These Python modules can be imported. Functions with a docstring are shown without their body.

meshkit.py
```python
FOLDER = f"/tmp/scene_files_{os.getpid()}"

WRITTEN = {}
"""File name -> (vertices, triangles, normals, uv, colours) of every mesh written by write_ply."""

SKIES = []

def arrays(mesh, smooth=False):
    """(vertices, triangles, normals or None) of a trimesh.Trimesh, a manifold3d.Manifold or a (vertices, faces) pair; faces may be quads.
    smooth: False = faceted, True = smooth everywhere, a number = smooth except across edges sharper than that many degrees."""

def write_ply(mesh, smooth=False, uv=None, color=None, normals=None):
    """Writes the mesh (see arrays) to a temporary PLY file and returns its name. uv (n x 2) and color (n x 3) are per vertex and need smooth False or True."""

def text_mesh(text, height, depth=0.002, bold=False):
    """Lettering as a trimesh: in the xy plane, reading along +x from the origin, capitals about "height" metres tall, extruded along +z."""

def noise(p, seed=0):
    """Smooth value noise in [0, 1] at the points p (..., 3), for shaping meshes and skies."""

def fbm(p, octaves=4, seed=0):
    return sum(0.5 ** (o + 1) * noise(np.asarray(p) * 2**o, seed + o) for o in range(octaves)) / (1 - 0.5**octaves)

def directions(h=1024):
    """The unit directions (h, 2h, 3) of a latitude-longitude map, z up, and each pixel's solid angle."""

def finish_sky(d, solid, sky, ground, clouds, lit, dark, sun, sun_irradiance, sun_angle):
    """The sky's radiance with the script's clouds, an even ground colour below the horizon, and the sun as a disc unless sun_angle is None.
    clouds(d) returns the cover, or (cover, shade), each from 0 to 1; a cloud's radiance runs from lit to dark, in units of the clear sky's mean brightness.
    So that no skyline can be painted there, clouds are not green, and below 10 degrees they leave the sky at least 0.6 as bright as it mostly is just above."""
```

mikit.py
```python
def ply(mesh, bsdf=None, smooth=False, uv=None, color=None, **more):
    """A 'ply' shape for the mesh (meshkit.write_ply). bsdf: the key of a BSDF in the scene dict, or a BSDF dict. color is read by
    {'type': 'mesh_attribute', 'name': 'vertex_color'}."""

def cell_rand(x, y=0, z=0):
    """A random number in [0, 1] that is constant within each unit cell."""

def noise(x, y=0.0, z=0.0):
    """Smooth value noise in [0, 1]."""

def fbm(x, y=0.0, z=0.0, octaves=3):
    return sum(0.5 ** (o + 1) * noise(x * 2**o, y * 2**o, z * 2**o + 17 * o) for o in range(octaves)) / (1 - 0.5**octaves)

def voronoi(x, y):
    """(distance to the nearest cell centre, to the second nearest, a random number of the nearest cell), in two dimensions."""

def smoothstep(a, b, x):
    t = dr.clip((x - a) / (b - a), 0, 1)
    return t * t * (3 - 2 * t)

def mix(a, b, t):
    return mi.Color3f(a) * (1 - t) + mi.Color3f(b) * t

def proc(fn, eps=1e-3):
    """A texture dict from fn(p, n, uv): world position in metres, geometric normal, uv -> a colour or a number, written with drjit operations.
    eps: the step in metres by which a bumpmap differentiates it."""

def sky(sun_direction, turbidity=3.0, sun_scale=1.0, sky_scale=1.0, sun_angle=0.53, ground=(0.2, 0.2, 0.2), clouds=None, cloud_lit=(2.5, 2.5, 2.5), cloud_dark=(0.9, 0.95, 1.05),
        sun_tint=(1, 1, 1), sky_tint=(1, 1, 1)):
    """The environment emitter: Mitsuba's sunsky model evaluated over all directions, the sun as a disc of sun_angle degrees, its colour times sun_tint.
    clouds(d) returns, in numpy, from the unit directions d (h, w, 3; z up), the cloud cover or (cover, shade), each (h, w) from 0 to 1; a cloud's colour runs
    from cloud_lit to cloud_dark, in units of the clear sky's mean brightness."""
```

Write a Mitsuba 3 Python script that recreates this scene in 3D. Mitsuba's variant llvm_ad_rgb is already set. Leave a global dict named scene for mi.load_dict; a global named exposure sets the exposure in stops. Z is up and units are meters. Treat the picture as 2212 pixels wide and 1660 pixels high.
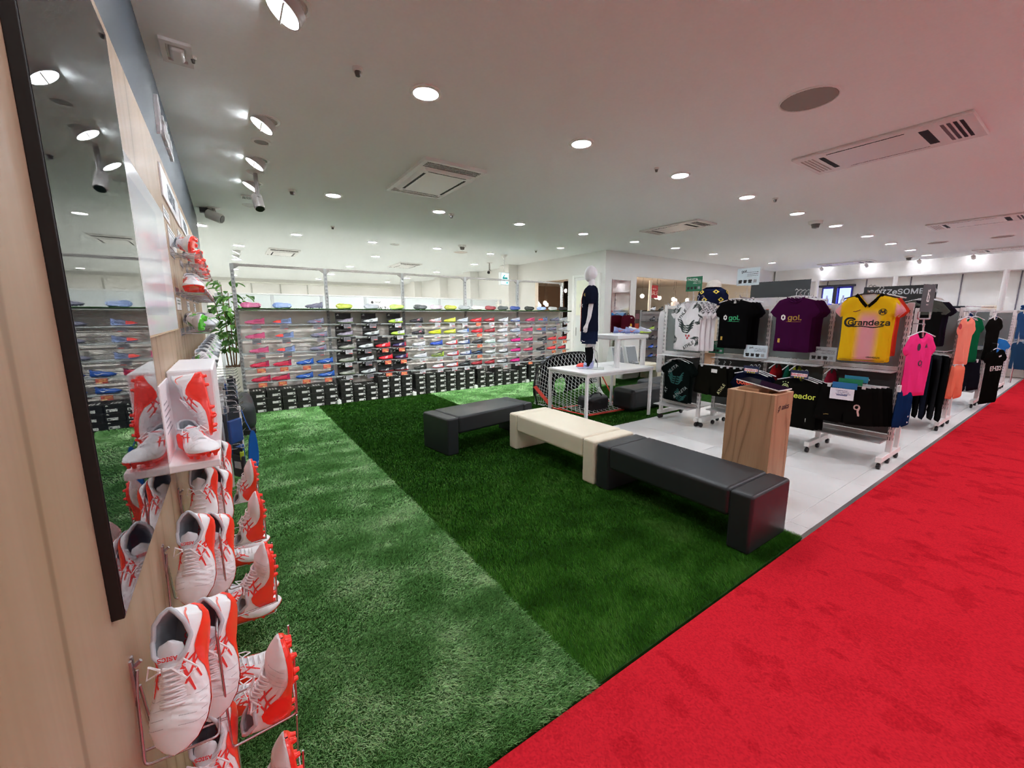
import math, random
import numpy as np, trimesh, mitsuba as mi, drjit as dr, mikit, meshkit
import manifold3d as m3
from shapely.geometry import Polygon, LineString, Point
from shapely import affinity
from shapely.ops import unary_union
T = mi.ScalarTransform4f
PI = math.pi
rng = np.random.default_rng(7)
random.seed(7)
scene, labels = {}, {}

# ------------------------------------------------------------------ camera, light, exposure
YAW, PITCH, FPX, EYE = math.radians(34.597), math.radians(9.584), 881.25, 1.5
FWD = np.array([math.sin(YAW) * math.cos(PITCH), math.cos(YAW) * math.cos(PITCH), -math.sin(PITCH)])
scene['camera'] = {'type': 'perspective', 'fov': math.degrees(2 * math.atan(1106 / FPX)), 'fov_axis': 'x', 'near_clip': 0.02, 'far_clip': 100.0,
                   'to_world': T().look_at(origin=[0, 0, EYE], target=[float(c) for c in np.array([0, 0, EYE]) + FWD], up=[0, 0, 1])}
exposure = 1.95
LAMP = 46.0          # radiance of a ceiling downlight
LAMP_FAR = 40.0      # the brighter lamps of the white hall behind the shoe wall
WASH = 27.0          # adjustable lamps along the left wall
BEAM = 5.2           # beams turned to the shoe wall
CEIL = 2.95
WALLX = -0.227
# the shop's lamps stand in the ceiling grid below (downlight); there is no daylight

# ------------------------------------------------------------------ helpers
def srgb(c):
    if isinstance(c, str): c = tuple(int(c[i:i + 2], 16) for i in (0, 2, 4))
    c = np.array(c, float) / 255
    return np.where(c <= .04045, c / 12.92, ((c + .055) / 1.055) ** 2.4)
def rgbd(c): return {'type': 'rgb', 'value': [float(v) for v in srgb(c)]}
def code(c, r):
    """A plain colour (sRGB) and roughness as one uv pair, so that all plain parts share one BSDF."""
    if isinstance(c, str): c = tuple(int(c[i:i + 2], 16) for i in (0, 2, 4))
    return (c[0] * 256 + c[1] + .5) / 65536, (c[2] * 256 + int(r * 255) + .5) / 65536
def _dec(v):
    a = dr.floor(v * 65536); hi = dr.floor(a / 256); return hi / 255, (a - hi * 256) / 255
def _lin(c): return dr.select(c <= .04045, c / 12.92, dr.power((c + .055) / 1.055, 2.4))
def paint_color(p, n, uv):
    r, g = _dec(uv.x); b, _ = _dec(uv.y)
    return mi.Color3f(_lin(r), _lin(g), _lin(b))
def paint_rough(p, n, uv): return dr.maximum(_dec(uv.y)[1], .05)
_tex = mikit.proc(paint_color)
scene['paint'] = {'type': 'twosided', 'b': {'type': 'principled', 'base_color': _tex, 'roughness': mikit.proc(paint_rough), 'specular': .5}}
def weave(p, n, uv): return mikit.noise(p.x * 500, p.y * 500, p.z * 500)
scene['cloth'] = {'type': 'twosided', 'b': {'type': 'diffuse', 'reflectance': _tex}}
scene['chrome'] = {'type': 'twosided', 'b': {'type': 'roughconductor', 'material': 'Cr', 'alpha': .12, 'distribution': 'ggx'}}
scene['steel'] = {'type': 'twosided', 'b': {'type': 'principled', 'base_color': rgbd('b9b9b8'), 'metallic': .85, 'roughness': .35}}
scene['glass'] = {'type': 'thindielectric', 'int_ior': 1.5}
scene['mirror'] = {'type': 'twosided', 'b': {'type': 'conductor', 'material': 'Ag', 'specular_reflectance': {'type': 'rgb', 'value': [.8, .82, .82]}}}

def put(key, mesh, mat='paint', color='ffffff', rough=.5, smooth=35, xf=None, **more):
    v, f, n = meshkit.arrays(mesh, smooth)
    if xf is not None:
        M = np.asarray(xf, float); v = v @ M[:3, :3].T + M[:3, 3]
        if n is not None:
            n = n @ np.linalg.inv(M[:3, :3]); n /= np.linalg.norm(n, axis=1, keepdims=True) + 1e-20
        if np.linalg.det(M[:3, :3]) < 0: f = f[:, ::-1]
    uv = np.tile(code(color, rough), (len(v), 1)) if mat in ('paint', 'cloth') else more.pop('uv', None)
    if n is None:   # faceted: split the faces so that every shape carries normals
        v = v[f].reshape(-1, 3); f = np.arange(len(v)).reshape(-1, 3)
        n = np.repeat(np.cross(v[1::3] - v[::3], v[2::3] - v[::3]), 3, 0); n /= np.linalg.norm(n, axis=1, keepdims=True) + 1e-20
        uv = np.tile(code(color, rough), (len(v), 1)) if mat in ('paint', 'cloth') else None
    d = {'type': 'ply', 'filename': meshkit.write_ply((v, f), False, uv, None, normals=n), 'face_normals': False, 'bsdf': {'type': 'ref', 'id': mat}, **more}
    scene[key] = d
    return key

_used = {}
def fresh(base):
    k = _used.get(base); _used[base] = 0 if k is None else k + 1
    return base if k is None else f'{base}_{k + 1:03d}'
def thing(name, label, cat, group=None):
    k = fresh(name)
    labels[k] = {'label': label, 'category': cat}
    if group: labels[k]['group'] = group
    return k
def part(parent, name, mesh, mat='paint', color='ffffff', rough=.5, smooth=35, xf=None, label=None, stuff=False, **more):
    k = fresh(parent + '__' + name)
    put(k, mesh, mat, color, rough, smooth, xf, **more)
    if label or stuff:
        labels[k] = {}
        if label: labels[k]['label'] = label
        if stuff: labels[k]['kind'] = 'stuff'
    return k
def struct(name, mesh, mat='paint', color='ffffff', rough=.5, smooth=35, label=None, **more):
    k = fresh(name); put(k, mesh, mat, color, rough, smooth, **more)
    labels[k] = {'label': label or name.replace('_', ' '), 'kind': 'structure'}
    return k

# ------------------------------------------------------------------ shapes
def cat(*ms): return trimesh.util.concatenate([m for m in ms if m is not None])
def box(x0, x1, y0, y1, z0, z1, b=0.0):
    lo, hi = np.array([x0, y0, z0], float), np.array([x1, y1, z1], float)
    if b <= 0:
        m = trimesh.creation.box(hi - lo); m.apply_translation((lo + hi) / 2); return m
    b = min(b, .45 * (hi - lo).min()); P = []
    for sx in (0, 1):
        for sy in (0, 1):
            for sz in (0, 1):
                c = np.array([(lo, hi)[s][i] for i, s in enumerate((sx, sy, sz))]); d = np.array([b if s == 0 else -b for s in (sx, sy, sz)])
                for k in range(3):
                    q = c + d; q[k] = c[k]; P.append(q)
    return trimesh.convex.convex_hull(np.array(P))
def m3mesh(M):
    q = M.to_mesh(); return trimesh.Trimesh(q.vert_properties[:, :3], q.tri_verts, process=False)
def rbox(x0, x1, y0, y1, z0, z1, r, seg=24):
    s = m3.Manifold.sphere(r, seg)
    return m3mesh(m3.Manifold.batch_hull([s.translate([x, y, z]) for x in (x0 + r, x1 - r) for y in (y0 + r, y1 - r) for z in (z0 + r, z1 - r)]))
def tube(pts, r, n=8, closed=False, caps=True):
    p = np.asarray(pts, float); N = len(p)
    r = np.broadcast_to(r, (N,))
    t = (np.roll(p, -1, 0) - np.roll(p, 1, 0)) if closed else np.gradient(p, axis=0)
    t /= np.linalg.norm(t, axis=1, keepdims=True) + 1e-12
    a = np.zeros_like(p); ref = np.array([0, 0, 1.]) if abs(t[0, 2]) < .9 else np.array([1., 0, 0])
    u = np.cross(t[0], ref); u /= np.linalg.norm(u)
    for i in range(N):
        u = u - t[i] * (u @ t[i]); u /= np.linalg.norm(u) + 1e-12; a[i] = u
    b = np.cross(t, a); ang = np.arange(n) * 2 * PI / n
    v = p[:, None] + r[:, None, None] * (np.cos(ang)[None, :, None] * a[:, None] + np.sin(ang)[None, :, None] * b[:, None])
    F = []
    M = N if closed else N - 1
    i, j = np.meshgrid(np.arange(M), np.arange(n), indexing='ij'); i2 = (i + 1) % N; j2 = (j + 1) % n
    q = np.stack([i * n + j, i * n + j2, i2 * n + j2, i2 * n + j], -1).reshape(-1, 4)
    F = np.vstack([q[:, [0, 1, 2]], q[:, [0, 2, 3]]]); v = v.reshape(-1, 3)
    if caps and not closed:
        k = len(v); v = np.vstack([v, p[:1], p[-1:]]); jj = np.arange(n)
        F = np.vstack([F, np.stack([jj * 0 + k, (jj + 1) % n, jj], 1), np.stack([jj * 0 + k + 1, (N - 1) * n + jj, (N - 1) * n + (jj + 1) % n], 1)])
    return trimesh.Trimesh(v, F, process=False)
def bend(pts, r=.012, seg=4):
    """A polyline with its corners rounded."""
    p = [np.asarray(q, float) for q in pts]; out = [p[0]]
    for a, b, c in zip(p[:-2], p[1:-1], p[2:]):
        la, lc = np.linalg.norm(a - b), np.linalg.norm(c - b); k = min(r, la * .45, lc * .45)
        s, e = b + (a - b) / la * k, b + (c - b) / lc * k
        for u in np.linspace(0, 1, seg): out.append((1 - u) ** 2 * s + 2 * u * (1 - u) * b + u * u * e)
    out.append(p[-1]); return np.array(out)
def cyl(p0, p1, r, n=16, r1=None):
    return tube([p0, p1], [r, r if r1 is None else r1], n)
def lathe(prof, n=32, c=(0, 0, 0)):
    m = trimesh.creation.revolve(np.array(prof, float), sections=n); m.apply_translation(c); return m
def extrude(poly, h, z=0):
    m = cat(*[trimesh.creation.extrude_polygon(g, h, engine='earcut') for g in getattr(poly, 'geoms', [poly]) if g.area > 1e-9]); m.apply_translation([0, 0, z]); return m
def grid(nu, nv, fn):
    u, v = np.meshgrid(np.linspace(0, 1, nu), np.linspace(0, 1, nv), indexing='ij')
    P = fn(u, v).reshape(-1, 3); i, j = np.meshgrid(np.arange(nu - 1), np.arange(nv - 1), indexing='ij')
    q = np.stack([i * nv + j, (i + 1) * nv + j, (i + 1) * nv + j + 1, i * nv + j + 1], -1).reshape(-1, 4)
    return trimesh.Trimesh(P, np.vstack([q[:, [0, 1, 2]], q[:, [0, 2, 3]]]), process=False)
def frame(o, x, y, z=None):
    """4x4 with columns x, y, z (made orthonormal) and origin o."""
    x = np.asarray(x, float); x = x / np.linalg.norm(x); y = np.asarray(y, float); y = y - x * (x @ y); y /= np.linalg.norm(y)
    M = np.eye(4); M[:3, 0], M[:3, 1], M[:3, 2], M[:3, 3] = x, y, np.cross(x, y), o; return M
def move(m, M): m = m.copy(); m.apply_transform(M); return m
def letters(t, h, depth=.002, bold=False, center=True):
    m = meshkit.text_mesh(t, h, depth, bold)
    if center: m.apply_translation([-(m.bounds[0, 0] + m.bounds[1, 0]) / 2, -h / 2, 0])
    return m
def ribbon(pts, w, depth=.002):
    """A flat stroke in the xy plane, extruded."""
    return extrude(LineString(pts).buffer(w / 2, cap_style=2, join_style=1, quad_segs=3), depth)
# ------------------------------------------------------------------ the setting: materials
def mat_wood(c1, c2, c3, axis, sc=1.0, rough=.45, lines=.3):
    A, B, C = srgb(c1), srgb(c2), srgb(c3)
    def fn(p, n, uv):
        a = p.y + p.x * .73; z = p.z
        w = mikit.fbm(a * 3.1 * sc, z * .55 * sc, p.x * 2, 3)
        ring = dr.sin((a * 16 * sc + w * 9 + mikit.noise(a * 2 * sc, z * .4 * sc) * 6) * 2.2)
        fine = mikit.noise(a * 150 * sc, z * 5 * sc, p.x * 90)
        t = dr.clip(.45 + .22 * ring + .5 * (w - .5), 0, 1)
        col = mikit.mix(mi.Color3f(*map(float, A)), mi.Color3f(*map(float, B)), t)
        line = mikit.smoothstep(.80, 1.0, ring) * mikit.smoothstep(.35, .7, mikit.noise(a * 5 * sc, z * .9 * sc, 3.0))
        return mikit.mix(col, mi.Color3f(*map(float, C)), line * lines + .16 * fine)
    return {'type': 'twosided', 'b': {'type': 'principled', 'base_color': mikit.proc(fn), 'roughness': rough, 'specular': .4}}
scene['wood_wall'] = mat_wood('af967e', '9e8468', '7c644c', 'z', 1.0, .45, .5)
scene['wood_plinth'] = mat_wood('b3906f', '9f7b5c', '785638', 'z', 2.2, .5, .5)
def carpet_col(p, n, uv):
    b = mikit.fbm(p.x * 4.2, p.y * 4.2, 0, 4); s = mikit.fbm(p.x * 11 + 4, p.y * 8, 2, 3); f = mikit.noise(p.x * 170, p.y * 170)
    t = mikit.smoothstep(.55, .72, b) * .16 + mikit.smoothstep(.60, .72, s) * .30 + .5 * (f - .5)
    return mikit.mix(mi.Color3f(.73, .024, .040), mi.Color3f(.40, .007, .014), dr.clip(t + .12, 0, 1))
def carpet_h(p, n, uv): return .5 * mikit.noise(p.x * 260, p.y * 260) + .5 * mikit.noise(p.x * 110, p.y * 110)
scene['red_pile'] = {'type': 'twosided', 'b': {'type': 'bumpmap', 'arbitrary': {**mikit.proc(carpet_h, 8e-4)}, 'scale': .006, 'bsdf': {'type': 'diffuse', 'reflectance': mikit.proc(carpet_col)}}}
def ceil_col(p, n, uv): return mi.Color3f(.83, .855, .845) * (.985 + .03 * mikit.noise(p.x * 90, p.y * 90))
scene['ceiling_paint'] = {'type': 'twosided', 'b': {'type': 'diffuse', 'reflectance': mikit.proc(ceil_col)}}
scene['white_wall'] = {'type': 'twosided', 'b': {'type': 'diffuse', 'reflectance': rgbd('e2e0dc')}}
scene['grey_wall'] = {'type': 'twosided', 'b': {'type': 'principled', 'base_color': rgbd('343a42'), 'roughness': .5, 'specular': .5}}
def tile_col(p, n, uv): return mi.Color3f(.80, .80, .79) * (.94 + .1 * mikit.fbm(p.x * 3, p.y * 3, 1, 3))
scene['floor_tile'] = {'type': 'twosided', 'b': {'type': 'principled', 'base_color': mikit.proc(tile_col), 'roughness': .22, 'specular': .5}}
def turf_base(p, n, uv): return mikit.mix(mi.Color3f(.012, .04, .008), mi.Color3f(.03, .085, .02), mikit.fbm(p.x * 40, p.y * 40, 0, 2))
scene['turf_backing'] = {'type': 'twosided', 'b': {'type': 'diffuse', 'reflectance': mikit.proc(turf_base)}}

# ------------------------------------------------------------------ the setting: shell
struct('ceiling', box(-7, 16.2, -5.2, 20.2, CEIL, CEIL + .1), 'ceiling_paint', label='white painted shop ceiling with recessed lamps')
struct('floor', box(-7, 16.2, -5.2, 20.2, -.12, -.012), 'floor_tile', label='pale screed floor under the coverings')
TS = .6285
for i in range(-1, 21):
    for j in range(0, 6):
        x0, y0 = 3.27 + TS * i, 1.144 + TS * (j - 1)
        x1, y1 = x0 + TS, y0 + TS
        x0, y0, y1 = max(x0, 3.07), max(y0, 1.0), min(y1, 3.68)
        if x1 > 15.7 or y1 - y0 < .02 or x1 - x0 < .02: continue
        if x0 > 9 and j > 3: continue
        part('floor', 'tile', box(x0 + .0015, x1 - .0015, y0 + .0015, y1 - .0015, -.012, 0, .0012), 'floor_tile', smooth=False)
for i in range(4):       # beyond the racks the tiled floor goes on behind the wall block's shoe rack
    part('floor', 'tile', box(9.3 + 1.55 * i, 9.3 + 1.55 * (i + 1) - .003, 3.05, 6.6, -.012, -.001), 'floor_tile', smooth=False)
for i in range(11):
    for j in range(2): part('floor', 'tile', box(-1.3 + 1.55 * i, -1.3 + 1.55 * (i + 1) - .003, -5.2 + 1.65 * j, -5.2 + 1.65 * (j + 1) - .003, -.012, -.001), 'floor_tile', smooth=False)
struct('trim_1', box(3.05, 15.6, .975, 1.008, -.01, .006, .002), 'steel', label='thin metal edge strip between white tiles and red carpet')
def carpet_z(x, y): return .010 + .004 * np.sin(x * 3 + y) * 0
struct('floor_carpet', box(-1.3, 15.6, -1.9, .975, -.012, .014, .004), 'red_pile', label='bright red carpet aisle')

scene['grass'] = {'type': 'twosided', 'b': {'type': 'diffuse', 'reflectance': _tex}}
# artificial turf: rolls two metres wide
def turf(name, x0, x1, y0, y1, z, label):
    return struct(name, box(x0, x1, y0, y1, -.012, z), 'turf_backing', label=label)
t_light = turf('floor_turf', -.22, 1.09, .985, 7.9, .012, 'pale green artificial turf strip along the wooden wall')
t_dark = turf('floor_turf', 1.09, 3.07, .985, 7.9, .012, 'dark green artificial turf strip under the benches')
t_dark2 = turf('floor_turf', 3.07, 9.2, 3.68, 5.9, .012, 'dark green artificial turf strip under the display table')
t_light2 = turf('floor_turf', 3.07, 9.2, 5.9, 7.9, .012, 'pale green artificial turf strip in front of the shoe boxes')
struct('floor_turf', box(-6.8, 9.2, 7.9, 20, -.012, .0), 'floor_tile', label='white floor of the hall behind the shoe wall')

GPAL_L = ['5a8c4a', '699e5a', '80b76f', 'a2d18d', 'c4e6ae', '518241', '457238', '75a864']
GPAL_D = ['244c13', '2d5a19', '38681f', '21410b', '457328', '1b390c', '31621b', '537e37']
def blades(parent, x0, x1, y0, y1, per_m2, h, w, pal, lean, spread, seed):
    r = np.random.default_rng(seed); n = int((x1 - x0) * (y1 - y0) * per_m2)
    x, y = r.uniform(x0, x1, n), r.uniform(y0, y1, n)
    q = meshkit.fbm(np.stack([x * 4.2, y * 6.0, x * 0], 1), 3, seed)        # nap: the pile lies this way or that
    ang = r.uniform(0, 2 * PI, n); hh = h * r.uniform(.6, 1.15, n)
    lx = lean[0] * (.3 + 1.6 * q) + spread * np.cos(ang); ly = lean[1] * (.3 + 1.6 * q) + spread * np.sin(ang)
    fa = r.uniform(0, PI, n); wx, wy = np.cos(fa) * w / 2, np.sin(fa) * w / 2
    z0 = np.full(n, .008)
    P = np.stack([np.stack([x - wx, y - wy, z0], 1), np.stack([x + wx, y + wy, z0], 1),
                  np.stack([x - wx * .8 + lx * hh * .45, y - wy * .8 + ly * hh * .45, z0 + hh * .6], 1), np.stack([x + wx * .8 + lx * hh * .45, y + wy * .8 + ly * hh * .45, z0 + hh * .6], 1),
                  np.stack([x + lx * hh * 1.05, y + ly * hh * 1.05, z0 + hh * .95], 1)], 1)
    f = np.array([[0, 1, 3], [0, 3, 2], [2, 3, 4]]); F = (np.arange(n)[:, None, None] * 5 + f[None]).reshape(-1, 3)
    nl = np.stack([lx * .5 + r.normal(0, .25, n), ly * .5 + r.normal(0, .25, n), np.ones(n)], 1); nl /= np.linalg.norm(nl, axis=1, keepdims=True)
    k = np.clip((q * 1.45 - .2 + r.normal(0, .2, n)), 0, .999) * len(pal)
    uvp = np.array([code(c, .55) for c in pal])[k.astype(int)]
    key = fresh(parent + '__grass_blades')
    scene[key] = {'type': 'ply', 'filename': meshkit.write_ply((P.reshape(-1, 3), F), False, np.repeat(uvp, 5, 0), None, normals=np.repeat(nl, 5, 0)), 'face_normals': False, 'bsdf': {'type': 'ref', 'id': 'grass'}}
    labels[key] = {'kind': 'stuff'}
PL = sorted(GPAL_L, key=lambda c: int(c[2:4], 16)); PD = sorted(GPAL_D, key=lambda c: int(c[2:4], 16))
for (a, b, d, w_) in ((.985, 1.8, 70000, .0022), (1.8, 3.0, 42000, .003), (3.0, 4.8, 20000, .0045), (4.8, 7.3, 9000, .007)):
    blades(t_light, -.2, 1.10, a, b, d, .022, w_, PL, (.1, -.75), .55, 11)
    blades(t_dark, 1.10, 3.08, a, b, d * .8, .02, w_, PD, (.1, .75), .5, 12)
blades(t_dark2, 3.08, 6.6, 3.68, 5.9, 7000, .02, .007, PD, (.5, .2), .5, 13)
blades(t_light2, 3.08, 6.9, 5.9, 7.3, 7000, .022, .008, PL, (-.5, -.2), .5, 14)

# walls
struct('wall_left', box(WALLX - .06, WALLX, -1.2, 6.0, -.01, 2.385), 'wood_wall', label='pale maple veneer display wall along the left')
struct('wall_left', box(WALLX - .06, WALLX - .012, 6.0, 8.6, -.01, 2.385), 'white_wall', label='white end of the left wall beyond the wooden display wall')
struct('wall_left', box(WALLX - .06, WALLX - .004, -1.2, 7.9, 2.385, CEIL), 'grey_wall', label='grey satin band above the wooden display wall')
struct('wall_near', box(-1.4, 16.2, -5.3, -5.2, 0, CEIL), 'white_wall', label='white wall behind the camera')
struct('wall_near', box(-1.4, WALLX - .06, -1.3, -1.2, 0, CEIL), 'white_wall', label='white return wall behind the display wall')
struct('wall_near', box(-1.5, -1.4, -5.2, -1.2, 0, CEIL), 'white_wall', label='white side wall behind the camera')
# the hall behind the shoe wall
struct('wall_far', box(-7, 7.2, 19.7, 19.8, 0, CEIL), 'white_wall', label='bright white end wall of the hall behind')
struct('wall_far', box(-7.1, -7, 8.5, 19.8, 0, CEIL), 'white_wall', label='white side wall of the hall behind')
struct('wall_far', box(-7, WALLX - .06, 8.5, 8.6, 0, CEIL), 'white_wall', label='white back of the display wall')
# white wall block on the right with door, mirror and openings
XW, YW = 7.17, 6.66
def wall_y(name, x0, x1, y0, y1, holes, label, mat='white_wall'):
    """A wall in the xz plane, y0..y1 thick, with rectangular holes (x0, x1, z0, z1)."""
    P = Polygon([(x0, 0), (x1, 0), (x1, CEIL), (x0, CEIL)])
    for h in holes: P = P.difference(Polygon([(h[0], h[2]), (h[1], h[2]), (h[1], h[3]), (h[0], h[3])]))
    m = extrude(P, y1 - y0); m.apply_transform(np.array([[1, 0, 0, 0], [0, 0, -1, y1], [0, 1, 0, 0], [0, 0, 0, 1.]])); return struct(name, m, mat, smooth=False, label=label)
def wall_x(name, y0, y1, x0, x1, holes, label, mat='white_wall'):
    P = Polygon([(y0, 0), (y1, 0), (y1, CEIL), (y0, CEIL)])
    for h in holes: P = P.difference(Polygon([(h[0], h[2]), (h[1], h[2]), (h[1], h[3]), (h[0], h[3])]))
    m = extrude(P, x1 - x0); m.apply_transform(np.array([[0, 0, 1, x0], [1, 0, 0, 0], [0, 1, 0, 0], [0, 0, 0, 1.]])); return struct(name, m, mat, smooth=False, label=label)
wall_y('wall_right', XW, 15.75, YW, YW + .12, [(8.27, 14.2, .02, 2.42)], 'white wall with the wide opening to the neighbouring shop')
wall_x('wall_right', YW + .12, 19.7, XW, XW + .12, [(7.9, 9.26, .9, 2.4)], 'white wall with the narrow opening beside the shoe wall')
struct('wall_back', box(15.72, 15.82, -5.2, 14, 0, CEIL), 'white_wall', label='white wall at the far end of the aisle')
struct('wall_back', box(15.3, 15.72, -5.2, 6.6, 2.555, CEIL), 'white_wall', label='white bulkhead above the wall shelves at the far end')
# neighbouring shop seen through the openings
scene['brown_wall'] = {'type': 'twosided', 'b': {'type': 'diffuse', 'reflectance': rgbd('8a7465')}}
struct('wall_shop', box(XW + .12, 15.72, 13.9, 14, 0, CEIL), 'brown_wall', label='brown back wall of the neighbouring shop')
struct('floor_shop', box(XW + .12, 15.72, YW + .12, 13.9, -.01, .004), 'brown_wall', label='brown floor of the neighbouring shop')
struct('ceiling_shop', box(XW + .12, 15.72, YW + .12, 13.9, 2.72, 2.78), 'paint', 'cac4be', .8, label='grey ceiling of the neighbouring shop')
# door, pilasters
d1 = struct('door_1', box(XW - .03, XW, 6.86, 7.62, .02, 2.4, .006), 'paint', 'e6e5e0', .5, label='white staff door beside the shoe wall')
part(d1, 'window', box(XW - .036, XW - .03, 6.98, 7.56, 1.5, 2.33, .002), 'paint', 'f3f2dc', .2)
part(d1, 'lower_panel', box(XW - .036, XW - .03, 6.98, 7.56, .12, 1.46, .002), 'paint', 'e4e6e2', .4)
part(d1, 'frame', cat(box(XW - .05, XW, 6.78, 6.86, .0, 2.46, .005), box(XW - .05, XW, 7.62, 7.70, .0, 2.46, .005), box(XW - .05, XW, 6.86, 7.62, 2.4, 2.46, .005)), 'paint', 'efeeea', .5)
part(d1, 'handle', cyl((XW - .07, 7.5, 1.0), (XW - .07, 7.5, 1.2), .012), 'steel')
for i, y in enumerate((10.1, 12.4, 14.8, 17.4)):
    struct(f'trim_{i + 2}', box(XW - .32, XW, y, y + .5, 0, CEIL - .001, .004), 'white_wall', label='white wall pilaster of the hall behind')
for i in range(9):
    x = -5.2 + 1.0 * i * 1.02
    struct(f'trim_{i + 6}', box(x - .02, x + .02, 19.66, 19.7, .1, 2.78), 'paint', 'a9a9a2', .6, label='grey upright of the shutter on the hall\'s end wall')
struct('trim_15', box(-6, 6.8, 19.62, 19.7, 2.76, 2.83), 'paint', 'd9d8d0', .6, label='shutter box along the hall\'s end wall')

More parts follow.
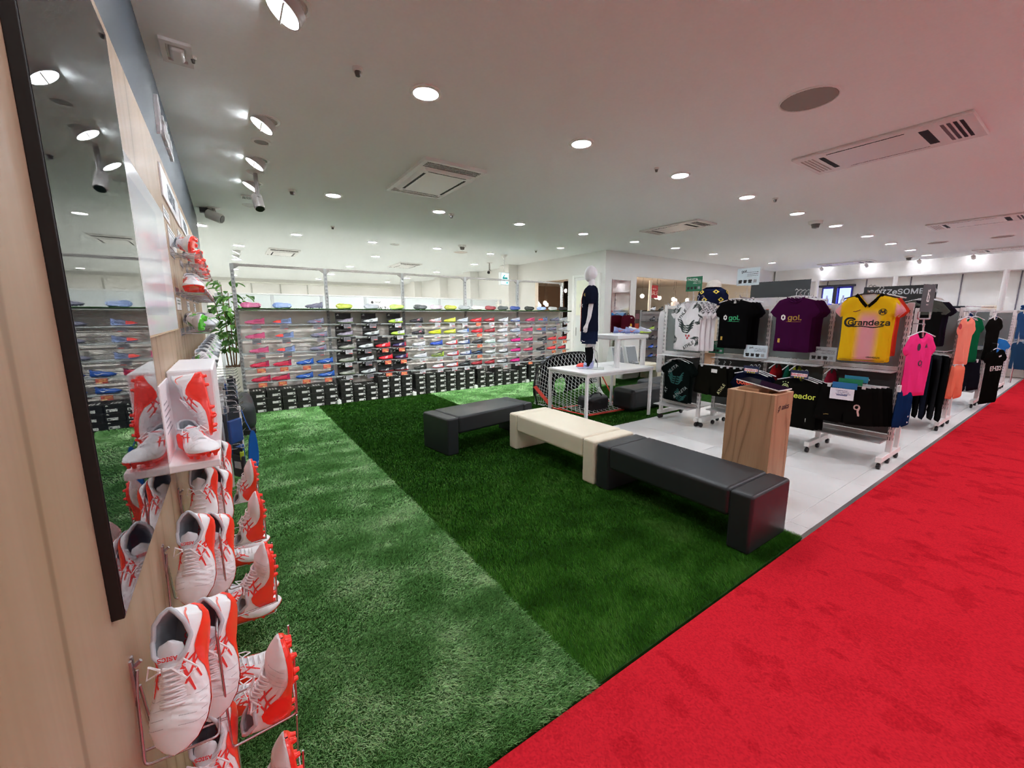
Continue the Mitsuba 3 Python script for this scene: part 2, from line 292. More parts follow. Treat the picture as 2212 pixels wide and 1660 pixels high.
# ------------------------------------------------------------------ lamps in the ceiling
ORD = ['first', 'second', 'third', 'fourth', 'fifth', 'sixth', 'seventh', 'eighth', 'ninth', 'tenth', 'eleventh', 'twelfth', 'thirteenth', 'fourteenth', 'fifteenth', 'sixteenth', 'seventeenth', 'eighteenth', 'nineteenth', 'twentieth'] + [f'{i}th' for i in range(21, 60)]
ROWN = {2.77: 'ceiling row above the benches', -.08: 'ceiling row above the red carpet', 5.6: 'ceiling row above the far turf', -2.9: 'ceiling row behind the camera', 8.6: 'first ceiling row of the hall behind', 10.6: 'second ceiling row of the hall', 13.2: 'third ceiling row of the hall', 16: 'fourth ceiling row of the hall', 18.4: 'last ceiling row of the hall'}
_cnt = {}
def downlight(x, y, power, r=.085, tilt=None, visible_ring=True, label='round downlight', group='round downlights'):
    if label == 'round downlight': _cnt[y] = _cnt.get(y, -1) + 1; label = f'round downlight, {ORD[_cnt[y]]} from the left in the {ROWN[y]}'
    k = thing('ceiling_downlight', label, 'ceiling light', group)
    z = CEIL
    part(k, 'trim_ring', lathe([(r, 0), (r + .018, 0), (r + .018, -.006), (r, -.008), (r, 0)], 24, (x, y, z)), 'paint', 'e8e8e6', .4)
    a = np.arange(20) * 2 * PI / 20; V = np.vstack([np.stack([np.cos(a), np.sin(a), 0 * a], 1) * r * .97, [[0, 0, 0]]]); F = np.stack([(np.arange(20) + 1) % 20, np.arange(20), np.full(20, 20)], 1)
    d = trimesh.Trimesh(V, F, process=False)
    R = np.eye(4)
    if tilt is not None:
        R = trimesh.transformations.rotation_matrix(math.radians(tilt), [0, 1, 0])
    R[:3, 3] = (x - (.03 if tilt else 0), y, z - (.012 if tilt is None else .05))
    d.apply_transform(R)
    e = [power * c for c in ((.93, 1.0, 1.06) if y < 8 else (.99, .99, .93))]
    part(k, 'lamp', d, 'paint', 'ffffff', .5, False, emitter={'type': 'area', 'radiance': {'type': 'rgb', 'value': e}})
    if tilt is not None:
        h = lathe([(r * 1.0, 0), (r * 1.05, 0), (r * 1.05, .05), (r * .8, .07), (0, .07)], 20); h.apply_transform(R)
        part(k, 'housing', h, 'paint', 'b8b8b4', .4)
        part(k, 'divider', box(-.004, .004, -r * .95, r * .95, -.012, -.002).apply_transform(R), 'paint', 'dcdcda', .4)
    return k
WL = 'tilting twin wall-wash lamp in the ceiling over the wooden wall'
for i, y in enumerate((-.3, 1.0, 2.40, 3.82, 4.78, 5.62)): downlight(.38, y, WASH, .08, 32, label=f'tilting twin wall-wash lamp over the wooden wall, {ORD[i]} from the camera', group='wall-wash lamps over the wooden wall')
for x in (1.22, 2.63, 4.05, 5.45, 6.9, 8.35, 9.9, 11.34, 12.8, 14.2):
    for y in (2.77, -.08): downlight(x, y, LAMP)
for x in (1.21, 2.61, 4.01, 5.42, 6.83, 8.19, 9.7, 11.2, 12.7):
    k = downlight(x, 5.6, LAMP * (1.25 if x < 6 else .55))
    if x < 6:   # these are adjustable: their beam is turned to the shoe wall
        for dx in (0,): scene[k + '_beam'] = {'type': 'spot', 'to_world': T().look_at(origin=[x, 5.6, CEIL - .03], target=[x - .1, 7.6, .95], up=[1, 0, 0]), 'cutoff_angle': 48, 'beam_width': 22, 'intensity': {'type': 'rgb', 'value': [BEAM * .98, BEAM, BEAM * .98]}}
for x in (1.22, 4.05, 6.9, 9.9, 12.8): downlight(x, -2.9, LAMP)
for x in (-.21, 1.18, 2.54, 3.94, 5.31): downlight(x, 8.6, LAMP_FAR)
downlight(6.11, 7.0, LAMP_FAR, .07, label='round downlight nearest the white staff door')
for y in (10.6, 13.2, 16, 18.4):
    for x in (-3, 0.35, 3.19, 6.0): downlight(x, y, LAMP_FAR * 1.15, .10)
for i, y in enumerate((11.45, 12.33, 14.2)): downlight(.34, y, LAMP_FAR, .07, 25, label=f'tilting spot lamp over the hall behind the plant, {ORD[i]} one', group='spot lamps over the hall')
# ------------------------------------------------------------------ benches, plinth, tables
def rotz(x, y, a, z=0): 
    M = trimesh.transformations.rotation_matrix(math.radians(a), [0, 0, 1]); M[:3, 3] = (x, y, z); return M
def bench(L, W, H, M, color, rough, label, leg=.145, seat=.19):
    """Local: length along x, width along y, a padded seat between two padded end slabs."""
    k = thing('bench', label, 'bench', 'padded benches on the turf')
    g = .004
    part(k, 'end_panel', rbox(0, leg, 0, W, 0.01, H, .022), color=color, rough=rough, xf=M)
    part(k, 'end_panel', rbox(L - leg, L, 0, W, 0.01, H, .022), color=color, rough=rough, xf=M)
    part(k, 'seat', rbox(leg + g - .006, L - leg - g + .006, 0.0, W, H - seat, H + .006, .03), color=color, rough=rough, xf=M)
    part(k, 'seam', cat(box(leg - .003, leg + .009, .012, W - .012, H - seat + .02, H - .012), box(L - leg - .009, L - leg + .003, .012, W - .012, H - seat + .02, H - .012)), color=tuple(int(c * .6) for c in bytes.fromhex(color)), rough=.6, xf=M)
    for x in (.04, leg - .04, L - leg + .04, L - .04):
        for y in (.05, W - .05): part(k, 'foot', cyl((x, y, 0.0), (x, y, .014), .015, 10), color='111111', rough=.6, xf=M)
    return k
Z90 = lambda x, y: rotz(x, y, 90)
bench(1.30, .52, .405, Z90(3.055, 1.085), '24272b', .38, 'long black padded bench nearest the red carpet')
bench(1.32, .53, .415, Z90(3.055, 2.40), 'e9e0c9', .45, 'cream white padded bench between the two black benches')
bench(1.28, .50, .42, rotz(1.80, 3.80, 8.4), '24272b', .38, 'black padded bench in the middle of the turf beside the cream bench end')
k = thing('pouf', 'black rounded padded pouf behind the display table leg', 'pouf')
part(k, 'seat', rbox(4.98, 5.86, 3.97, 4.40, .03, .37, .07, 32), color='202326', rough=.45)
for x in (5.1, 5.74):
    for y in (4.08, 4.30): part(k, 'foot', cyl((x, y, 0.012), (x, y, .05), .03, 12), color='111111')
k = thing('pouf', 'dark grey padded pouf behind the white clothes rack foot', 'pouf')
part(k, 'seat', rbox(5.95, 6.65, 4.2, 4.7, .03, .37, .06, 24), color='34383c', rough=.5)
for x in (6.05, 6.55): part(k, 'foot', cyl((x, 4.45, 0.012), (x, 4.45, .05), .03, 12), color='111111')
k = thing('ottoman', 'black round-topped ottoman in front of the plant pot', 'ottoman')
part(k, 'cushion', rbox(-.215, .19, 5.9, 6.9, .05, .44, .13, 32), color='303336', rough=.5)
part(k, 'base', box(-.20, .17, 5.92, 6.88, .012, .1, .02), color='141414', rough=.6)

# wooden plinth with a tilted tablet
k = thing('plinth', 'square oak plinth holding a tilted tablet behind the black bench', 'plinth')
px0, px1, py0, py1, ph = 3.42, 3.745, 1.385, 1.755, .887
t_ = .05
part(k, 'front_board', box(px0, px0 + .018, py0, py1, 0, ph, .002), 'wood_plinth')
part(k, 'back_board', box(px1 - .018, px1, py0, py1, 0, ph, .002), 'wood_plinth')
part(k, 'side_board', box(px0 + .018, px1 - .018, py0, py0 + .018, 0, ph, .002), 'wood_plinth')
part(k, 'side_board', box(px0 + .018, px1 - .018, py1 - .018, py1, 0, ph, .002), 'wood_plinth')
topP = Polygon([(px0 + .002, py0 + .002), (px1 - .002, py0 + .002), (px1 - .002, py1 - .002), (px0 + .002, py1 - .002)]).difference(Polygon([(px0 + .045, py0 + .045), (px1 - .045, py0 + .045), (px1 - .045, py1 - .045), (px0 + .045, py1 - .045)]))
part(k, 'top_rim', extrude(topP, .018, ph - .016), color='c89f7c', rough=.5, smooth=False)
part(k, 'inner_floor', box(px0 + .018, px1 - .018, py0 + .018, py1 - .018, ph - .05, ph - .04), color='4a3528', rough=.7)
part(k, 'stand', box(px0 + .06, px1 - .08, py0 + .15, py1 - .06, ph - .04, ph + .022, .003), color='b78b68', rough=.5)
# logo: a swirl with a tail, then the lettering, on the board facing the aisle
def spiral_mark(s):
    a = np.linspace(.2, 2 * PI + .9, 30); pts = [(s * (.55 * math.cos(q) * (1 - .03 * q)) + .35 * s, s * (.95 * math.sin(q) * (1 - .02 * q)) + s * .55) for q in a]
    return unary_union([LineString(pts).buffer(.13 * s), LineString([(-.1 * s, -.75 * s), (.15 * s, -.3 * s), (.62 * s, .1 * s), (.95 * s, 1.1 * s)]).buffer(.11 * s)])
def brand_mesh(h, depth=.002):
    m1 = extrude(affinity.skew(spiral_mark(h * .75), 18), depth); m2 = move(letters('ASICS'.lower(), h * 1.25, depth, True, False), trimesh.transformations.translation_matrix([h * 1.55, 0, 0]))
    m2.vertices[:, 0] += m2.vertices[:, 1] * .2
    m = cat(m1, m2); m.apply_translation([-m.bounds[1, 0] / 2, -h / 2, 0]); return m
part(k, 'logo', brand_mesh(.030, .0015), color='3a1d20', rough=.6, xf=frame((3.59, py0 - .0002, .775), (1, 0, 0), (0, 0, 1)))
tb = thing('tablet', 'white-edged tablet with a dark screen lying tilted on the oak plinth', 'tablet')
Mt = frame((px0 + .155, py0 + .165, ph + .055), (1, 0, -.02), (0, 1, .16))
part(tb, 'body', box(-.105, .125, -.17, .17, -.006, .004, .003), color='d9d5d2', rough=.35, xf=Mt)
part(tb, 'screen', box(-.099, .119, -.164, .164, .004, .0055), color='17131c', rough=.08, xf=Mt, label='dark glossy screen')

# white display table with the riser on it
def white_table(label, x0, x1, y0, y1, h, leg, top, apron, z=0.0, round_leg=False, color='e9eaea'):
    k = thing('display_table', label, 'table')
    part(k, 'tabletop', box(x0, x1, y0, y1, z + h - top, z + h, .004), color=color, rough=.3)
    part(k, 'apron', cat(box(x0 + .03, x1 - .03, y0 + .02, y0 + .04, z + h - top - apron, z + h - top), box(x0 + .03, x1 - .03, y1 - .04, y1 - .02, z + h - top - apron, z + h - top), box(x0 + .02, x0 + .04, y0 + .04, y1 - .04, z + h - top - apron, z + h - top), box(x1 - .04, x1 - .02, y0 + .04, y1 - .04, z + h - top - apron, z + h - top)), color=color, rough=.35)
    e = .012
    for x in (x0 + e, x1 - e - leg):
        for y in (y0 + e, y1 - e - leg):
            part(k, 'leg', (cyl((x + leg / 2, y + leg / 2, z), (x + leg / 2, y + leg / 2, z + h - top), leg / 2, 20) if round_leg else box(x, x + leg, y, y + leg, z, z + h - top, .003)), color=color, rough=.35)
    return k
white_table('white square-legged display table carrying the mannequin', 3.77, 5.15, 3.75, 4.56, .75, .038, .026, .037)
white_table('small white display riser standing on the display table beside the mannequin', 4.50, 5.18, 3.90, 4.48, .465, .078, .05, .02, .75, True)
# cream bench in front of the white wall, seen behind the display table
bench(1.7, .5, .40, rotz(6.55, 5.80, 0), 'e4dcc6', .45, 'cream padded bench behind the display table in front of the white wall', .14, .16)
# ------------------------------------------------------------------ football boots
class Last:
    """The shape of a boot: outer half-section P(t, s, side), t from heel to toe, s from the sole edge to the crest."""
    def __init__(s, L=.265, W=.048, ankle=.098, fore=.069, toe=.040, open_end=.40, mouth=.030):
        s.L, s.W = L, W
        tt = [0, .02, .07, .15, .28, .42, .55, .70, .82, .92, .975, 1]
        s.w = lambda t: W * np.interp(t, tt, [.0, .33, .58, .68, .70, .74, .88, 1.0, .93, .68, .36, 0])
        s.zt = lambda t: np.interp(t, [0, .04, .10, .20, .32, .40, .50, .62, .78, .90, 1], [ankle * .99, ankle, ankle * .94, ankle * .78, ankle * .80, ankle * .79, ankle * .70, fore * .86, toe * 1.45, toe * 1.12, toe * .80])
        s.rim = lambda t: mouth * np.interp(t, [0, .03, .10, .22, .32, open_end, 1], [0, .34, .78, 1.0, .80, 0, 0])
        s.zb = lambda t: .011 + .016 * np.clip((t - .68) / .32, 0, 1) ** 2 + .004 * np.clip((.08 - t) / .08, 0, 1)
        s.open_end = open_end
    def P(s, t, q, side, off=0.0):
        t = np.asarray(t, float); q = np.asarray(q, float); w, r, zb, zt = s.w(t), np.minimum(s.rim(t), s.w(t) * .92), s.zb(t), s.zt(t)
        f = np.cos(q * PI / 2) ** .75; b = 1 + .10 * np.sin(q * PI) * (t > .05)
        y = r + (w * b - r) * f * (.93 + .07 * np.clip(q * 5, 0, 1)); z = zb + (zt - zb) * np.sin(q * PI / 2) ** 1.15
        x = s.L * t - .016 * np.clip((.08 - t) / .08, 0, 1) * 0 - .012 * np.exp(-((t) / .05) ** 2) * np.clip((.35 - q), 0, 1)
        return np.stack([x + 0 * y, side * (y + off) + .004 * np.sin(t * PI) * 0, z + off * q], -1)
    def N(s, t, q, side):
        e = 1e-3; a = s.P(t + e, q, side) - s.P(t - e, q, side); b = s.P(t, q + e, side) - s.P(t, q - e, side); n = np.cross(a, b) * side * 1.0
        n = n / (np.linalg.norm(n, axis=-1, keepdims=True) + 1e-12)
        return n * np.where((n[..., 1] * side)[..., None] < 0, -1, 1)
def boot_upper(l, nt, ns, t0=0.0, t1=1.0, wrinkle=0.0):
    ms = []
    for side in (1, -1):
        tt = t0 + (t1 - t0) * (.5 - .5 * np.cos(np.linspace(0, PI, nt))) if (t0, t1) == (0., 1.) else np.linspace(t0, t1, nt)
        t, q = np.meshgrid(tt, np.linspace(0, 1, ns), indexing='ij')
        P = l.P(t, q, side)
        if wrinkle:
            P = P + l.N(np.clip(t, .01, .99), np.clip(q, .02, .97), side) * (wrinkle * np.exp(-((t - .70) / .12) ** 2) * np.clip(q * 3, 0, 1) * np.sin((t * 1.0 + q * .10) * 120))[..., None] + l.N(np.clip(t, .01, .99), np.clip(q, .02, .97), side) * (wrinkle * .5 * np.exp(-((t - .5) / .2) ** 2) * np.sin(q * 22 + t * 30))[..., None]
        i, j = np.meshgrid(np.arange(nt - 1), np.arange(ns - 1), indexing='ij'); k = np.stack([i * ns + j, (i + 1) * ns + j, (i + 1) * ns + j + 1, i * ns + j + 1], -1).reshape(-1, 4)
        if side > 0: k = k[:, ::-1]
        ms.append(trimesh.Trimesh(P.reshape(-1, 3), np.vstack([k[:, [0, 1, 2]], k[:, [0, 2, 3]]]), process=False))
    m = cat(*ms); m.merge_vertices(digits_vertex=5); return m
def boot_lining(l, nt, ns=4):
    V, F = [], []
    for side in (1, -1):
        tt = np.linspace(.004, l.open_end + .005, nt)
        t, q = np.meshgrid(tt, np.linspace(0, 1, ns), indexing='ij'); R = l.P(t, 0 * t + 1, side)
        y = np.abs(R[..., 1]) * (1 - q) + q * np.minimum(l.w(t) * .72, .03) + (-.0015) * (1 - q); z = R[..., 2] * (1 - q) + q * (l.zb(t) + .006) - .001 * 0
        P = np.stack([R[..., 0] + .004 * np.exp(-(t / .05) ** 2), side * y, z], -1); o = len(V)
        i, j = np.meshgrid(np.arange(nt - 1), np.arange(ns - 1), indexing='ij'); k = np.stack([i * ns + j, (i + 1) * ns + j, (i + 1) * ns + j + 1, i * ns + j + 1], -1).reshape(-1, 4) + o
        V += list(P.reshape(-1, 3)); F += list(k if side > 0 else k[:, ::-1])
    tt = np.linspace(.01, .75, nt); w = np.minimum(l.w(tt) * .72, .03); z = l.zb(tt) + .0065; o = len(V)
    V += list(np.stack([l.L * tt, w, z], 1)) + list(np.stack([l.L * tt, -w, z], 1)); F += [[o + i, o + nt + i, o + nt + i + 1, o + i + 1] for i in range(nt - 1)]
    F = np.array(F); return trimesh.Trimesh(np.array(V), np.vstack([F[:, [0, 1, 2]], F[:, [0, 2, 3]]]), process=False)
def boot_sole(l, nt, wrap, ns=3):
    """Plate under the boot; wrap = [(t, s height)] says how far it climbs the sides."""
    V, F = [], []
    tt = .5 - .5 * np.cos(np.linspace(0, PI, nt)); h = np.interp(tt, *zip(*wrap)); cols = ns + 3
    for side in (1, -1):
        o = len(V)
        for t, hh in zip(tt, h):
            b = l.P(t, 0, side, .0015); zlow = b[2] - .006
            V += [[b[0], 0, zlow], [b[0], b[1] * .9, zlow], [b[0], b[1], b[2] - .002]] + [list(l.P(t, hh * (j + 1) / ns, side, .0018)) for j in range(ns)]
        for i in range(nt - 1):
            for j in range(cols - 1):
                q = [o + i * cols + j, o + i * cols + j + 1, o + (i + 1) * cols + j + 1, o + (i + 1) * cols + j]; F.append(q if side > 0 else q[::-1])
    F = np.array(F); m = trimesh.Trimesh(np.array(V), np.vstack([F[:, [0, 1, 2]], F[:, [0, 2, 3]]]), process=False); m.fix_normals(); return m
STUDS = [(.06, .55), (.06, -.55), (.20, .62), (.20, -.62), (.56, .80), (.56, -.80), (.70, .84), (.70, -.84), (.85, .72), (.85, -.72), (.66, .1), (.93, 0)]
def boot_studs(l, n=8, h=.012, r=.0075):
    return cat(*[tube([(l.L * t, l.w(t) * f * .9, l.zb(t) - .004), (l.L * t, l.w(t) * f * .86, l.zb(t) - .006 - h)], [r, r * .62], n) for t, f in STUDS])
def boot_strip(l, pts, w, side=-1, off=.0013, n=8, round_=False):
    """A flat stroke lying on the boot's side; pts are (t, s), w one width or one per point."""
    pts = np.array(pts, float); u = np.linspace(0, 1, len(pts)); uu = np.linspace(0, 1, n); t, q = np.interp(uu, u, pts[:, 0]), np.interp(uu, u, pts[:, 1]); ww = np.interp(uu, u, np.broadcast_to(w, len(pts)))
    C = l.P(t, q, side); Nn = l.N(np.clip(t, .01, .99), np.clip(q, .02, .98), side); d = np.gradient(C, axis=0); d /= np.linalg.norm(d, axis=1, keepdims=True) + 1e-9; s = np.cross(Nn, d)
    a, b = C + s * ww[:, None] / 2 + Nn * off, C - s * ww[:, None] / 2 + Nn * off
    V = np.vstack([a, b]); i = np.arange(n - 1); return trimesh.Trimesh(V, np.vstack([np.stack([i, i + n, i + n + 1], 1), np.stack([i, i + n + 1, i + 1], 1)]), process=False)
def boot_laces(l, n=7, r=.0019, t0=.37, t1=.62, sides=6):
    ms = []
    for i in range(n):
        t = t0 + (t1 - t0) * i / (n - 1); hw = .025 * (1 - .2 * i / n)
        z = lambda tt, y: float(l.P(tt, np.clip(1 - abs(y) / (l.w(tt) * 1.1), .55, 1), 1)[2])
        for sg in ((1, -1) if i < n - 1 else (1,)):
            t2 = t + (.024 if i < n - 1 else .0); ms.append(tube([(l.L * (t + (t2 - t) * k), sg * hw * (1 - 2 * k), z(t + (t2 - t) * k, hw * (1 - 2 * k)) + .0055 + (.002 if sg > 0 else 0) + .003 * math.sin(PI * k)) for k in np.linspace(0, 1, 6)], r, sides))
    return cat(*ms)
def boot_tongue(l, t0=.22, t1=.60):
    return grid(14, 7, lambda u, v: np.stack([l.L * (t0 + (t1 - t0) * u), (v - .5) * .046 * np.sqrt(np.clip(1 - np.clip((.18 - u) / .18, 0, 1) ** 2.5, .02, 1)), np.interp(t0 + (t1 - t0) * u, [t0, .34, .42, t1], [l.zt(.3) + .014, l.zt(.36) + .007, l.zt(.42) + .0025, l.zt(t1) - .0005]) - .010 * (2 * v - 1) ** 2 * (1 - .2 * u)], -1))

def swoosh(l, side=-1): return boot_strip(l, [(.18, .50), (.26, .22), (.34, .20), (.46, .36), (.60, .62)], [.0015, .011, .013, .007, .001], side, n=14)
def three_bars(l, side=-1): return cat(*[boot_strip(l, [(.36 + .075 * i, .72 - .04 * i), (.43 + .075 * i, .16)], .0085, side, n=5) for i in range(3)])
def letter_n(l, side=-1): return cat(boot_strip(l, [(.34, .70), (.28, .22)], .008, side, n=4), boot_strip(l, [(.34, .70), (.42, .22)], .008, side, n=4), boot_strip(l, [(.48, .70), (.42, .22)], .008, side, n=4), boot_strip(l, [(.30, .45), (.46, .50)], .004, side, n=4))
def wave_mark(l, side=-1): return cat(boot_strip(l, [(.22, .30), (.36, .42), (.52, .50), (.64, .40)], [.004, .010, .008, .002], side, n=9), boot_strip(l, [(.44, .46), (.50, .22)], [.008, .003], side, n=4))
def cross_bars(l, side=-1):
    """Two long bars crossed by two short ones."""
    return cat(boot_strip(l, [(.15, .05), (.30, .45), (.46, .86)], [.0035, .005, .004], side, n=12), boot_strip(l, [(.15, .05), (.36, .40), (.54, .76)], [.0035, .005, .004], side, n=12),
               boot_strip(l, [(.25, .60), (.42, .52), (.52, .40)], [.003, .006, .003], side, n=9), boot_strip(l, [(.33, .80), (.48, .70), (.60, .60)], [.003, .006, .003], side, n=9))
MARKS = {'s': swoosh, '3': three_bars, 'n': letter_n, 'w': wave_mark, None: None}

LAST = Last()
_bp = {}
def bparts(key, fn):
    if key not in _bp: _bp[key] = fn()
    return _bp[key]
def boot(M, label, group, color, sole=None, toe=None, mark=None, mcol='f4f4f4', heel=None, lining='2c2c30', mir=False, studs=True, laces=None):
    """A boot of a few hundred triangles for the shelves."""
    k = thing('football_boot', label, 'football boot', group); l = LAST
    if toe: 
        part(k, 'upper', bparts('up_back', lambda: boot_upper(l, 9, 5, 0, .56)), color=color, rough=.42, smooth=60, xf=M)
        part(k, 'toe_box', bparts('up_toe', lambda: boot_upper(l, 9, 5, .56, 1)), color=toe, rough=.4, smooth=60, xf=M)
    else: part(k, 'upper', bparts('up', lambda: boot_upper(l, 16, 5)), color=color, rough=.42, smooth=60, xf=M)
    if heel: part(k, 'heel_counter', bparts('heel', lambda: cat(*[grid(6, 5, lambda u, v, s=s: l.P(.005 + u * .17, .05 + v * .80, s, .0012)) for s in (1, -1)])), color=heel, rough=.4, xf=M)
    part(k, 'lining', bparts('lin', lambda: boot_lining(l, 9)), color=lining, rough=.8, xf=M)
    part(k, 'sole_plate', bparts('sole', lambda: boot_sole(l, 14, [(0, .14), (.12, .18), (.38, .12), (.5, .06), (1, .10)], 2)), color=sole or color, rough=.35, xf=M)
    if studs: part(k, 'studs', bparts('studs', lambda: boot_studs(l, 5)), color=sole or color, rough=.4, xf=M, stuff=True)
    if mark: part(k, 'side_mark', bparts('m' + mark, lambda: cat(MARKS[mark](l, -1), MARKS[mark](l, 1))), color=mcol, rough=.4, xf=M)
    if laces: part(k, 'laces', bparts('lace', lambda: boot_laces(l, 5, .0022, sides=4)), color=laces, rough=.7, xf=M)
    part(k, 'pull_tab', bparts('tab', lambda: tube([(.004, 0, .080), (-.004, 0, .092), (.004, 0, .098), (.012, 0, .088)], .003, 4)), color=lining, rough=.7, xf=M)
    return k

# ------------------------------------------------------------------ the shoe wall across the turf
SY = 7.60     # uprights
def px2x(px, Y, py=760):
    """x of the world point at depth Y that stands at this column of the photograph."""
    d = (px - 1106) / FPX * np.array([math.cos(YAW), -math.sin(YAW), 0]) + (py - 830) / FPX * np.cross(FWD, [math.cos(YAW), -math.sin(YAW), 0]) + FWD
    return d[0] / d[1] * Y
sw = thing('shoe_wall', 'tall grey steel shelving frame of the shoe wall behind the turf', 'shelving')
POSTS = [.13, 1.43, 2.76, 4.08, 5.40, 6.72]
for i, x in enumerate(POSTS):
    c = 'f0f0ee' if i == 5 else 'b0b2b3'
    p_ = part(sw, 'upright', box(x - .025, x + .025, SY, SY + .05, .02, 2.27, .002), color=c, rough=.35)
    part(p_, 'slots', cat(*[box(x - .012 + .016 * j, x - .006 + .016 * j, SY - .0015, SY, .1 + .06 * q, .135 + .06 * q) for q in range(35) for j in (0, 1)]), color='3c3e40', rough=.6, smooth=False)
    part(sw, 'foot', box(x - .03, x + .03, 7.19, SY + .1, .012, .085, .004), color='f1f1ee', rough=.4)
for i in range(5):
    x0, x1 = POSTS[i], POSTS[i + 1]
    part(sw, 'top_rail', cat(box(x0 + .025, x1 - .025, SY + .005, SY + .04, 2.235, 2.272, .003), extrude(Polygon([(x0 + .025, 0), (x0 + .09, 0), (x0 + .025, -.05)]), .03).apply_transform(np.array([[1, 0, 0, 0], [0, 0, -1, SY + .04], [0, 1, 0, 2.237], [0, 0, 0, 1.]])), extrude(Polygon([(x1 - .025, 0), (x1 - .09, 0), (x1 - .025, -.05)]), .03).apply_transform(np.array([[1, 0, 0, 0], [0, 0, -1, SY + .04], [0, 1, 0, 2.237], [0, 0, 0, 1.]]))), color='a39e9b', rough=.4, smooth=False)
    part(sw, 'back_panel', box(x0 + .026, x1 - .026, SY + .012, SY + .026, .05, 1.57), color='e6e0d8', rough=.6)
    q = part(sw, 'top_shelf', box(x0, x1, 7.26, SY, 1.575, 1.592, .002), color='3a3f38', rough=.5)
    part(q, 'turf_cover', box(x0, x1, 7.25, SY - .002, 1.592, 1.604, .003), 'turf_backing', label='strip of dark green turf laid on the shelf')
    for z in (1.355, 1.137, .918, .699, .475):
        part(sw, 'shelf_bar', box(x0 + .006, x1 - .006, 7.292, 7.300, z - .014, z + .002, .001), color='9aa09f', rough=.25)
        for yb in (7.345, 7.395, 7.45, 7.52): part(sw, 'shelf_bar', cyl((x0 + .006, yb, z - .004), (x1 - .006, yb, z - .004), .004, 8), color='a9aeae', rough=.3)
        part(sw, 'bracket', cat(box(x0 + .027, x0 + .031, 7.32, SY, z - .035, z - .009), box(x1 - .031, x1 - .027, 7.32, SY, z - .035, z - .009)), color='8f9293', rough=.4)
ROWZ = [1.355, 1.137, .918, .699, .475]
a5 = lambda v: 430 + v / 4.485
a7 = lambda v: 690 + v / 7.545
a6 = lambda v: 820 + v / 5.027
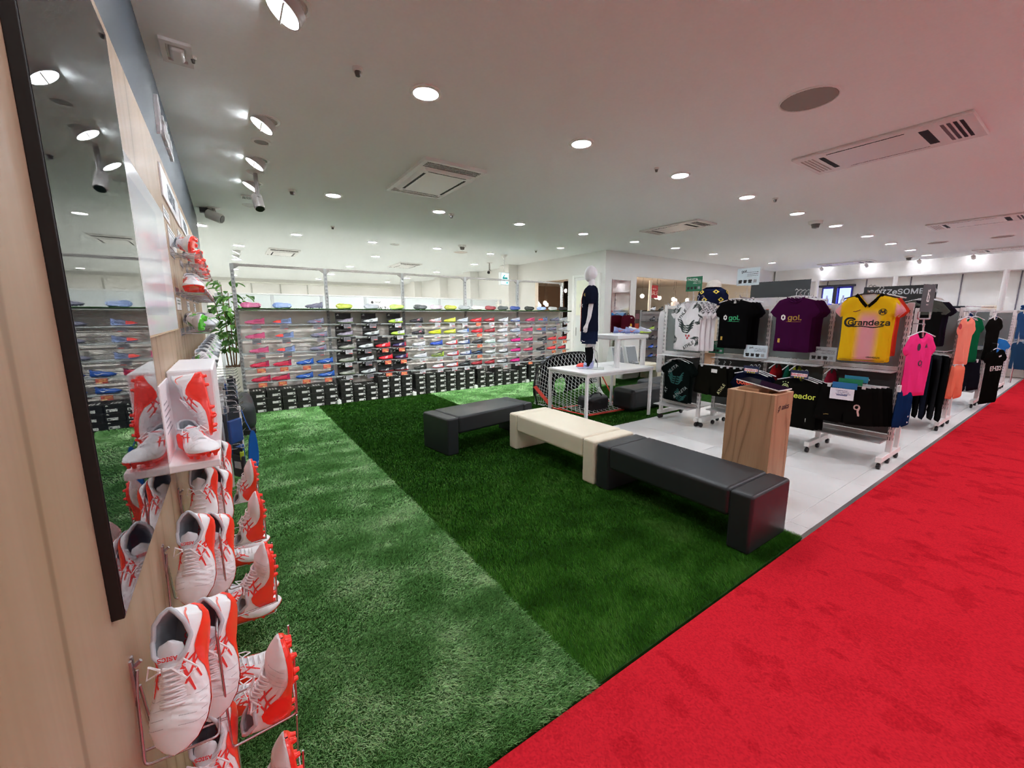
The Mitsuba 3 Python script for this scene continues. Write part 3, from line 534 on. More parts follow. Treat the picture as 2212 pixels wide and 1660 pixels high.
# (column in the photo, colour word, upper, sole, toe, mark, mark colour, heel, tag)
W0, G0 = 'e8e9ec', 'a9aeb6'
ROWS = [
 [(a5(565), 'pink', 'b03e68', 'c4647f', 'd0608a', None, '', None, 'd'), (a5(830), 'red and slate blue', '56607c', '8ba0cf', 'ee4f48', None, '', '6b7ca8', 'd'), (a5(1148), 'slate grey', '666679', '55586a', None, 's', 'b03548', None, 'd'),
  (a7(450), 'purple grey', '7d7484', '5d6a52', '8d8894', 'w', 'b8b2bf', None, 'd'), (a7(860), 'silver', 'c3c8c9', '3a3d42', None, '3', '17181a', None, 'd'), (a7(1265), 'white and lime', 'd6d8d8', 'a7c83a', 'b9dd54', '3', '202226', None, 'w'),
  (a6(410), 'black', '232128', '1b1a1e', None, 'n', 'd98a97', None, 'd'), (a6(612), 'pale pink and grey', 'bdbec4', 'd99a9d', 'dcaeb0', None, '', None, 'w'), (a6(770), 'yellow', 'cfd146', 'b8bb3c', None, 's', 'eceed0', None, 'w'), (a6(905), 'pale blue grey', 'c4ccd4', 'b0bac5', None, 'w', '7d93ad', None, 'w'), (a6(1050), 'red', 'c5262f', 'b01f2a', None, 'w', 'e8b9ba', None, 'r'), (a6(1192), 'dark red', '8a1c26', '5d141b', None, 'w', 'd8c9c9', None, 'w'), (a6(1342), 'white', 'dadce2', 'c7c9d0', None, 'w', '8d93a6', None, 'w'), (a6(1470), 'light grey', 'c0c5d0', '3c57a5', None, 'w', '6d7f9d', None, 'w'), (a6(1630), 'pink', 'ba4467', 'c45a78', None, None, '', None, 'd'), (a6(1770), 'red and slate blue', '56607c', '8ba0cf', 'ee4f48', None, '', '6b7ca8', 'd'), (a6(1895), 'slate grey', '6a6d80', '55586a', None, 's', '8c3f50', None, 'd'), (a6(1985), 'grey white', 'c9ccd0', 'eceef0', None, 'w', '6e7480', None, 'w')],
 [(a5(555), 'pink', 'b03e68', 'c4647f', 'd0608a', None, '', None, 'd'), (a5(840), 'red and slate blue', '56607c', '8ba0cf', 'ee4f48', None, '', '6b7ca8', 'd'), (a5(1172), 'slate grey', '666679', '55586a', None, 's', 'b03548', None, 'd'),
  (a7(435), 'purple grey', '7d7484', '5d6a52', '8d8894', 'w', 'b8b2bf', None, 'd'), (a7(870), 'silver', 'c3c8c9', '3a3d42', None, '3', '17181a', None, 'd'), (a7(1290), 'white and lime', 'd6d8d8', 'a7c83a', 'b9dd54', '3', '202226', None, 'w'),
  (a6(425), 'black', '232128', '1b1a1e', None, 'n', 'd98a97', None, 'd'), (a6(605), 'bright yellow', 'd8e02a', 'c7cf24', None, 'w', 'a5aa30', None, 'w'), (a6(765), 'yellow green', 'c3c83f', 'a9ae35', None, 's', 'eceed0', None, 'w'), (a6(910), 'pale blue grey', 'c8d0d8', 'b0bac5', None, 'w', '4f78b5', '2a58a8', 'w'), (a6(1060), 'red', 'c5262f', 'b01f2a', None, 'w', 'e8b9ba', None, 'r'), (a6(1197), 'dark red', '8a1c26', '5d141b', None, 'w', 'd8c9c9', None, 'w'), (a6(1335), 'white', 'dadce2', 'c7c9d0', None, 'w', '8d93a6', None, 'w'), (a6(1475), 'pale grey', 'd0d4dc', '8ea0c5', None, 'w', '6d7f9d', None, 'w'), (a6(1610), 'pink', 'ba4467', 'c45a78', None, None, '', None, 'd'), (a6(1755), 'red and slate blue', '56607c', '8ba0cf', 'ee4f48', None, '', '6b7ca8', 'd'), (a6(1872), 'slate grey', '6a6d80', '55586a', None, 's', '8c3f50', None, 'd'), (a6(1990), 'grey white', 'c9ccd0', 'eceef0', None, 'w', '6e7480', None, 'w')],
 [(a5(580), 'pink', 'b03e68', 'c4647f', 'd0608a', None, '', None, 'd'), (a5(840), 'red and slate blue', '56607c', '8ba0cf', 'ee4f48', None, '', '6b7ca8', 'd'), (a5(1155), 'slate grey', '666679', '55586a', None, 's', 'b03548', None, 'd'),
  (a7(450), 'grey olive', '83837d', '5d6a52', '9a9c90', 'w', 'c9c9c4', None, 'w'), (a7(760), 'silver', 'c3c8c9', '3a3d42', None, '3', '17181a', None, 'd'), (a7(1040), 'red', 'd2242f', '8d1820', None, '3', 'f0e6e6', None, 'r'), (a7(1310), 'navy and red', '2c2450', '5a2030', None, '3', 'f0eef4', 'a02a38', 'r'),
  (a6(428), 'white', 'dfe1e6', 'c9ced6', None, 'w', 'aeb6c2', None, 'w'), (a6(620), 'blue', '2443a0', '1d3680', None, 'w', '8ea3d6', None, 'w'), (a6(780), 'white and red', 'dcdde2', 'c02733', None, 'w', '30323a', 'b62832', 'w'), (a6(917), 'white and navy', 'dadde4', '27407f', None, 'w', '27407f', '27407f', 'w'), (a6(1062), 'black', '26272c', '1a1b1f', None, 'w', '8a8f98', None, 'r'), (a6(1200), 'white mint', 'dde4e2', 'a8d0c4', None, 'w', '98bdb2', None, 'w'), (a6(1335), 'white', 'dadce2', 'c7c9d0', None, 'w', '8d93a6', None, 'w'), (a6(1477), 'magenta', 'c51f79', 'a11762', None, 's', 'e27ab0', None, 'w'), (a6(1612), 'pink', 'ba4467', '9c3555', None, None, '', None, 'd'), (a6(1765), 'black', '202125', '2e3138', None, 's', 'eceded', None, 'd'), (a6(1870), 'coral red', 'e34a50', 'c4363e', None, None, '', None, 'r'), (a6(1980), 'red', 'c42a33', '8d1b23', None, None, '', None, 'r')],
 [(a5(570), 'crimson', 'b21f3c', 'c5314f', None, None, '', '8e1a40', 'r'), (a5(793), 'crimson', 'b21f3c', 'c5314f', None, None, '', '8e1a40', 'r'), (a5(1015), 'blue', '1c4c9c', '173f85', None, 's', 'f0f2f5', None, 'r'), (a5(1210), 'blue', '1c4c9c', '173f85', None, 's', 'f0f2f5', None, 'r'),
  (a7(430), 'grey olive', '83837d', '5d6a52', '9a9c90', 'w', 'c9c9c4', None, 'w'), (a7(760), 'silver', 'c3c8c9', '3a3d42', None, '3', '17181a', None, 'd'), (a7(1075), 'red', 'd2242f', '8d1820', None, '3', 'f0e6e6', None, 'r'), (a7(1330), 'navy and red', '2c2450', '5a2030', None, '3', 'f0eef4', 'a02a38', 'r'),
  (a6(440), 'white', 'dfe1e6', 'c9ced6', None, 'w', 'aeb6c2', None, 'w'), (a6(630), 'olive and lime', '4d5636', 'a9c53a', None, 'w', 'b6cf4a', '93ad3a', 'w'), (a6(795), 'white and red', 'dcdde2', 'c02733', None, 'w', '28304a', 'b62832', 'w'), (a6(935), 'white and navy', 'dadde4', '27407f', None, 'w', '27407f', '27407f', 'w'), (a6(1060), 'black and blue', '24262c', '23406c', None, 'w', '3d6ea8', None, 'r'), (a6(1203), 'white', 'e2e4e6', '9aa8a6', None, 'w', 'a8b4b2', None, 'w'), (a6(1340), 'white and black', 'dfe0e4', '26272b', None, 'w', '26272b', '3a3c42', 'w'), (a6(1478), 'magenta', 'c51f79', 'a11762', None, 's', 'e27ab0', None, 'w'), (a6(1610), 'pink', 'c24b62', '9c3555', None, None, '', None, 'd'), (a6(1745), 'black', '202125', '2e3138', None, 's', 'eceded', None, 'd'), (a6(1862), 'coral red', 'e8504f', 'c4363e', None, None, '', None, 'r'), (a6(1975), 'red', 'b32835', '7d1b28', None, None, '', '44306a', 'r')],
 [(a5(570), 'crimson', 'b21f3c', 'c5314f', None, None, '', '8e1a40', 'r'), (a5(766), 'crimson', 'b21f3c', 'c5314f', None, None, '', '8e1a40', 'r'), (a5(1000), 'blue', '1c4c9c', '173f85', None, 's', 'f0f2f5', None, 'r'), (a5(1215), 'blue', '1c4c9c', '173f85', None, 's', 'f0f2f5', None, 'r'),
  (a7(430), 'grey olive', '83837d', '5d6a52', '9a9c90', 'w', 'c9c9c4', None, 'w'), (a7(775), 'silver', 'c3c8c9', '3a3d42', None, '3', '17181a', None, 'd'), (a7(1080), 'black and white', '26262a', '8d1820', None, '3', 'f0eeee', None, 'r'), (a7(1330), 'black and white', '2a2a2e', '8d1820', None, '3', 'f0eeee', 'd9d9dc', 'r'),
  (a6(435), 'black', '23241f', '1b1b1a', None, 'n', 'c9c9c5', None, 'w'), (a6(630), 'white and coral', 'dddfe6', 'c9444a', None, 'w', 'e05a55', '2a2a30', 'w'), (a6(785), 'white and coral', 'd8dae4', 'd0504e', None, 'w', 'e9bdb8', 'e0564f', 'w'), (a6(920), 'black and white', '232628', '1a1c1d', None, 'w', 'b9c0bf', None, 'w'), (a6(1050), 'dark red', '8a1c26', '5d141b', None, 'w', 'c56a6f', None, 'w'), (a6(1192), 'dark red', '8a1c26', '5d141b', None, 'w', 'c56a6f', None, 'w'), (a6(1335), 'white and black', 'dfe0e4', '26272b', None, 'w', '26272b', '2e3036', 'w'), (a6(1470), 'magenta', 'c51f79', 'a11762', None, 's', 'e27ab0', None, 'w'), (a6(1610), 'black', '201c20', '3a1d22', None, 's', 'f0eeee', None, 'r'), (a6(1745), 'black', '2a2c2f', '1d1f21', None, 's', '9aa0a6', None, 'd'), (a6(1855), 'slate grey', '7d8598', '55586a', None, 's', 'b8c0d0', None, 'd')],
]
SHELF = ['uppermost wire shelf', 'second wire shelf', 'middle wire shelf', 'fourth wire shelf', 'lowest wire shelf']
TOELEFT = lambda x, y, z, yaw=0., lean=0.: rotz(x, y, 180 + yaw, z) @ trimesh.transformations.rotation_matrix(math.radians(lean), [1, 0, 0])
for r, row in enumerate(ROWS):
    z = ROWZ[r]
    for i, (px, word, up, so, toe, mk, mc, heel, tag) in enumerate(row):
        x = px2x(px, 7.36)
        bay2 = 745 < px < 880 and a7(0) < px < a7(1420)
        M = TOELEFT(x + .1325, 7.37 + rng.uniform(-.006, .006), z + .011, rng.uniform(-5, 5)) @ np.diag([1, 1, 1, 1.])
        M[:3, :3] *= .98
        boot(M, f'{word} football boot, {ORD[i]} from the left on the {SHELF[r]}', 'football boots on the wire shelves', up, so, toe, mk, mc, heel, '2a2a2e' if up < 'a' else '55565c')
        pos = f'{ORD[i]} from the left along the {SHELF[r]}'
        if bay2:
            c_ = thing('display_card', f'black display card behind the {ORD[i]} boot on the {SHELF[r]}', 'display card', 'black display cards of the shoe wall')
            part(c_, 'board', box(x - .135, x + .118, 7.44, 7.446, z + .002, z + .178), color='131312', rough=.5)
            part(c_, 'emblem', extrude(unary_union([Polygon([(-.02 + .016 * j, 0), (-.009 + .016 * j, 0), (-.001 + .007 * j + .002, .010 + .009 * j), (-.0085 + .007 * j + .001 - .003 + .0, .014 + .009 * j - .004)]) for j in range(3)]).buffer(.0008), .001), color='c9c9c9', rough=.5, xf=frame((x - .10, 7.4395, z + .138), (1, 0, 0), (0, 0, 1)))
            b_ = part(c_, 'front_strip', box(x - .10, x + .155, 7.287, 7.291, z - .036, z - .001), color='151515', rough=.5)
            part(b_, 'mark', extrude(Polygon([(-.014, -.008), (.014, -.008), (.005, .010)]), .001), color='e2e2e2', xf=frame((x - .07, 7.2865, z - .018), (1, 0, 0), (0, 0, 1)))
        t_ = thing('price_tag', f'{"red sale" if tag == "r" else "white" if tag == "w" else "dark grey"} price tag under the {ORD[i]} boot on the {SHELF[r]}', 'price tag', 'price tags on the shoe wall')
        xt = x + .02; cc = {'r': 'b0453f', 'w': 'd2d3d6', 'd': '626066'}[tag]
        part(t_, 'card', box(xt - .06, xt + .055, 7.283, 7.287, z - .072, z - .006), color=cc, rough=.5)
        part(t_, 'print', cat(*[box(xt - .052 + .01 * (q % 2), xt + .02 + .012 * ((q * 7 + i) % 3), 7.2822, 7.2829, z - .022 - .013 * q, z - .015 - .013 * q) for q in range(3)]), color={'r': 'd9a060', 'w': '6e7078', 'd': '3a393d'}[tag], rough=.6, smooth=False)
        part(t_, 'price', box(xt - .005, xt + .05, 7.2822, 7.2829, z - .069, z - .057), color={'r': 'f0d9a0', 'w': 'b23a3c', 'd': 'b0524c'}[tag], rough=.6, smooth=False)
# boots on the turf-covered top shelf; some lie on their side showing the studs
TOPR = [(a5(500), 'pink', 'c64d82', 'e079a6', 1), (a5(805), 'pale blue', '6c8cc9', '9db8ee', 1), (a5(1113), 'slate grey', '666679', '55586a', 0), (a5(1405), 'yellow and grey', 'a9b02f', 'b7c034', 1), (a5(1670), 'grey', '8b8f96', '9fa3aa', 1), (a6(185), 'lime and grey', 'a5c65a', 'bfe06a', 1), (a6(440), 'black', '232728', '1b2022', 1), (a6(615), 'lilac grey', 'b8a9b9', 'c9b9c6', 1), (a6(770), 'yellow', 'b9bb30', 'a3a52a', 1), (a6(920), 'light grey', 'b9bcbe', '8f9496', 1), (a6(1062), 'red and white', 'c8474c', 'dcd6d6', 1), (a6(1203), 'dark red', '8d1820', '7d141c', 1), (a6(1340), 'dark grey', '5d6262', '4a4f4f', 1), (a6(1470), 'blue', '223f8a', '1d3576', 1), (a6(1625), 'black', '24261f', '1b1d18', 1), (a6(1757), 'pale blue', '8fa9d6', 'a9c0ea', 1), (a6(1880), 'black and white', '221c1a', 'c9c9c6', 1), (a6(1990), 'black', '1f1f1d', '191918', 1)]
for i, (px, word, up, so, side) in enumerate(TOPR):
    x = px2x(px, 7.40, 660)
    if side:   # lying over, sole towards the room
        M = np.eye(4); M[:3, :3] = np.array([[-1, 0, 0], [0, .25, .97], [0, .97, -.25]]).T @ np.eye(3) if False else np.column_stack([(-1, 0, .0), (0, .30, -.954), (0, .954, .30)])
        M[:3, :3] = np.column_stack([(-1, 0, 0), (0, .30, .954), (0, .954, -.30)]); M[:3, 3] = (x + .13, 7.38, 1.604 + .052)
    else: M = TOELEFT(x + .13, 7.40, 1.615)
    boot(M, f'{word} football boot on the turf-covered top shelf, {ORD[i]} from the left', 'boots on the turf-covered top shelf', up, so, None, None, '', None, '2b2b2e')

# black shoe boxes under the wall
def shoe_box(x, y, z, label, w=.202, d=.33, h=.112, small=True):
    k = thing('shoe_box', label, 'shoe box', 'black shoe boxes along the turf')
    part(k, 'body', box(x, x + w, y + .003, y + d, z, z + h - .03, .001), color='141412', rough=.5, smooth=False)
    part(k, 'lid', box(x - .002, x + w + .002, y, y + d + .002, z + h - .034, z + h - .001, .002), color='191916', rough=.5)
    part(k, 'size_label', box(x + w * .36, x + w * .90, y - .001, y + .0008, z + .014, z + .05), color='c9c9c6', rough=.6, smooth=False)
    part(k, 'barcode', box(x + w * .74, x + w * .86, y - .0016, y - .0008, z + .018, z + .038), color='3a3a3a', rough=.6, smooth=False)
    part(k, 'emblem', extrude(Polygon([(-.016, -.008), (.016, -.008), (.006, .012), (.002, .010)]), .001), color='d9d9d4', rough=.6, xf=frame((x + w * .83, y - .0002, z + h - .018), (1, 0, 0), (0, 0, 1)))
    part(k, 'lid_print', cat(*[box(x + w * (.2 + .2 * q), x + w * (.31 + .2 * q), y + .03, y + .17, z + h - .001, z + h) for q in range(3)]), color='a9a9a5', rough=.6, smooth=False)
    return k
STACKS = [(.185 + .208 * i, 3, 7.235 + .0 * i) for i in range(6)] + [(1.475 + .213 * i, n, 7.24) for i, n in enumerate((4, 3, 3, 4, 4, 4))] + [(2.80 + .214 * i, n, 7.23) for i, n in enumerate((4, 4, 4, 4, 4, 4))] + [(4.13 + .212 * i, n, 7.235) for i, n in enumerate((4, 3, 4, 3, 3, 4))] + [(5.45 + .212 * i, 4, 7.24) for i in range(6)]
STACKS[13 + 6] = (STACKS[19][0], 3, 7.235)
for i, (x, n, y) in enumerate(STACKS):
    for q in range(n):
        tier = 'topmost' if q == n - 1 else ('lowest' if q == 0 else ['', 'second from the floor', 'third from the floor'][q])
        hh = .115 if n == 3 and i < 6 else .100
        shoe_box(x + rng.uniform(-.004, .004), y + rng.uniform(-.006, .006), .012 + q * hh, f'black shoe box, {tier} in the {ORD[i]} stack from the left', h=hh - .001)
# ------------------------------------------------------------------ the wooden display wall on the left
WL = WALLX
tv = thing('wall_screen', 'tall black-framed glossy screen hung upright on the wooden wall', 'screen')
ty0, ty1, tz0, tz1 = .962, 1.735, .945, 2.288
part(tv, 'case', box(WL, WL + .0185, ty0, ty1, tz0, tz1, .001), color='0b0b0a', rough=.45)
scene['black_glass'] = {'type': 'twosided', 'b': {'type': 'plastic', 'int_ior': 1.75, 'diffuse_reflectance': {'type': 'rgb', 'value': [.0025, .0035, .009]}}}
part(tv, 'glass', box(WL + .0185, WL + .0195, ty0 + .004, ty1 - .004, tz0 + .004, tz1 - .004), 'black_glass', smooth=False, label='dark mirror-like glass')
k = thing('poster', 'large pale glossy poster panel on the wooden wall right behind the upright screen', 'poster')
part(k, 'panel', box(WL + .001, WL + .006, 1.79, 2.86, 1.43, 2.02, .001), color='d9dade', rough=.1)
part(k, 'print', box(WL + .006, WL + .0064, 1.86, 2.5, 1.5, 1.95), color='c9ccd4', rough=.12, smooth=False)
part(k, 'edge', box(WL + .001, WL + .008, 1.79, 2.86, 1.424, 1.43), color='c8b193', rough=.4)
def wall_sign(y0, y1, z0, z1, text, label, h):
    k = thing('wall_sign', label, 'sign')
    part(k, 'board', box(WL, WL + .008, y0, y1, z0, z1, .001), color='eceef2', rough=.4)
    part(k, 'lettering', letters(text, h, .0012, True), color='59626e', rough=.5, xf=frame((WL + .0082, (y0 + y1) / 2, (z0 + z1) / 2), (0, 1, 0), (0, 0, 1)))
    return k
wall_sign(3.0, 4.02, 2.14, 2.31, 'EXPERT', 'white sign board with grey capitals high on the wooden wall, nearest one', .085)
wall_sign(4.13, 4.95, 2.16, 2.30, 'SPEED', 'white sign board with grey capitals high on the wooden wall, farther one', .075)
for i, (y0, y1, z0, z1, lb) in enumerate(((2.94, 3.22, 2.02, 2.08, 'small framed card under the nearest white wall sign'), (3.75, 4.0, 2.03, 2.09, 'small framed card under the gap between the white wall signs'), (4.3, 4.6, 2.04, 2.09, 'small framed card under the farther white wall sign'), (3.0, 3.25, 1.53, 1.60, 'white price card under the second row of boots on the wooden wall, nearest'), (3.75, 3.95, 1.53, 1.60, 'white price card under the second row of boots on the wooden wall, second'), (4.5, 4.7, 1.53, 1.60, 'white price card under the second row of boots on the wooden wall, third'), (3.05, 3.45, 1.88, 2.0, 'white product card behind the red-soled boots of the top row'))):
    k = thing('wall_card', lb, 'card'); part(k, 'card', box(WL, WL + .004, y0, y1, z0, z1, .0008), color='dfe0e2', rough=.4); part(k, 'print', cat(*[box(WL + .004, WL + .0046, y0 + .02, y1 - .03 - .03 * q, z1 - .02 - .018 * q, z1 - .013 - .018 * q) for q in range(2)]), color='70757c', rough=.5, smooth=False)
k = thing('wall_logo', 'white script logo of raised letters on the grey band', 'logo')
part(k, 'lettering', brand_mesh(.14, .018), color='e9e9ea', rough=.35, xf=frame((WL - .004, 3.72, 2.69), (0, 1, 0), (0, 0, 1)), smooth=False)

# white boots with red-orange plates ------------------------------------------------
RED, WHT, GRN = 'ff3a2c', 'f7f6f8', '5fd03a'
NL = Last(.262, .051, .103, .066, .039, .40, .032)
WRAP = [(0, .12), (.10, .30), (.22, .62), (.30, .66), (.36, .50), (.46, .26), (.6, .16), (.8, .14), (1, .16)]
scene['gloss_red'] = {'type': 'twosided', 'b': {'type': 'principled', 'base_color': rgbd(RED), 'roughness': .22, 'specular': .6, 'clearcoat': .5, 'clearcoat_gloss': .9}}
def pro_boot(M, label, fine=True, group=None, red=RED, insole_text=True, upper=WHT):
    k = thing('white_football_boot', label, 'football boot', group); l = NL
    nt, ns = (72, 22) if fine else (26, 9)
    part(k, 'upper', bparts(('nu', fine), lambda: boot_upper(l, nt, ns, wrinkle=.0017 if fine else .0008)), color=upper, rough=.42, smooth=70, xf=M)
    part(k, 'collar', bparts(('nc', fine), lambda: tube([l.P(t, 1, 1, .001) + [0, 0, .001] for t in np.linspace(.36, .004, 24 if fine else 9)] + [l.P(t, 1, -1, .001) + [0, 0, .001] for t in np.linspace(.004, .36, 24 if fine else 9)], .0045, 8 if fine else 5)), color='c9ccd2', rough=.75, smooth=60, xf=M)
    part(k, 'lining', bparts(('nl', fine), lambda: boot_lining(l, 26 if fine else 10, 7 if fine else 4)), color='9aa0a8', rough=.85, smooth=60, xf=M)
    part(k, 'tongue', bparts('nt', lambda: boot_tongue(l)), color='dfe1e6', rough=.6, smooth=60, xf=M)
    part(k, 'laces', bparts(('nlc', fine), lambda: cat(boot_laces(l, 8 if fine else 5, .0023, .40, .66, 6 if fine else 4), tube([(l.L * .40 + .002, .012, l.zt(.38) + .006), (l.L * .36, .028, l.zt(.35) + .012), (l.L * .44, .045, l.zt(.45) - .004), (l.L * .50, .030, l.zt(.5) + .004), (l.L * .41, .008, l.zt(.40) + .008)], .0022, 5), tube([(l.L * .40 + .002, -.012, l.zt(.38) + .006), (l.L * .37, -.030, l.zt(.35) + .010), (l.L * .46, -.040, l.zt(.46) - .002), (l.L * .42, -.012, l.zt(.42) + .008)], .0022, 5))), color='f0eef0', rough=.6, xf=M)
    part(k, 'sole_plate', bparts(('ns', fine), lambda: boot_sole(l, 56 if fine else 24, WRAP, 5 if fine else 3)), 'gloss_red' if red == RED else 'paint', red, .25, 50, M, label='glossy red-orange outsole' if red == RED else 'bright green outsole')
    for i, (t, f) in enumerate(STUDS if fine else STUDS[:10]):
        part(k, 'stud', bparts(('st', i, fine), lambda: tube([(l.L * t, l.w(t) * f * .9, l.zb(t) - .004), (l.L * t, l.w(t) * f * .88, l.zb(t) - .010), (l.L * t, l.w(t) * f * .86, l.zb(t) - .018)], [.0095, .0068, .0052], 10 if fine else 6)), 'gloss_red' if red == RED else 'paint', red, .25, 40, M)
    for s in (1, -1): part(k, 'side_mark', bparts(('cb', s), lambda: cross_bars(l, s)), color='ee3f3c' if red == RED else '58c83c', rough=.45, xf=M)
    if fine:
        part(k, 'heel_stripe', bparts('hs', lambda: cat(*[boot_strip(l, [(.015, .45), (.06, .75), (.15, .9)], .004, s, n=8) for s in (1, -1)])), color='f08a80', rough=.5, xf=M)
        part(k, 'tongue_print', bparts('tp', lambda: move(letters('ASICS', .008, .0006, True), frame((l.L * .345, 0, l.zt(.36) + .009), (0, -1, 0), (.95, 0, -.30)))), color='e23c44', rough=.5, xf=M)
        if insole_text: part(k, 'insole_print', bparts('ip', lambda: move(letters('ASICS', .015, .0005, True), frame((l.L * .17, 0, l.zb(.2) + .0072), (1, 0, 0), (0, 1, 0)))), color='d23b48', rough=.6, xf=M)
        for s in (1, -1): part(k, 'rim_print', bparts(('rp', s), lambda: boot_strip(l, [(.02, .14), (.2, .13)], .0024, s, n=10)), color='e79a94', rough=.5, xf=M)
        part(k, 'seams', bparts('sm', lambda: cat(*[boot_strip(l, [(t, .25), (t + .03, .55), (t + .02, .9)], .0012, s, n=8, off=.0009) for s in (1, -1) for t in (.60, .66, .72, .78)])), color='c9c7ca', rough=.6, xf=M)
    return k
def aim(heel, toe, up):
    """Boot frame: the heel of the sole at one point, the toe towards another, the laces facing "up"."""
    heel, toe = np.asarray(heel, float), np.asarray(toe, float); x = toe - heel; x /= np.linalg.norm(x); z = np.asarray(up, float); z = z - x * (x @ z); z /= np.linalg.norm(z)
    M = np.eye(4); M[:3, 0], M[:3, 1], M[:3, 2], M[:3, 3] = x, np.cross(z, x), z, heel; return M
def boot_hanger(y, z, label, double=True):
    """Chrome wire holder: a wall plate, a hanging loop by the wall and a basket loop farther out."""
    k = thing('wire_hanger', label, 'hanger', 'chrome wire boot hangers on the wooden wall')
    w = .0028
    part(k, 'wall_plate', cat(box(WL, WL + .004, y - .012, y - .004, z - .07, z + .03), box(WL, WL + .004, y + .002, y + .010, z - .07, z + .03), cyl((WL + .004, y, z + .01), (WL + .016, y, z + .02), .004, 6)), 'chrome', smooth=30)
    part(k, 'wall_loop', tube(bend([(WL + .008, y, z), (WL + .004, y - .01, z - .05), (WL + .004, y - .04, z - .19), (-.10, y - .05, z - .19), (-.10, y + .06, z - .19), (WL + .004, y + .06, z - .19), (WL + .004, y + .02, z - .05)]), w, 8), 'chrome', smooth=60)
    x0, x1 = -.085, .052
    part(k, 'basket', cat(tube(bend([(x0, y + .12, z + .03), (x0, y, z + .02), (x0, y, z - .285), (x1, y + .01, z - .285), (x1 + .006, y + .01, z - .12)]), w, 8), tube(bend([(x0, y + .12, z + .03), (x0, y + .12, z - .25), (x1, y + .13, z - .25), (x1 + .006, y + .13, z - .12)]), w, 8), cyl((x1, y + .01, z - .285), (x1, y + .13, z - .25), w, 8), cyl((x0, y, z - .2), (WL, y, z - .19), w, 8)), 'chrome', smooth=60)
    return k
ST = [1.03, 1.53, 2.03, 2.53]
SN = ['nearest', 'second', 'third', 'fourth', 'fifth']
for i, Y in enumerate(ST):
    fine = i < 2; g = None
    w = ''
    pro_boot(aim((-.118, Y + .045, .862), (-.152, Y - .085, .655), (-.34, -.85, .55)), f'white boot hanging toe-down beside the wooden wall, {SN[i]} from the camera', fine)
    pro_boot(aim((-.072, Y + .150, .805), (-.105, Y + .03, .592), (-.34, -.85, .55)), f'white boot half hidden behind the {SN[i]} toe-down boot at the wooden wall', fine)
    pro_boot(aim((.040, Y + .055, .480), (.060, Y - .005, .740), (-1, -.10, .05)), f'white toe-up boot with red studs facing the turf, {SN[i]} from the camera', fine)
    boot_hanger(Y, .785, f'chrome wire hanger on the wooden wall, {SN[i]} from the camera')
    if i == 0:
        pro_boot(aim((-.095, Y + .095, .562), (-.126, Y - .03, .348), (-.34, -.85, .55)), 'white boot hanging at the bottom picture edge, its insole lettering showing', True)
        pro_boot(aim((.030, Y + .055, .185), (.048, Y + .01, .452), (-1, -.06, .05)), 'white toe-up boot at the bottom picture edge beside the turf', True)
        boot_hanger(Y + .03, .47, 'chrome wire hanger of the bottom row, nearest the camera')
    elif i < 4:
        pro_boot(aim((-.17, Y + .0, .16), (.085, Y - .03, .185), (0, -.25, 1)), f'white boot lying in the low wire basket below the {SN[i]} hanger, front one', i == 1)
        pro_boot(aim((-.17, Y + .11, .17), (.085, Y + .09, .195), (0, -.15, 1)), f'white boot lying in the low wire basket below the {SN[i]} hanger, rear one', False)
        k = thing('wire_basket', f'low chrome wire basket carrying lying boots below the {SN[i]} hanger', 'hanger')
        part(k, 'wire_loop', cat(tube(bend([(WL, Y - .04, .16), (.06, Y - .04, .158), (.06, Y + .14, .158), (WL, Y + .14, .16)]), .0028, 8), tube(bend([(WL, Y - .04, .26), (WL + .01, Y - .04, .158)]), .0028, 8), cyl((-.06, Y - .04, .158), (-.06, Y + .14, .158), .0028, 8)), 'chrome', smooth=60)
        part(k, 'wall_plate', box(WL, WL + .004, Y - .05, Y + .15, .24, .27), 'chrome', smooth=False)

# white display ledge with a back box, one boot hung on it and one standing
k = thing('display_ledge', 'white ledge and box on the wooden wall showing two white boots', 'display stand')
part(k, 'shelf', box(WL, -.072, 1.845, 2.14, .935, .963, .003), color='f3f1f3', rough=.35)
part(k, 'box', box(WL, -.072, 2.14, 2.68, .94, 1.275, .006), color='f1eff2', rough=.35)
sp = part(k, 'side_panel', box(WL, WL + .006, 1.88, 2.14, .963, 1.25, .001), color='eeecf0', rough=.3)
part(sp, 'print', cat(*[box(WL + .006, WL + .0064, 1.93, 2.03 + .03 * (q % 3), 1.17 - .022 * q, 1.176 - .022 * q) for q in range(6)]), color='9c99a2', rough=.5, smooth=False)
part(k, 'hook', cyl((-.15, 2.14, 1.2), (-.15, 2.09, 1.2), .004, 8), 'chrome')
pro_boot(aim((-.100, 2.095, 1.268), (-.075, 2.06, 1.005), (-1, 0, -.12)), 'white boot hung heel-up on the white display box, red studs to the right', True)
pro_boot(aim((-.185, 2.07, .976), (-.115, 1.872, .976), (0, 0, 1)), 'white laced boot standing on the white display ledge', True)

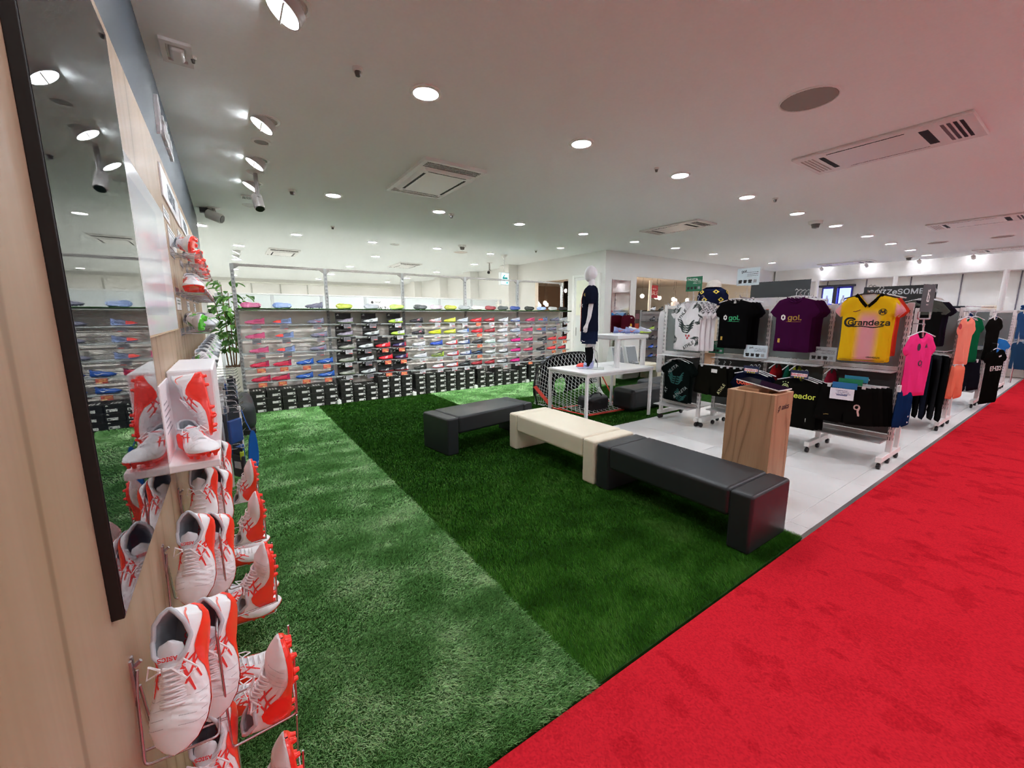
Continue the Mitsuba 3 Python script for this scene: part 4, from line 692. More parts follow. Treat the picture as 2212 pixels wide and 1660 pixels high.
# upper rows of boots on wire shelves
def wire_shelf(y, z, label, depth=.135, w=.11):
    k = thing('wire_shelf', label, 'shelf', 'small chrome wire shelves on the wooden wall')
    part(k, 'wires', cat(*[tube(bend([(WL, y + q, z + .0), (WL + depth, y + q, z), (WL + depth + .004, y + q, z + .022)]), .0024, 6) for q in (-w, -w / 3, w / 3, w)] + [cyl((WL + depth, y - w, z + .02), (WL + depth, y + w, z + .02), .0024, 6), cyl((WL + .03, y - w, z), (WL + .03, y + w, z), .0024, 6)]), 'chrome', smooth=60)
    part(k, 'wall_plate', box(WL, WL + .003, y - w - .01, y + w + .01, z - .012, z + .03), 'chrome', smooth=False)
for i, Y in enumerate((3.15, 3.75, 4.25, 4.75, 5.25)):
    pro_boot(aim((-.118, Y + .13, 1.905), (-.112, Y - .13, 1.90), (-1, -.1, .30)), f'white boot with red sole outwards in the top wall row, {SN[i]} from the camera', False)
    wire_shelf(Y, 1.845, f'chrome wire shelf of the top boot row, {SN[i]} from the camera')
for i, Y in enumerate((3.13, 3.48, 3.83, 4.18, 4.53, 4.88, 5.23)):
    pro_boot(aim((-.165, Y + .13, 1.645), (-.135, Y - .13, 1.645), (0, 0, 1)), f'white boot toe forward on the second wall row, {ORD[i]} from the camera', False)
    wire_shelf(Y, 1.628, f'chrome wire shelf of the second boot row, {ORD[i]} from the camera')
GREY_IT = ['d9dadd', 'b9bcc2', '8f9399', 'e6e6e8', '6d7178']
for i, Y in enumerate((3.15, 3.5, 3.8, 4.1, 4.4, 4.7, 5.0, 5.3)):
    if i == 0: pro_boot(aim((-.118, Y + .13, 1.455), (-.112, Y - .13, 1.45), (-1, -.1, .30)), 'white boot with bright green sole lying on the third wire row', False, red=GRN, upper='dcdde0')
    else: pro_boot(aim((-.15, Y + .13, 1.41), (-.11, Y - .12, 1.41), (0, -.1, 1)), f'pale boot on the third wall row, {ORD[i - 1]} behind the green-soled one', False, red=('9fd08a' if i % 3 == 0 else 'b9bcc0'), upper=GREY_IT[i % 4])
    wire_shelf(Y, 1.393, f'chrome wire shelf of the third boot row, {ORD[i]} from the camera')
for i, Y in enumerate((2.95, 3.3, 3.65, 4.0, 4.35, 4.7, 5.05, 5.4)):
    pro_boot(aim((-.15, Y + .13, 1.195), (-.11, Y - .12, 1.195), (0, -.1, 1)), f'pale boot on the fourth wire row of the wall, {ORD[i]} from the camera', False, red=('a9adb2', '7d8288', 'c9cbd0')[i % 3], upper=GREY_IT[(i + 2) % 5])
    wire_shelf(Y, 1.178, f'chrome wire shelf of the fourth boot row, {ORD[i]} from the camera')

# peg hooks with small packets below
PK = ['23262e', '8f949c', '2a4a86', 'c9ccd0', '3b3f46', 'a03a3c', '1d1f24', '5c6a80', 'd8d9da', '31363c']
n_ = 0
for r, z in enumerate((.93, .68)):
    for i in range(12 if r == 0 else 11):
        Y = 2.86 + .22 * i + .1 * r; L_ = .245
        pg = thing('peg_hook', f'chrome peg hook of the {["upper", "lower"][r]} peg row, {ORD[i]} from the camera', 'hook', 'peg hooks on the wooden wall')
        part(pg, 'arm', tube(bend([(WL, Y, z), (WL + L_, Y, z + .006), (WL + L_ + .018, Y, z + .026)]), .003, 6), 'chrome', smooth=60)
        part(pg, 'label_arm', tube(bend([(WL, Y, z + .035), (WL + L_ * .9, Y, z + .035), (WL + L_ * .93, Y, z + .015)]), .002, 5), 'chrome', smooth=60)
        part(pg, 'wall_plate', box(WL, WL + .004, Y - .02, Y + .02, z - .015, z + .045), 'chrome', smooth=False)
        if i > 8: continue
        for q in range(3):
            x = WL + .055 + .075 * q; c = PK[n_ % 10]; n_ += 1; hh = .15 + .05 * ((n_ * 7) % 3) / 2
            a = thing('accessory_packet', f'{"dark" if int(c[:2], 16) < 90 else "pale"} packet, {ORD[q]} from the wall on the {ORD[i]} {["upper", "lower"][r]} peg', 'packet', 'accessory packets on the pegs')
            Mp = rotz(x, Y, (35, -28, 18, -40, 50)[n_ % 5])
            part(a, 'packet', rbox(-.011, .011, -.05, .05, z - hh - .03, z - .035, .0105, 10), color=c, rough=.4, xf=Mp)
            part(a, 'header_card', box(-.0015, .0015, -.042, .042, z - .055, z + .012), color=('dfe0e2' if n_ % 3 else '20242c'), rough=.5, smooth=False, xf=Mp)
            part(a, 'print', box(-.0125, -.0110, -.03, .025, z - hh * .8, z - hh * .5), color='c9cdd4' if int(c[:2], 16) < 100 else '4a4f58', rough=.5, smooth=False, xf=Mp)
k = thing('insole_pack', 'bright blue pair of insoles hanging at the end of a peg', 'insoles')
ins = Polygon([(.028 * math.cos(a) * (1 + .18 * math.sin(a)) - .006 * math.sin(2 * a), .125 * math.sin(a)) for a in np.linspace(0, 2 * PI, 40)[:-1]])
part(k, 'insole', extrude(ins.buffer(.004), .006), color='1356a8', rough=.4, xf=frame((.052, 2.80, .70), (.75, .66, 0), (.10, 0, 1)))
part(k, 'insole', extrude(ins.buffer(.004), .006), color='175fb8', rough=.4, xf=frame((.055, 2.83, .69), (.75, .66, 0), (.10, 0, 1)))
part(k, 'print', letters('SOLE', .012, .0006, True), color='9cc0e8', rough=.5, xf=frame((.062, 2.788, .63), (.75, .66, 0), (.10, 0, 1)))
part(k, 'hang_strap', tube([(.052, 2.81, .825), (.035, 2.84, .87), (.018, 2.86, .945)], .003, 5), color='1356a8', rough=.5)
k = thing('hang_tag', 'slim dark tag with a lime cap hanging at the peg front', 'tag')
part(k, 'body', rbox(-.012, .006, 2.925, 2.955, .50, .62, .006, 8), color='2e3638', rough=.4)
part(k, 'cap', rbox(-.014, .008, 2.922, 2.958, .615, .67, .006, 8), color='c9e03a', rough=.4)
part(k, 'tip', rbox(-.010, .004, 2.928, 2.952, .44, .505, .006, 8), color='d8dad8', rough=.4)
part(k, 'string', tube([(-.004, 2.94, .67), (-.004, 2.955, .69), (-.004, 2.96, .697)], .0015, 4), color='d8dad8')
# ------------------------------------------------------------------ clothes
from scipy.spatial import Delaunay
import shapely
def cloth_slab(poly, thick=.018, res=.028, folds=.008, seed=0, fold_dir='v', taper=.035):
    """A garment hanging flat: front and back sheets that meet at the outline, with soft vertical folds. Local x across, y up, +z towards the viewer.
    Returns (front mesh, whole mesh, depth(x, y))."""
    poly = poly.buffer(0); P = poly.buffer(-res * .45); bx = poly.bounds
    xs, ys = np.meshgrid(np.arange(bx[0], bx[2], res), np.arange(bx[1], bx[3], res)); r = np.random.default_rng(seed)
    G = np.stack([xs.ravel(), ys.ravel()], 1) + r.uniform(-res * .12, res * .12, (xs.size, 2)); G = G[shapely.contains_xy(P, G[:, 0], G[:, 1])]
    B = []
    rings = [poly.exterior] + list(poly.interiors)
    for ring in rings:
        n = max(8, int(ring.length / res)); B += [ring.interpolate(d).coords[0] for d in np.linspace(0, ring.length, n, endpoint=False)]
    B = np.array(B); V2 = np.vstack([G, B]); F = Delaunay(V2).simplices; c = V2[F].mean(1); F = F[shapely.contains_xy(poly, c[:, 0], c[:, 1])]
    a = V2[F]; area = (a[:, 1, 0] - a[:, 0, 0]) * (a[:, 2, 1] - a[:, 0, 1]) - (a[:, 1, 1] - a[:, 0, 1]) * (a[:, 2, 0] - a[:, 0, 0]); F[area < 0] = F[area < 0][:, ::-1]
    bound = shapely.boundary(poly)
    off = r.uniform(0, 50)
    def depth(x, y):
        d = shapely.distance(shapely.points(x, y), bound); e = np.sqrt(np.clip(d / taper, 0, 1))
        q = np.stack([np.asarray(x) * (11 if fold_dir == 'v' else 5) + off, np.asarray(y) * 2.6, np.full(np.shape(x), seed * 3.7)], -1)
        return e * (thick + folds * ((meshkit.fbm(q, 2, seed) - .5) * 2.6 + .55 * np.sin(np.asarray(x) * 34 + 2.2 * np.sin(np.asarray(y) * 4 + seed) + off) * np.clip(-np.asarray(y) * 2.2, 0, 1)))
    zf = depth(V2[:, 0], V2[:, 1]); n = len(V2)
    front = trimesh.Trimesh(np.column_stack([V2, zf]), F, process=False)
    V = np.vstack([np.column_stack([V2, zf]), np.column_stack([V2, -zf * .9])]); nb = np.arange(len(G), n); m = np.arange(n, 2 * n).copy(); m[nb] = nb
    whole = trimesh.Trimesh(V, np.vstack([F, m[F][:, ::-1]]), process=False); whole.remove_unreferenced_vertices()
    return front, whole, depth
def on_cloth(mesh, depth, off=.0016, maxe=.02):
    """Lays flat lettering on the garment: x, y stay, z follows the folds."""
    m = mesh
    for _ in range(2):
        if len(m.faces) < 3000 and m.edges_unique_length.max() > maxe: m = m.subdivide()
    m = m.copy(); v = np.array(m.vertices); v[:, 2] = v[:, 2] - v[:, 2].min() + depth(v[:, 0], v[:, 1]) + off - .0008; m.vertices = v; return m
def at2(m, x, y, a=0.0, s=1.0):
    m = m.copy(); m.apply_scale(s); m.apply_transform(trimesh.transformations.rotation_matrix(math.radians(a), [0, 0, 1])); m.apply_translation([x, y, 0]); return m
def tee(w=1.0, l=.62, sleeve=1.0, neck='round', sag=0.0):
    h = [(.080 * w, 0.0), (.20 * w, -.030), (.305 * w * (.6 + .4 * sleeve), -.155), (.245 * w, -.215 * (.8 + .2 * sleeve)), (.222 * w, -.185), (.215 * w, -.40 * l / .62), (.222 * w, -l)]
    n = {'round': [(.05 * w, -.042), (0, -.058)], 'v': [(.035 * w, -.05), (0, -.095)], 'polo': [(.05 * w, -.05), (0, -.10)]}[neck]
    R = h[::-1] + [h[0]] if False else h
    pts = R + [(-x, y) for x, y in R[::-1]] + [(-x, y) for x, y in n if x > 0] + [(x, y) for x, y in n[::-1]]
    k = len(R); pts = [(x, y + (-.012 * math.cos(x / (.222 * w) * PI / 2) if abs(y + l) < 1e-6 else 0)) for x, y in pts]
    return Polygon(pts).buffer(.006).buffer(-.004)
def hanger_mesh(clear=True, w=.19):
    return cat(tube(bend([(-w, -.035, 0), (-.03, .012, 0), (.03, .012, 0), (w, -.035, 0)], .03), .006, 6), tube([(0, .012, 0), (0, .05, 0), (.018, .068, 0), (.0, .088, 0), (-.016, .075, 0)], .0026, 6))
_slab = {}
def slab(key, fn):
    if key not in _slab: _slab[key] = fn()
    return _slab[key]
def hang_tee(name_, label, M, color, shape=None, thick=.020, seed=0, group=None, hangcol='dfe3e6', res=.028, collar=None, cuffs=None, cat_='t-shirt', low=False, neck='round'):
    k = thing(name_, label, cat_, group)
    key = (str(shape), seed % 5, res, thick)
    f, wh, dp = slab(key, lambda: cloth_slab(shape, thick, res, .0125, seed % 5))
    part(k, 'fabric', wh, 'cloth', color, .8, 60, M)
    part(k, 'hanger', hanger_mesh(), color=hangcol, rough=.25, smooth=60, xf=M)
    if collar: part(k, 'collar', tube(bend([(.082, .004, .004), (.05, -.040, .014), (0, -.056, .016), (-.05, -.040, .014), (-.082, .004, .004)], .05, 8), .006, 6), 'cloth', collar, .8, 60, M)
    return k, dp
FACE = lambda x, y, z, yaw=0.: frame((x, y, z), (math.sin(math.radians(yaw)), -math.cos(math.radians(yaw)), 0), (0, 0, 1))   # garment whose front looks along -x (towards the camera side)
FACE_Y = lambda x, y, z, yaw=0.: frame((x, y, z), (math.cos(math.radians(yaw)), math.sin(math.radians(yaw)), 0), (0, 0, 1))    # front looks along -y (towards the aisle)

# ------------------------------------------------------------------ white double-sided rack on castors
def castor(x, y): return cat(cyl((x, y, .028), (x, y, .075), .010, 8), lathe([(0, -.014), (.026, -.014), (.029, 0), (.026, .014), (0, .014)], 14).apply_transform(trimesh.transformations.rotation_matrix(PI / 2, [1, 0, 0])).apply_translation([x, y, .029]))
def slots(x, y0, z0, z1): return cat(*[box(x - .0012, x, y0 + .016 * j - .012, y0 + .016 * j - .006, z, z + .032) for z in np.arange(z0, z1, .055) for j in (0, 1)])
def rack(label, xs, ys, h=1.62, post_x=None, end='ffffff'):
    """xs = (front foot, post, back post, back foot); ys = uprights from far to near."""
    k = thing('garment_rack', label, 'clothes rack', 'white garment racks on castors')
    x0, xp, xb, x1 = xs
    for i, y in enumerate(ys):
        e = i in (0, len(ys) - 1); c = 'e9e8e6'
        u = part(k, 'upright', box(xp - .02, xp + .02, y - .022, y + .022, .10, h, .003), color=c, rough=.35)
        part(u, 'slots', cat(slots(xp - .02, y + .008, .25, h - .1), *[box(xp - .010 + .016 * j, xp - .004 + .016 * j, y - .0232, y - .022, z, z + .032) for z in np.arange(.25, h - .1, .055) for j in (0, 1)]), color='55585a', rough=.6, smooth=False)
        f = part(k, 'foot', cat(box(x0, x1, y - .024, y + .024, .07, .125, .004), box(x0 - .001, x0, y - .008, y + .008, .082, .108)), color='f2f2f0', rough=.35)
        for xc in (x0 + .03, xp + .02, x1 - .03): part(f, 'castor', castor(xc, y), color='141416', rough=.45)
        part(k, 'back_upright', box(xb - .015, xb + .015, y - .018, y + .018, .10, .98 if not e else h - .05, .002), color=c, rough=.35)
    for a, b in zip(ys[:-1], ys[1:]):
        lo, hi = b + .024, a - .024
        part(k, 'top_rail', box(xp - .015, xp + .015, lo, hi, h - .05, h - .01, .002), color='e4e4e2', rough=.35)
        part(k, 'mid_rail', box(xp - .018, xp + .018, lo, hi, .955, .995, .002), color='e4e4e2', rough=.35)
        part(k, 'low_rail', box(xp - .015, xp + .015, lo, hi, .26, .30, .002), color='dcdcda', rough=.35)
        part(k, 'mesh_panel', box(xp - .004, xp + .004, lo, hi, 1.0, h - .055), color='7d8583', rough=.5)
        part(k, 'mesh_panel', box(xp - .004, xp + .004, lo, hi, .31, .95), color='4a4d4c', rough=.6)
        part(k, 'mid_shelf', box(xp - .20, xp - .02, lo, hi, .945, .953, .001), color='d5d7d8', rough=.3)
        part(k, 'low_shelf', box(xp - .22, xb + .05, lo, hi, .24, .252, .001), color='b5b7b7', rough=.35)
    return k
RX = (5.12, 5.42, 5.68, 5.76)
R1 = rack('long white garment rack behind the oak plinth, its near end beside the red carpet', RX, [2.96, 2.34, 1.715, 1.105])
R0 = rack('white garment rack holding the white patterned shirts, beside the display table', (5.10, 5.16, 5.6, 5.7), [3.60, 3.02], 1.64)

def arm(k, x, y, z, L_=.34):
    a_ = part(k, 'hanging_arm', tube(bend([(x, y, z), (x - L_, y, z + .012), (x - L_ - .015, y, z + .035)]), .006, 8), 'chrome', smooth=60)
    part(a_, 'clip', box(x - .005, x + .012, y - .014, y + .014, z - .03, z + .02, .002), 'chrome', smooth=False)
# --- white shirts with black wave print
TEE = tee(1.0, .60)
TEEV = tee(.88, .62, neck='v')
TEEP = tee(.82, .64, neck='polo')
def waves(s=1.0):
    """Winged emblem: two wings of wavy bars that meet at the foot."""
    out = []
    for j in range(4):
        t = np.linspace(0, 1, 14)
        L_ = [(-.125 + .122 * q, .035 - .075 * q + .027 * j + .014 * math.sin(q * 7.5)) for q in t]
        R_ = [(.006 + .095 * q, -.040 + .085 * q + .030 * j + .014 * math.sin(q * 7.0 + 2)) for q in t]
        for P_ in (L_, R_): out.append(LineString([(x * s, y * s) for x, y in P_]).buffer(.0078 * s, cap_style=2))
    return unary_union(out)
def dots(s): return unary_union([Point(x * s, y * s).buffer(.012 * s, 6) for x, y in ((0, -.035), (-.018, -.008), (.018, -.008))])
def athleta(text, h): return letters(text, h, .0012, True)
xs0 = 5.13
arm(R0, 5.16, 3.14, 1.665, .20)
for q in range(4):
    M = FACE(4.95 + .045 * q, 3.135 - .035 * q, 1.665, -6 + 2 * q)
    k, dp = hang_tee('patterned_shirt', ['white football shirt with black wave print and red dots, front of its row', 'white patterned shirt second in the row beside the display table', 'white patterned shirt third in the row beside the display table', 'white patterned shirt last in the row beside the display table'][q], M, 'ecebee', TEEV, seed=q, res=.026, group='white patterned shirts')
    if q == 0:
        part(k, 'emblem', on_cloth(at2(extrude(waves(1.0), .001), -.005, -.36, -8), dp), color='1d2b2b', rough=.8, smooth=False, xf=M)
        part(k, 'red_dots', on_cloth(at2(extrude(dots(1.15), .001), .035, -.42), dp), color='b03038', rough=.8, smooth=False, xf=M)
        for (x, y, a, h, t) in ((-.085, -.17, 52, .042, 'ATHLE'), (.045, -.555, 30, .042, 'ATHLE')): part(k, 'lettering', on_cloth(at2(athleta(t, h), x, y, a), dp), color='1b1f22', rough=.8, smooth=False, xf=M)
        for (x, y, a) in ((-.175, -.12, -20), (.155, -.10, 150), (-.185, -.52, 80), (.19, -.26, 60), (.16, -.52, 120)):
            sub = extrude(affinity.translate(affinity.rotate(waves(.55), a), x, y).intersection(TEEV.buffer(-.006)), .001); part(k, 'side_print', on_cloth(sub, dp), color='22302f', rough=.8, smooth=False, xf=M)
        part(k, 'neck_trim', tube([(.078, 0, .006), (.035, -.05, .018), (0, -.094, .020), (-.035, -.05, .018), (-.078, 0, .006)], .004, 6), 'cloth', 'c9c9cc', .8, 60, M)
    part(k, 'sleeve_lettering', on_cloth(at2(athleta('ATHLETA', .030), .18, -.075, -48), dp), color='15181a', rough=.8, smooth=False, xf=M)
    part(k, 'sleeve_lettering', on_cloth(at2(athleta('ATHLETA', .030), -.18, -.075, 48), dp), color='15181a', rough=.8, smooth=False, xf=M)
arm(R0, 5.30, 3.66, 1.64, .03)
k = thing('white_garment', 'plain white garment hanging on the far side of the white patterned shirts', 'shirt')
f, wh, dp = cloth_slab(Polygon([(-.10, 0), (.10, 0), (.14, -.12), (.12, -.9), (-.12, -.9), (-.14, -.12)]), .03, .04, .012, 3)
part(k, 'fabric', wh, 'cloth', 'd6d6d6', .8, 60, FACE_Y(5.28, 3.72, 1.56)); part(k, 'hanger', hanger_mesh(w=.09), color='dfe3e6', rough=.3, xf=FACE_Y(5.28, 3.72, 1.565))

# --- black and purple shirts with the hexagon and lettering
def gol_print(k, dp, M, col):
    hx = Polygon([(.030 * math.cos(a), .034 * math.sin(a)) for a in np.arange(6) * PI / 3 + PI / 6]).difference(Polygon([(.012 * math.cos(a), .015 * math.sin(a)) for a in np.arange(6) * PI / 3 + PI / 6]))
    part(k, 'hexagon_print', on_cloth(at2(extrude(affinity.scale(hx, .85, 1), .001), -.092, -.215), dp), color='e6e6e4', rough=.8, smooth=False, xf=M)
    part(k, 'lettering', on_cloth(at2(letters('gol.', .055, .0012, True), .016, -.215), dp), color=col, rough=.8, smooth=False, xf=M)
    part(k, 'underline', on_cloth(extrude(shapely.box(-.06, -.262, .075, -.2585), .001), dp), color=col, rough=.8, smooth=False, xf=M)
    part(k, 'hem_badge', on_cloth(extrude(shapely.box(-.128, -.49, -.105, -.445), .001), dp), color='c0a04a', rough=.8, smooth=False, xf=M)
arm(R1, 5.40, 2.56, 1.70, .30); arm(R1, 5.40, 1.93, 1.70, .30); arm(R1, 5.40, 1.36, 1.70, .30)
T_A = tee(.76, .585)
for q in range(4):
    M = FACE(5.06 + .075 * q, 2.60 - .010 * q, 1.685, 4 - 2 * q)
    c = ['0f0f10', '111112', '0e0e0f', '15151a'][q]
    k, dp = hang_tee('lettered_shirt', ['black t-shirt with green lettering, front of its row on the rack', 'black t-shirt second in the row behind the green lettering', 'black t-shirt third in the row behind the green lettering', 'black t-shirt last in the row behind the green lettering'][q], M, c, T_A, seed=q + 1, group='black lettered shirts', collar='1a1a1a')
    if q == 0: gol_print(k, dp, M, '35a06c'); part(k, 'neck_label', box(-.014, .014, -.050, -.020, -.004, .0), color='c9c9c6', xf=M)
for q in range(4):
    M = FACE(5.06 + .075 * q, 1.955 - .010 * q, 1.69, 3 - 2 * q)
    c = ['3d1238', '3a1135', '38102f', '351030'][q]
    k, dp = hang_tee('lettered_shirt', ['dark purple t-shirt with ochre lettering, front of its row on the rack', 'dark purple t-shirt second in its row', 'dark purple t-shirt third in its row', 'dark purple t-shirt last in its row'][q], M, c, T_A, seed=q + 2, group='purple lettered shirts', collar='431640')
    if q == 0: gol_print(k, dp, M, 'a8863c')
# --- yellow and pink polo shirts
scene['yellow_pink'] = {'type': 'twosided', 'b': {'type': 'diffuse', 'reflectance': mikit.proc(lambda p, n, uv: mikit.mix(mi.Color3f(*map(float, srgb('e0b71f'))), mi.Color3f(*map(float, srgb('dc9aa0'))), mikit.smoothstep(.10, .03, dr.abs(uv.x - .02)) * mikit.smoothstep(-.13, -.24, uv.y) + mikit.smoothstep(.19, .215, dr.abs(uv.x)) * 1.0))}}
for q in range(4):
    M = FACE(5.06 + .075 * q, 1.335 - .008 * q, 1.695, 6 - 2 * q)
    if q < 2:
        k = thing('polo_shirt', ['yellow and pink football shirt with black collar, front of its row', 'yellow and pink football shirt second in its row'][q], 'football shirt', 'yellow and pink shirts')
        f, wh, dp = slab(('polo', q), lambda: cloth_slab(TEEP, .024, .024, .0125, 2 + q))
        v, F, n = meshkit.arrays(wh, 60); uvp = v[:, :2].copy(); vw = v @ M[:3, :3].T + M[:3, 3]
        kk = fresh(k + '__fabric'); scene[kk] = {'type': 'ply', 'filename': meshkit.write_ply((vw, F), False, uvp, None, normals=n @ M[:3, :3].T), 'face_normals': False, 'bsdf': {'type': 'ref', 'id': 'yellow_pink'}}
        part(k, 'hanger', hanger_mesh(), color='2a2a2c', rough=.3, xf=M)
        for sg in (1, -1): part(k, 'collar', grid(8, 4, lambda u, t: np.stack([sg * (.088 - .088 * u + .022 * t * (1 - .4 * u)), .012 - .115 * u - .022 * t, .008 + .020 * np.sqrt(np.clip(u, 0, 1)) + .004 * np.sin(t * PI)], -1)), 'cloth', '17140f', .8, 60, M)
        part(k, 'neck_lining', grid(5, 4, lambda u, t: np.stack([(u - .5) * .13 * (1 - .75 * t), .0 - .09 * t, -.012 + 0 * u], -1)), 'cloth', 'd6d2cf', .8, 60, M)
        if q == 0:
            part(k, 'lettering', on_cloth(at2(letters('Grandeza', .050, .0012, True), .022, -.265), dp), color='1c1712', rough=.8, smooth=False, xf=M)
            part(k, 'lettering_swirl', on_cloth(extrude(unary_union([LineString([(-.115 + .040 * math.cos(a), -.262 + .040 * math.sin(a)) for a in np.linspace(.7, 5.6, 20)]).buffer(.0085), LineString([(-.09, -.305), (-.02, -.30), (.06, -.312), (.13, -.298)]).buffer(.0045)]), .001), dp), color='1c1712', rough=.8, smooth=False, xf=M)
            part(k, 'chest_emblem', on_cloth(at2(extrude(unary_union([Point(0, 0).buffer(.030, 12).difference(Point(0, 0).buffer(.025, 12)), LineString([(-.016, -.014), (-.014, .016), (0, -.008), (.014, .016), (.016, -.014)]).buffer(.0045)]), .001), .115, -.165), dp), color='2a2210', rough=.8, smooth=False, xf=M)
            part(k, 'chest_mark', on_cloth(at2(ribbon([(-.026, -.004), (-.008, -.006), (.026, .010)], .006), -.075, -.155), dp), color='7a3a30', rough=.8, smooth=False, xf=M)
            part(k, 'hem_print', on_cloth(at2(letters('GRANDEZA', .014, .0012, True), .09, -.595), dp), color='3a2f12', rough=.8, smooth=False, xf=M)
            part(k, 'hem_band', on_cloth(extrude(shapely.box(-.172, -.632, .172, -.622), .0008), dp), color='a5861c', rough=.8, smooth=False, xf=M)
    else: hang_tee('lettered_shirt', ['coral red shirt behind the yellow and pink shirts, front one', 'coral red shirt behind the yellow and pink shirts, rear one'][q - 2], M, ['dd4a33', 'd24030'][q - 2], T_A, seed=q, group='coral shirts')

# shirts hung on the rack's other side, partly seen between the rows
for i, (y, z, c, lb) in enumerate(((2.12, 1.66, '9fb51c', 'lime green shirt behind the black lettered shirts'), (1.56, 1.66, '0f5468', 'petrol blue shirt behind the purple shirts'), (1.48, 1.66, 'e0492f', 'bright orange shirt behind the yellow shirts at the rack end'))):
    hang_tee('back_shirt', lb, FACE(5.60 + .02 * i, y, z, 0), c, T_A, seed=i, res=.04)
# --- lower row
arm(R0, 5.30, 3.38, .99, .15)
SLEEV = Polygon([(.07, 0), (.13, -.01), (.165, -.12), (.20, -.20), (.205, -.58), (-.205, -.58), (-.20, -.20), (-.165, -.12), (-.13, -.01), (-.07, 0), (-.045, -.06), (0, -.085), (.045, -.06)])
for q in range(2):
    M = FACE(5.00 + .05 * q, 3.27 - .02 * q, .905, -8)
    k, dp = hang_tee('sleeveless_shirt', ['dark green and black football shirt with grey lettering hanging low on the rack', 'black football shirt behind the dark green low-hanging shirt'][q], M, '0e1413', tee(.95, .58), seed=q, res=.026)
    if q == 0:
        part(k, 'emblem', on_cloth(at2(extrude(waves(1.1), .001), -.01, -.30, -12), dp), color='164a46', rough=.8, smooth=False, xf=M)
        part(k, 'emblem', on_cloth(at2(extrude(waves(.8), .001), .06, -.53, -30), dp), color='164a46', rough=.8, smooth=False, xf=M)
        for (x, y, a, t) in ((-.06, -.13, 40, 'HLETA'), (.08, -.44, 40, 'ATHLETA'), (-.16, -.44, 70, 'AT')): part(k, 'lettering', on_cloth(at2(athleta(t, .042), x, y, a), dp), color='7d8584', rough=.8, smooth=False, xf=M)
        part(k, 'shoulder_lettering', on_cloth(at2(athleta('ATHLETA', .024), -.165, -.055, 28), dp), color='e2e4e3', rough=.8, smooth=False, xf=M)
SHORTS = Polygon([(-.19, 0), (.19, 0), (.235, -.36), (.02, -.375), (0, -.22), (-.02, -.375), (-.235, -.36)]).buffer(.005)
def shorts(label, M, color='121212', seed=0, group=None, tag=None, sc=1.0):
    k = thing('shorts', label, 'shorts', group)
    f, wh, dp = slab(('shorts', seed % 4, sc), lambda: cloth_slab(affinity.scale(SHORTS, sc, sc, origin=(0, 0)), .022, .03, .012, seed % 4))
    part(k, 'fabric', wh, 'cloth', color, .8, 60, M)
    part(k, 'clip_hanger', cat(box(-.17, .17, .012, .020, -.004, .004), box(-.15, -.12, -.025, .02, -.012, .012), box(.12, .15, -.025, .02, -.012, .012), tube([(0, .018, 0), (0, .05, 0), (.016, .064, 0), (0, .08, 0)], .0024, 6)), color='d5d9db', rough=.25, xf=M)
    if tag: part(k, 'price_label', box(.02, .10, -.075, -.03, .032, .034), color=tag, rough=.5, xf=M)
    return k, dp
for q in range(4):
    M = FACE(5.02 + .05 * q, 2.80 - .05 * q, .86 - .005 * q, -5 + 3 * q)
    k, dp = shorts(['black ribbed shorts with a white label clip, front of the low row', 'black shorts second in the low row beside the green shirt', 'black shorts third in the low row beside the green shirt', 'black shorts last in the low row beside the green shirt'][q], M, ['14130f', '121210', '11110f', '131311'][q], q, 'black shorts of the low row', 'e4e4e2')
    if q == 0: part(k, 'lettering', on_cloth(at2(athleta('ATHLE', .034), .16, -.27, 62), dp), color='b9b486', rough=.8, smooth=False, xf=M)
def header_card(M, cols, lb, text=None):
    k = thing('header_card', lb, 'card')
    part(k, 'card', box(-.085, .085, -.03, .055, 0, .002), color=cols[0], rough=.4, xf=M); part(k, 'band', box(-.075, .075, -.01, .025, .002, .003), color=cols[1], rough=.4, smooth=False, xf=M)
    part(k, 'print', letters(text or '0000', .022, .001, True), color=cols[2], rough=.5, smooth=False, xf=M @ trimesh.transformations.translation_matrix([0, .0075, .003]))
    part(k, 'dots', cat(*[box(-.045 + .025 * j, -.03 + .025 * j, -.026, -.014, .002, .003) for j in range(4)]), color='d8b83a', smooth=False, xf=M); return k
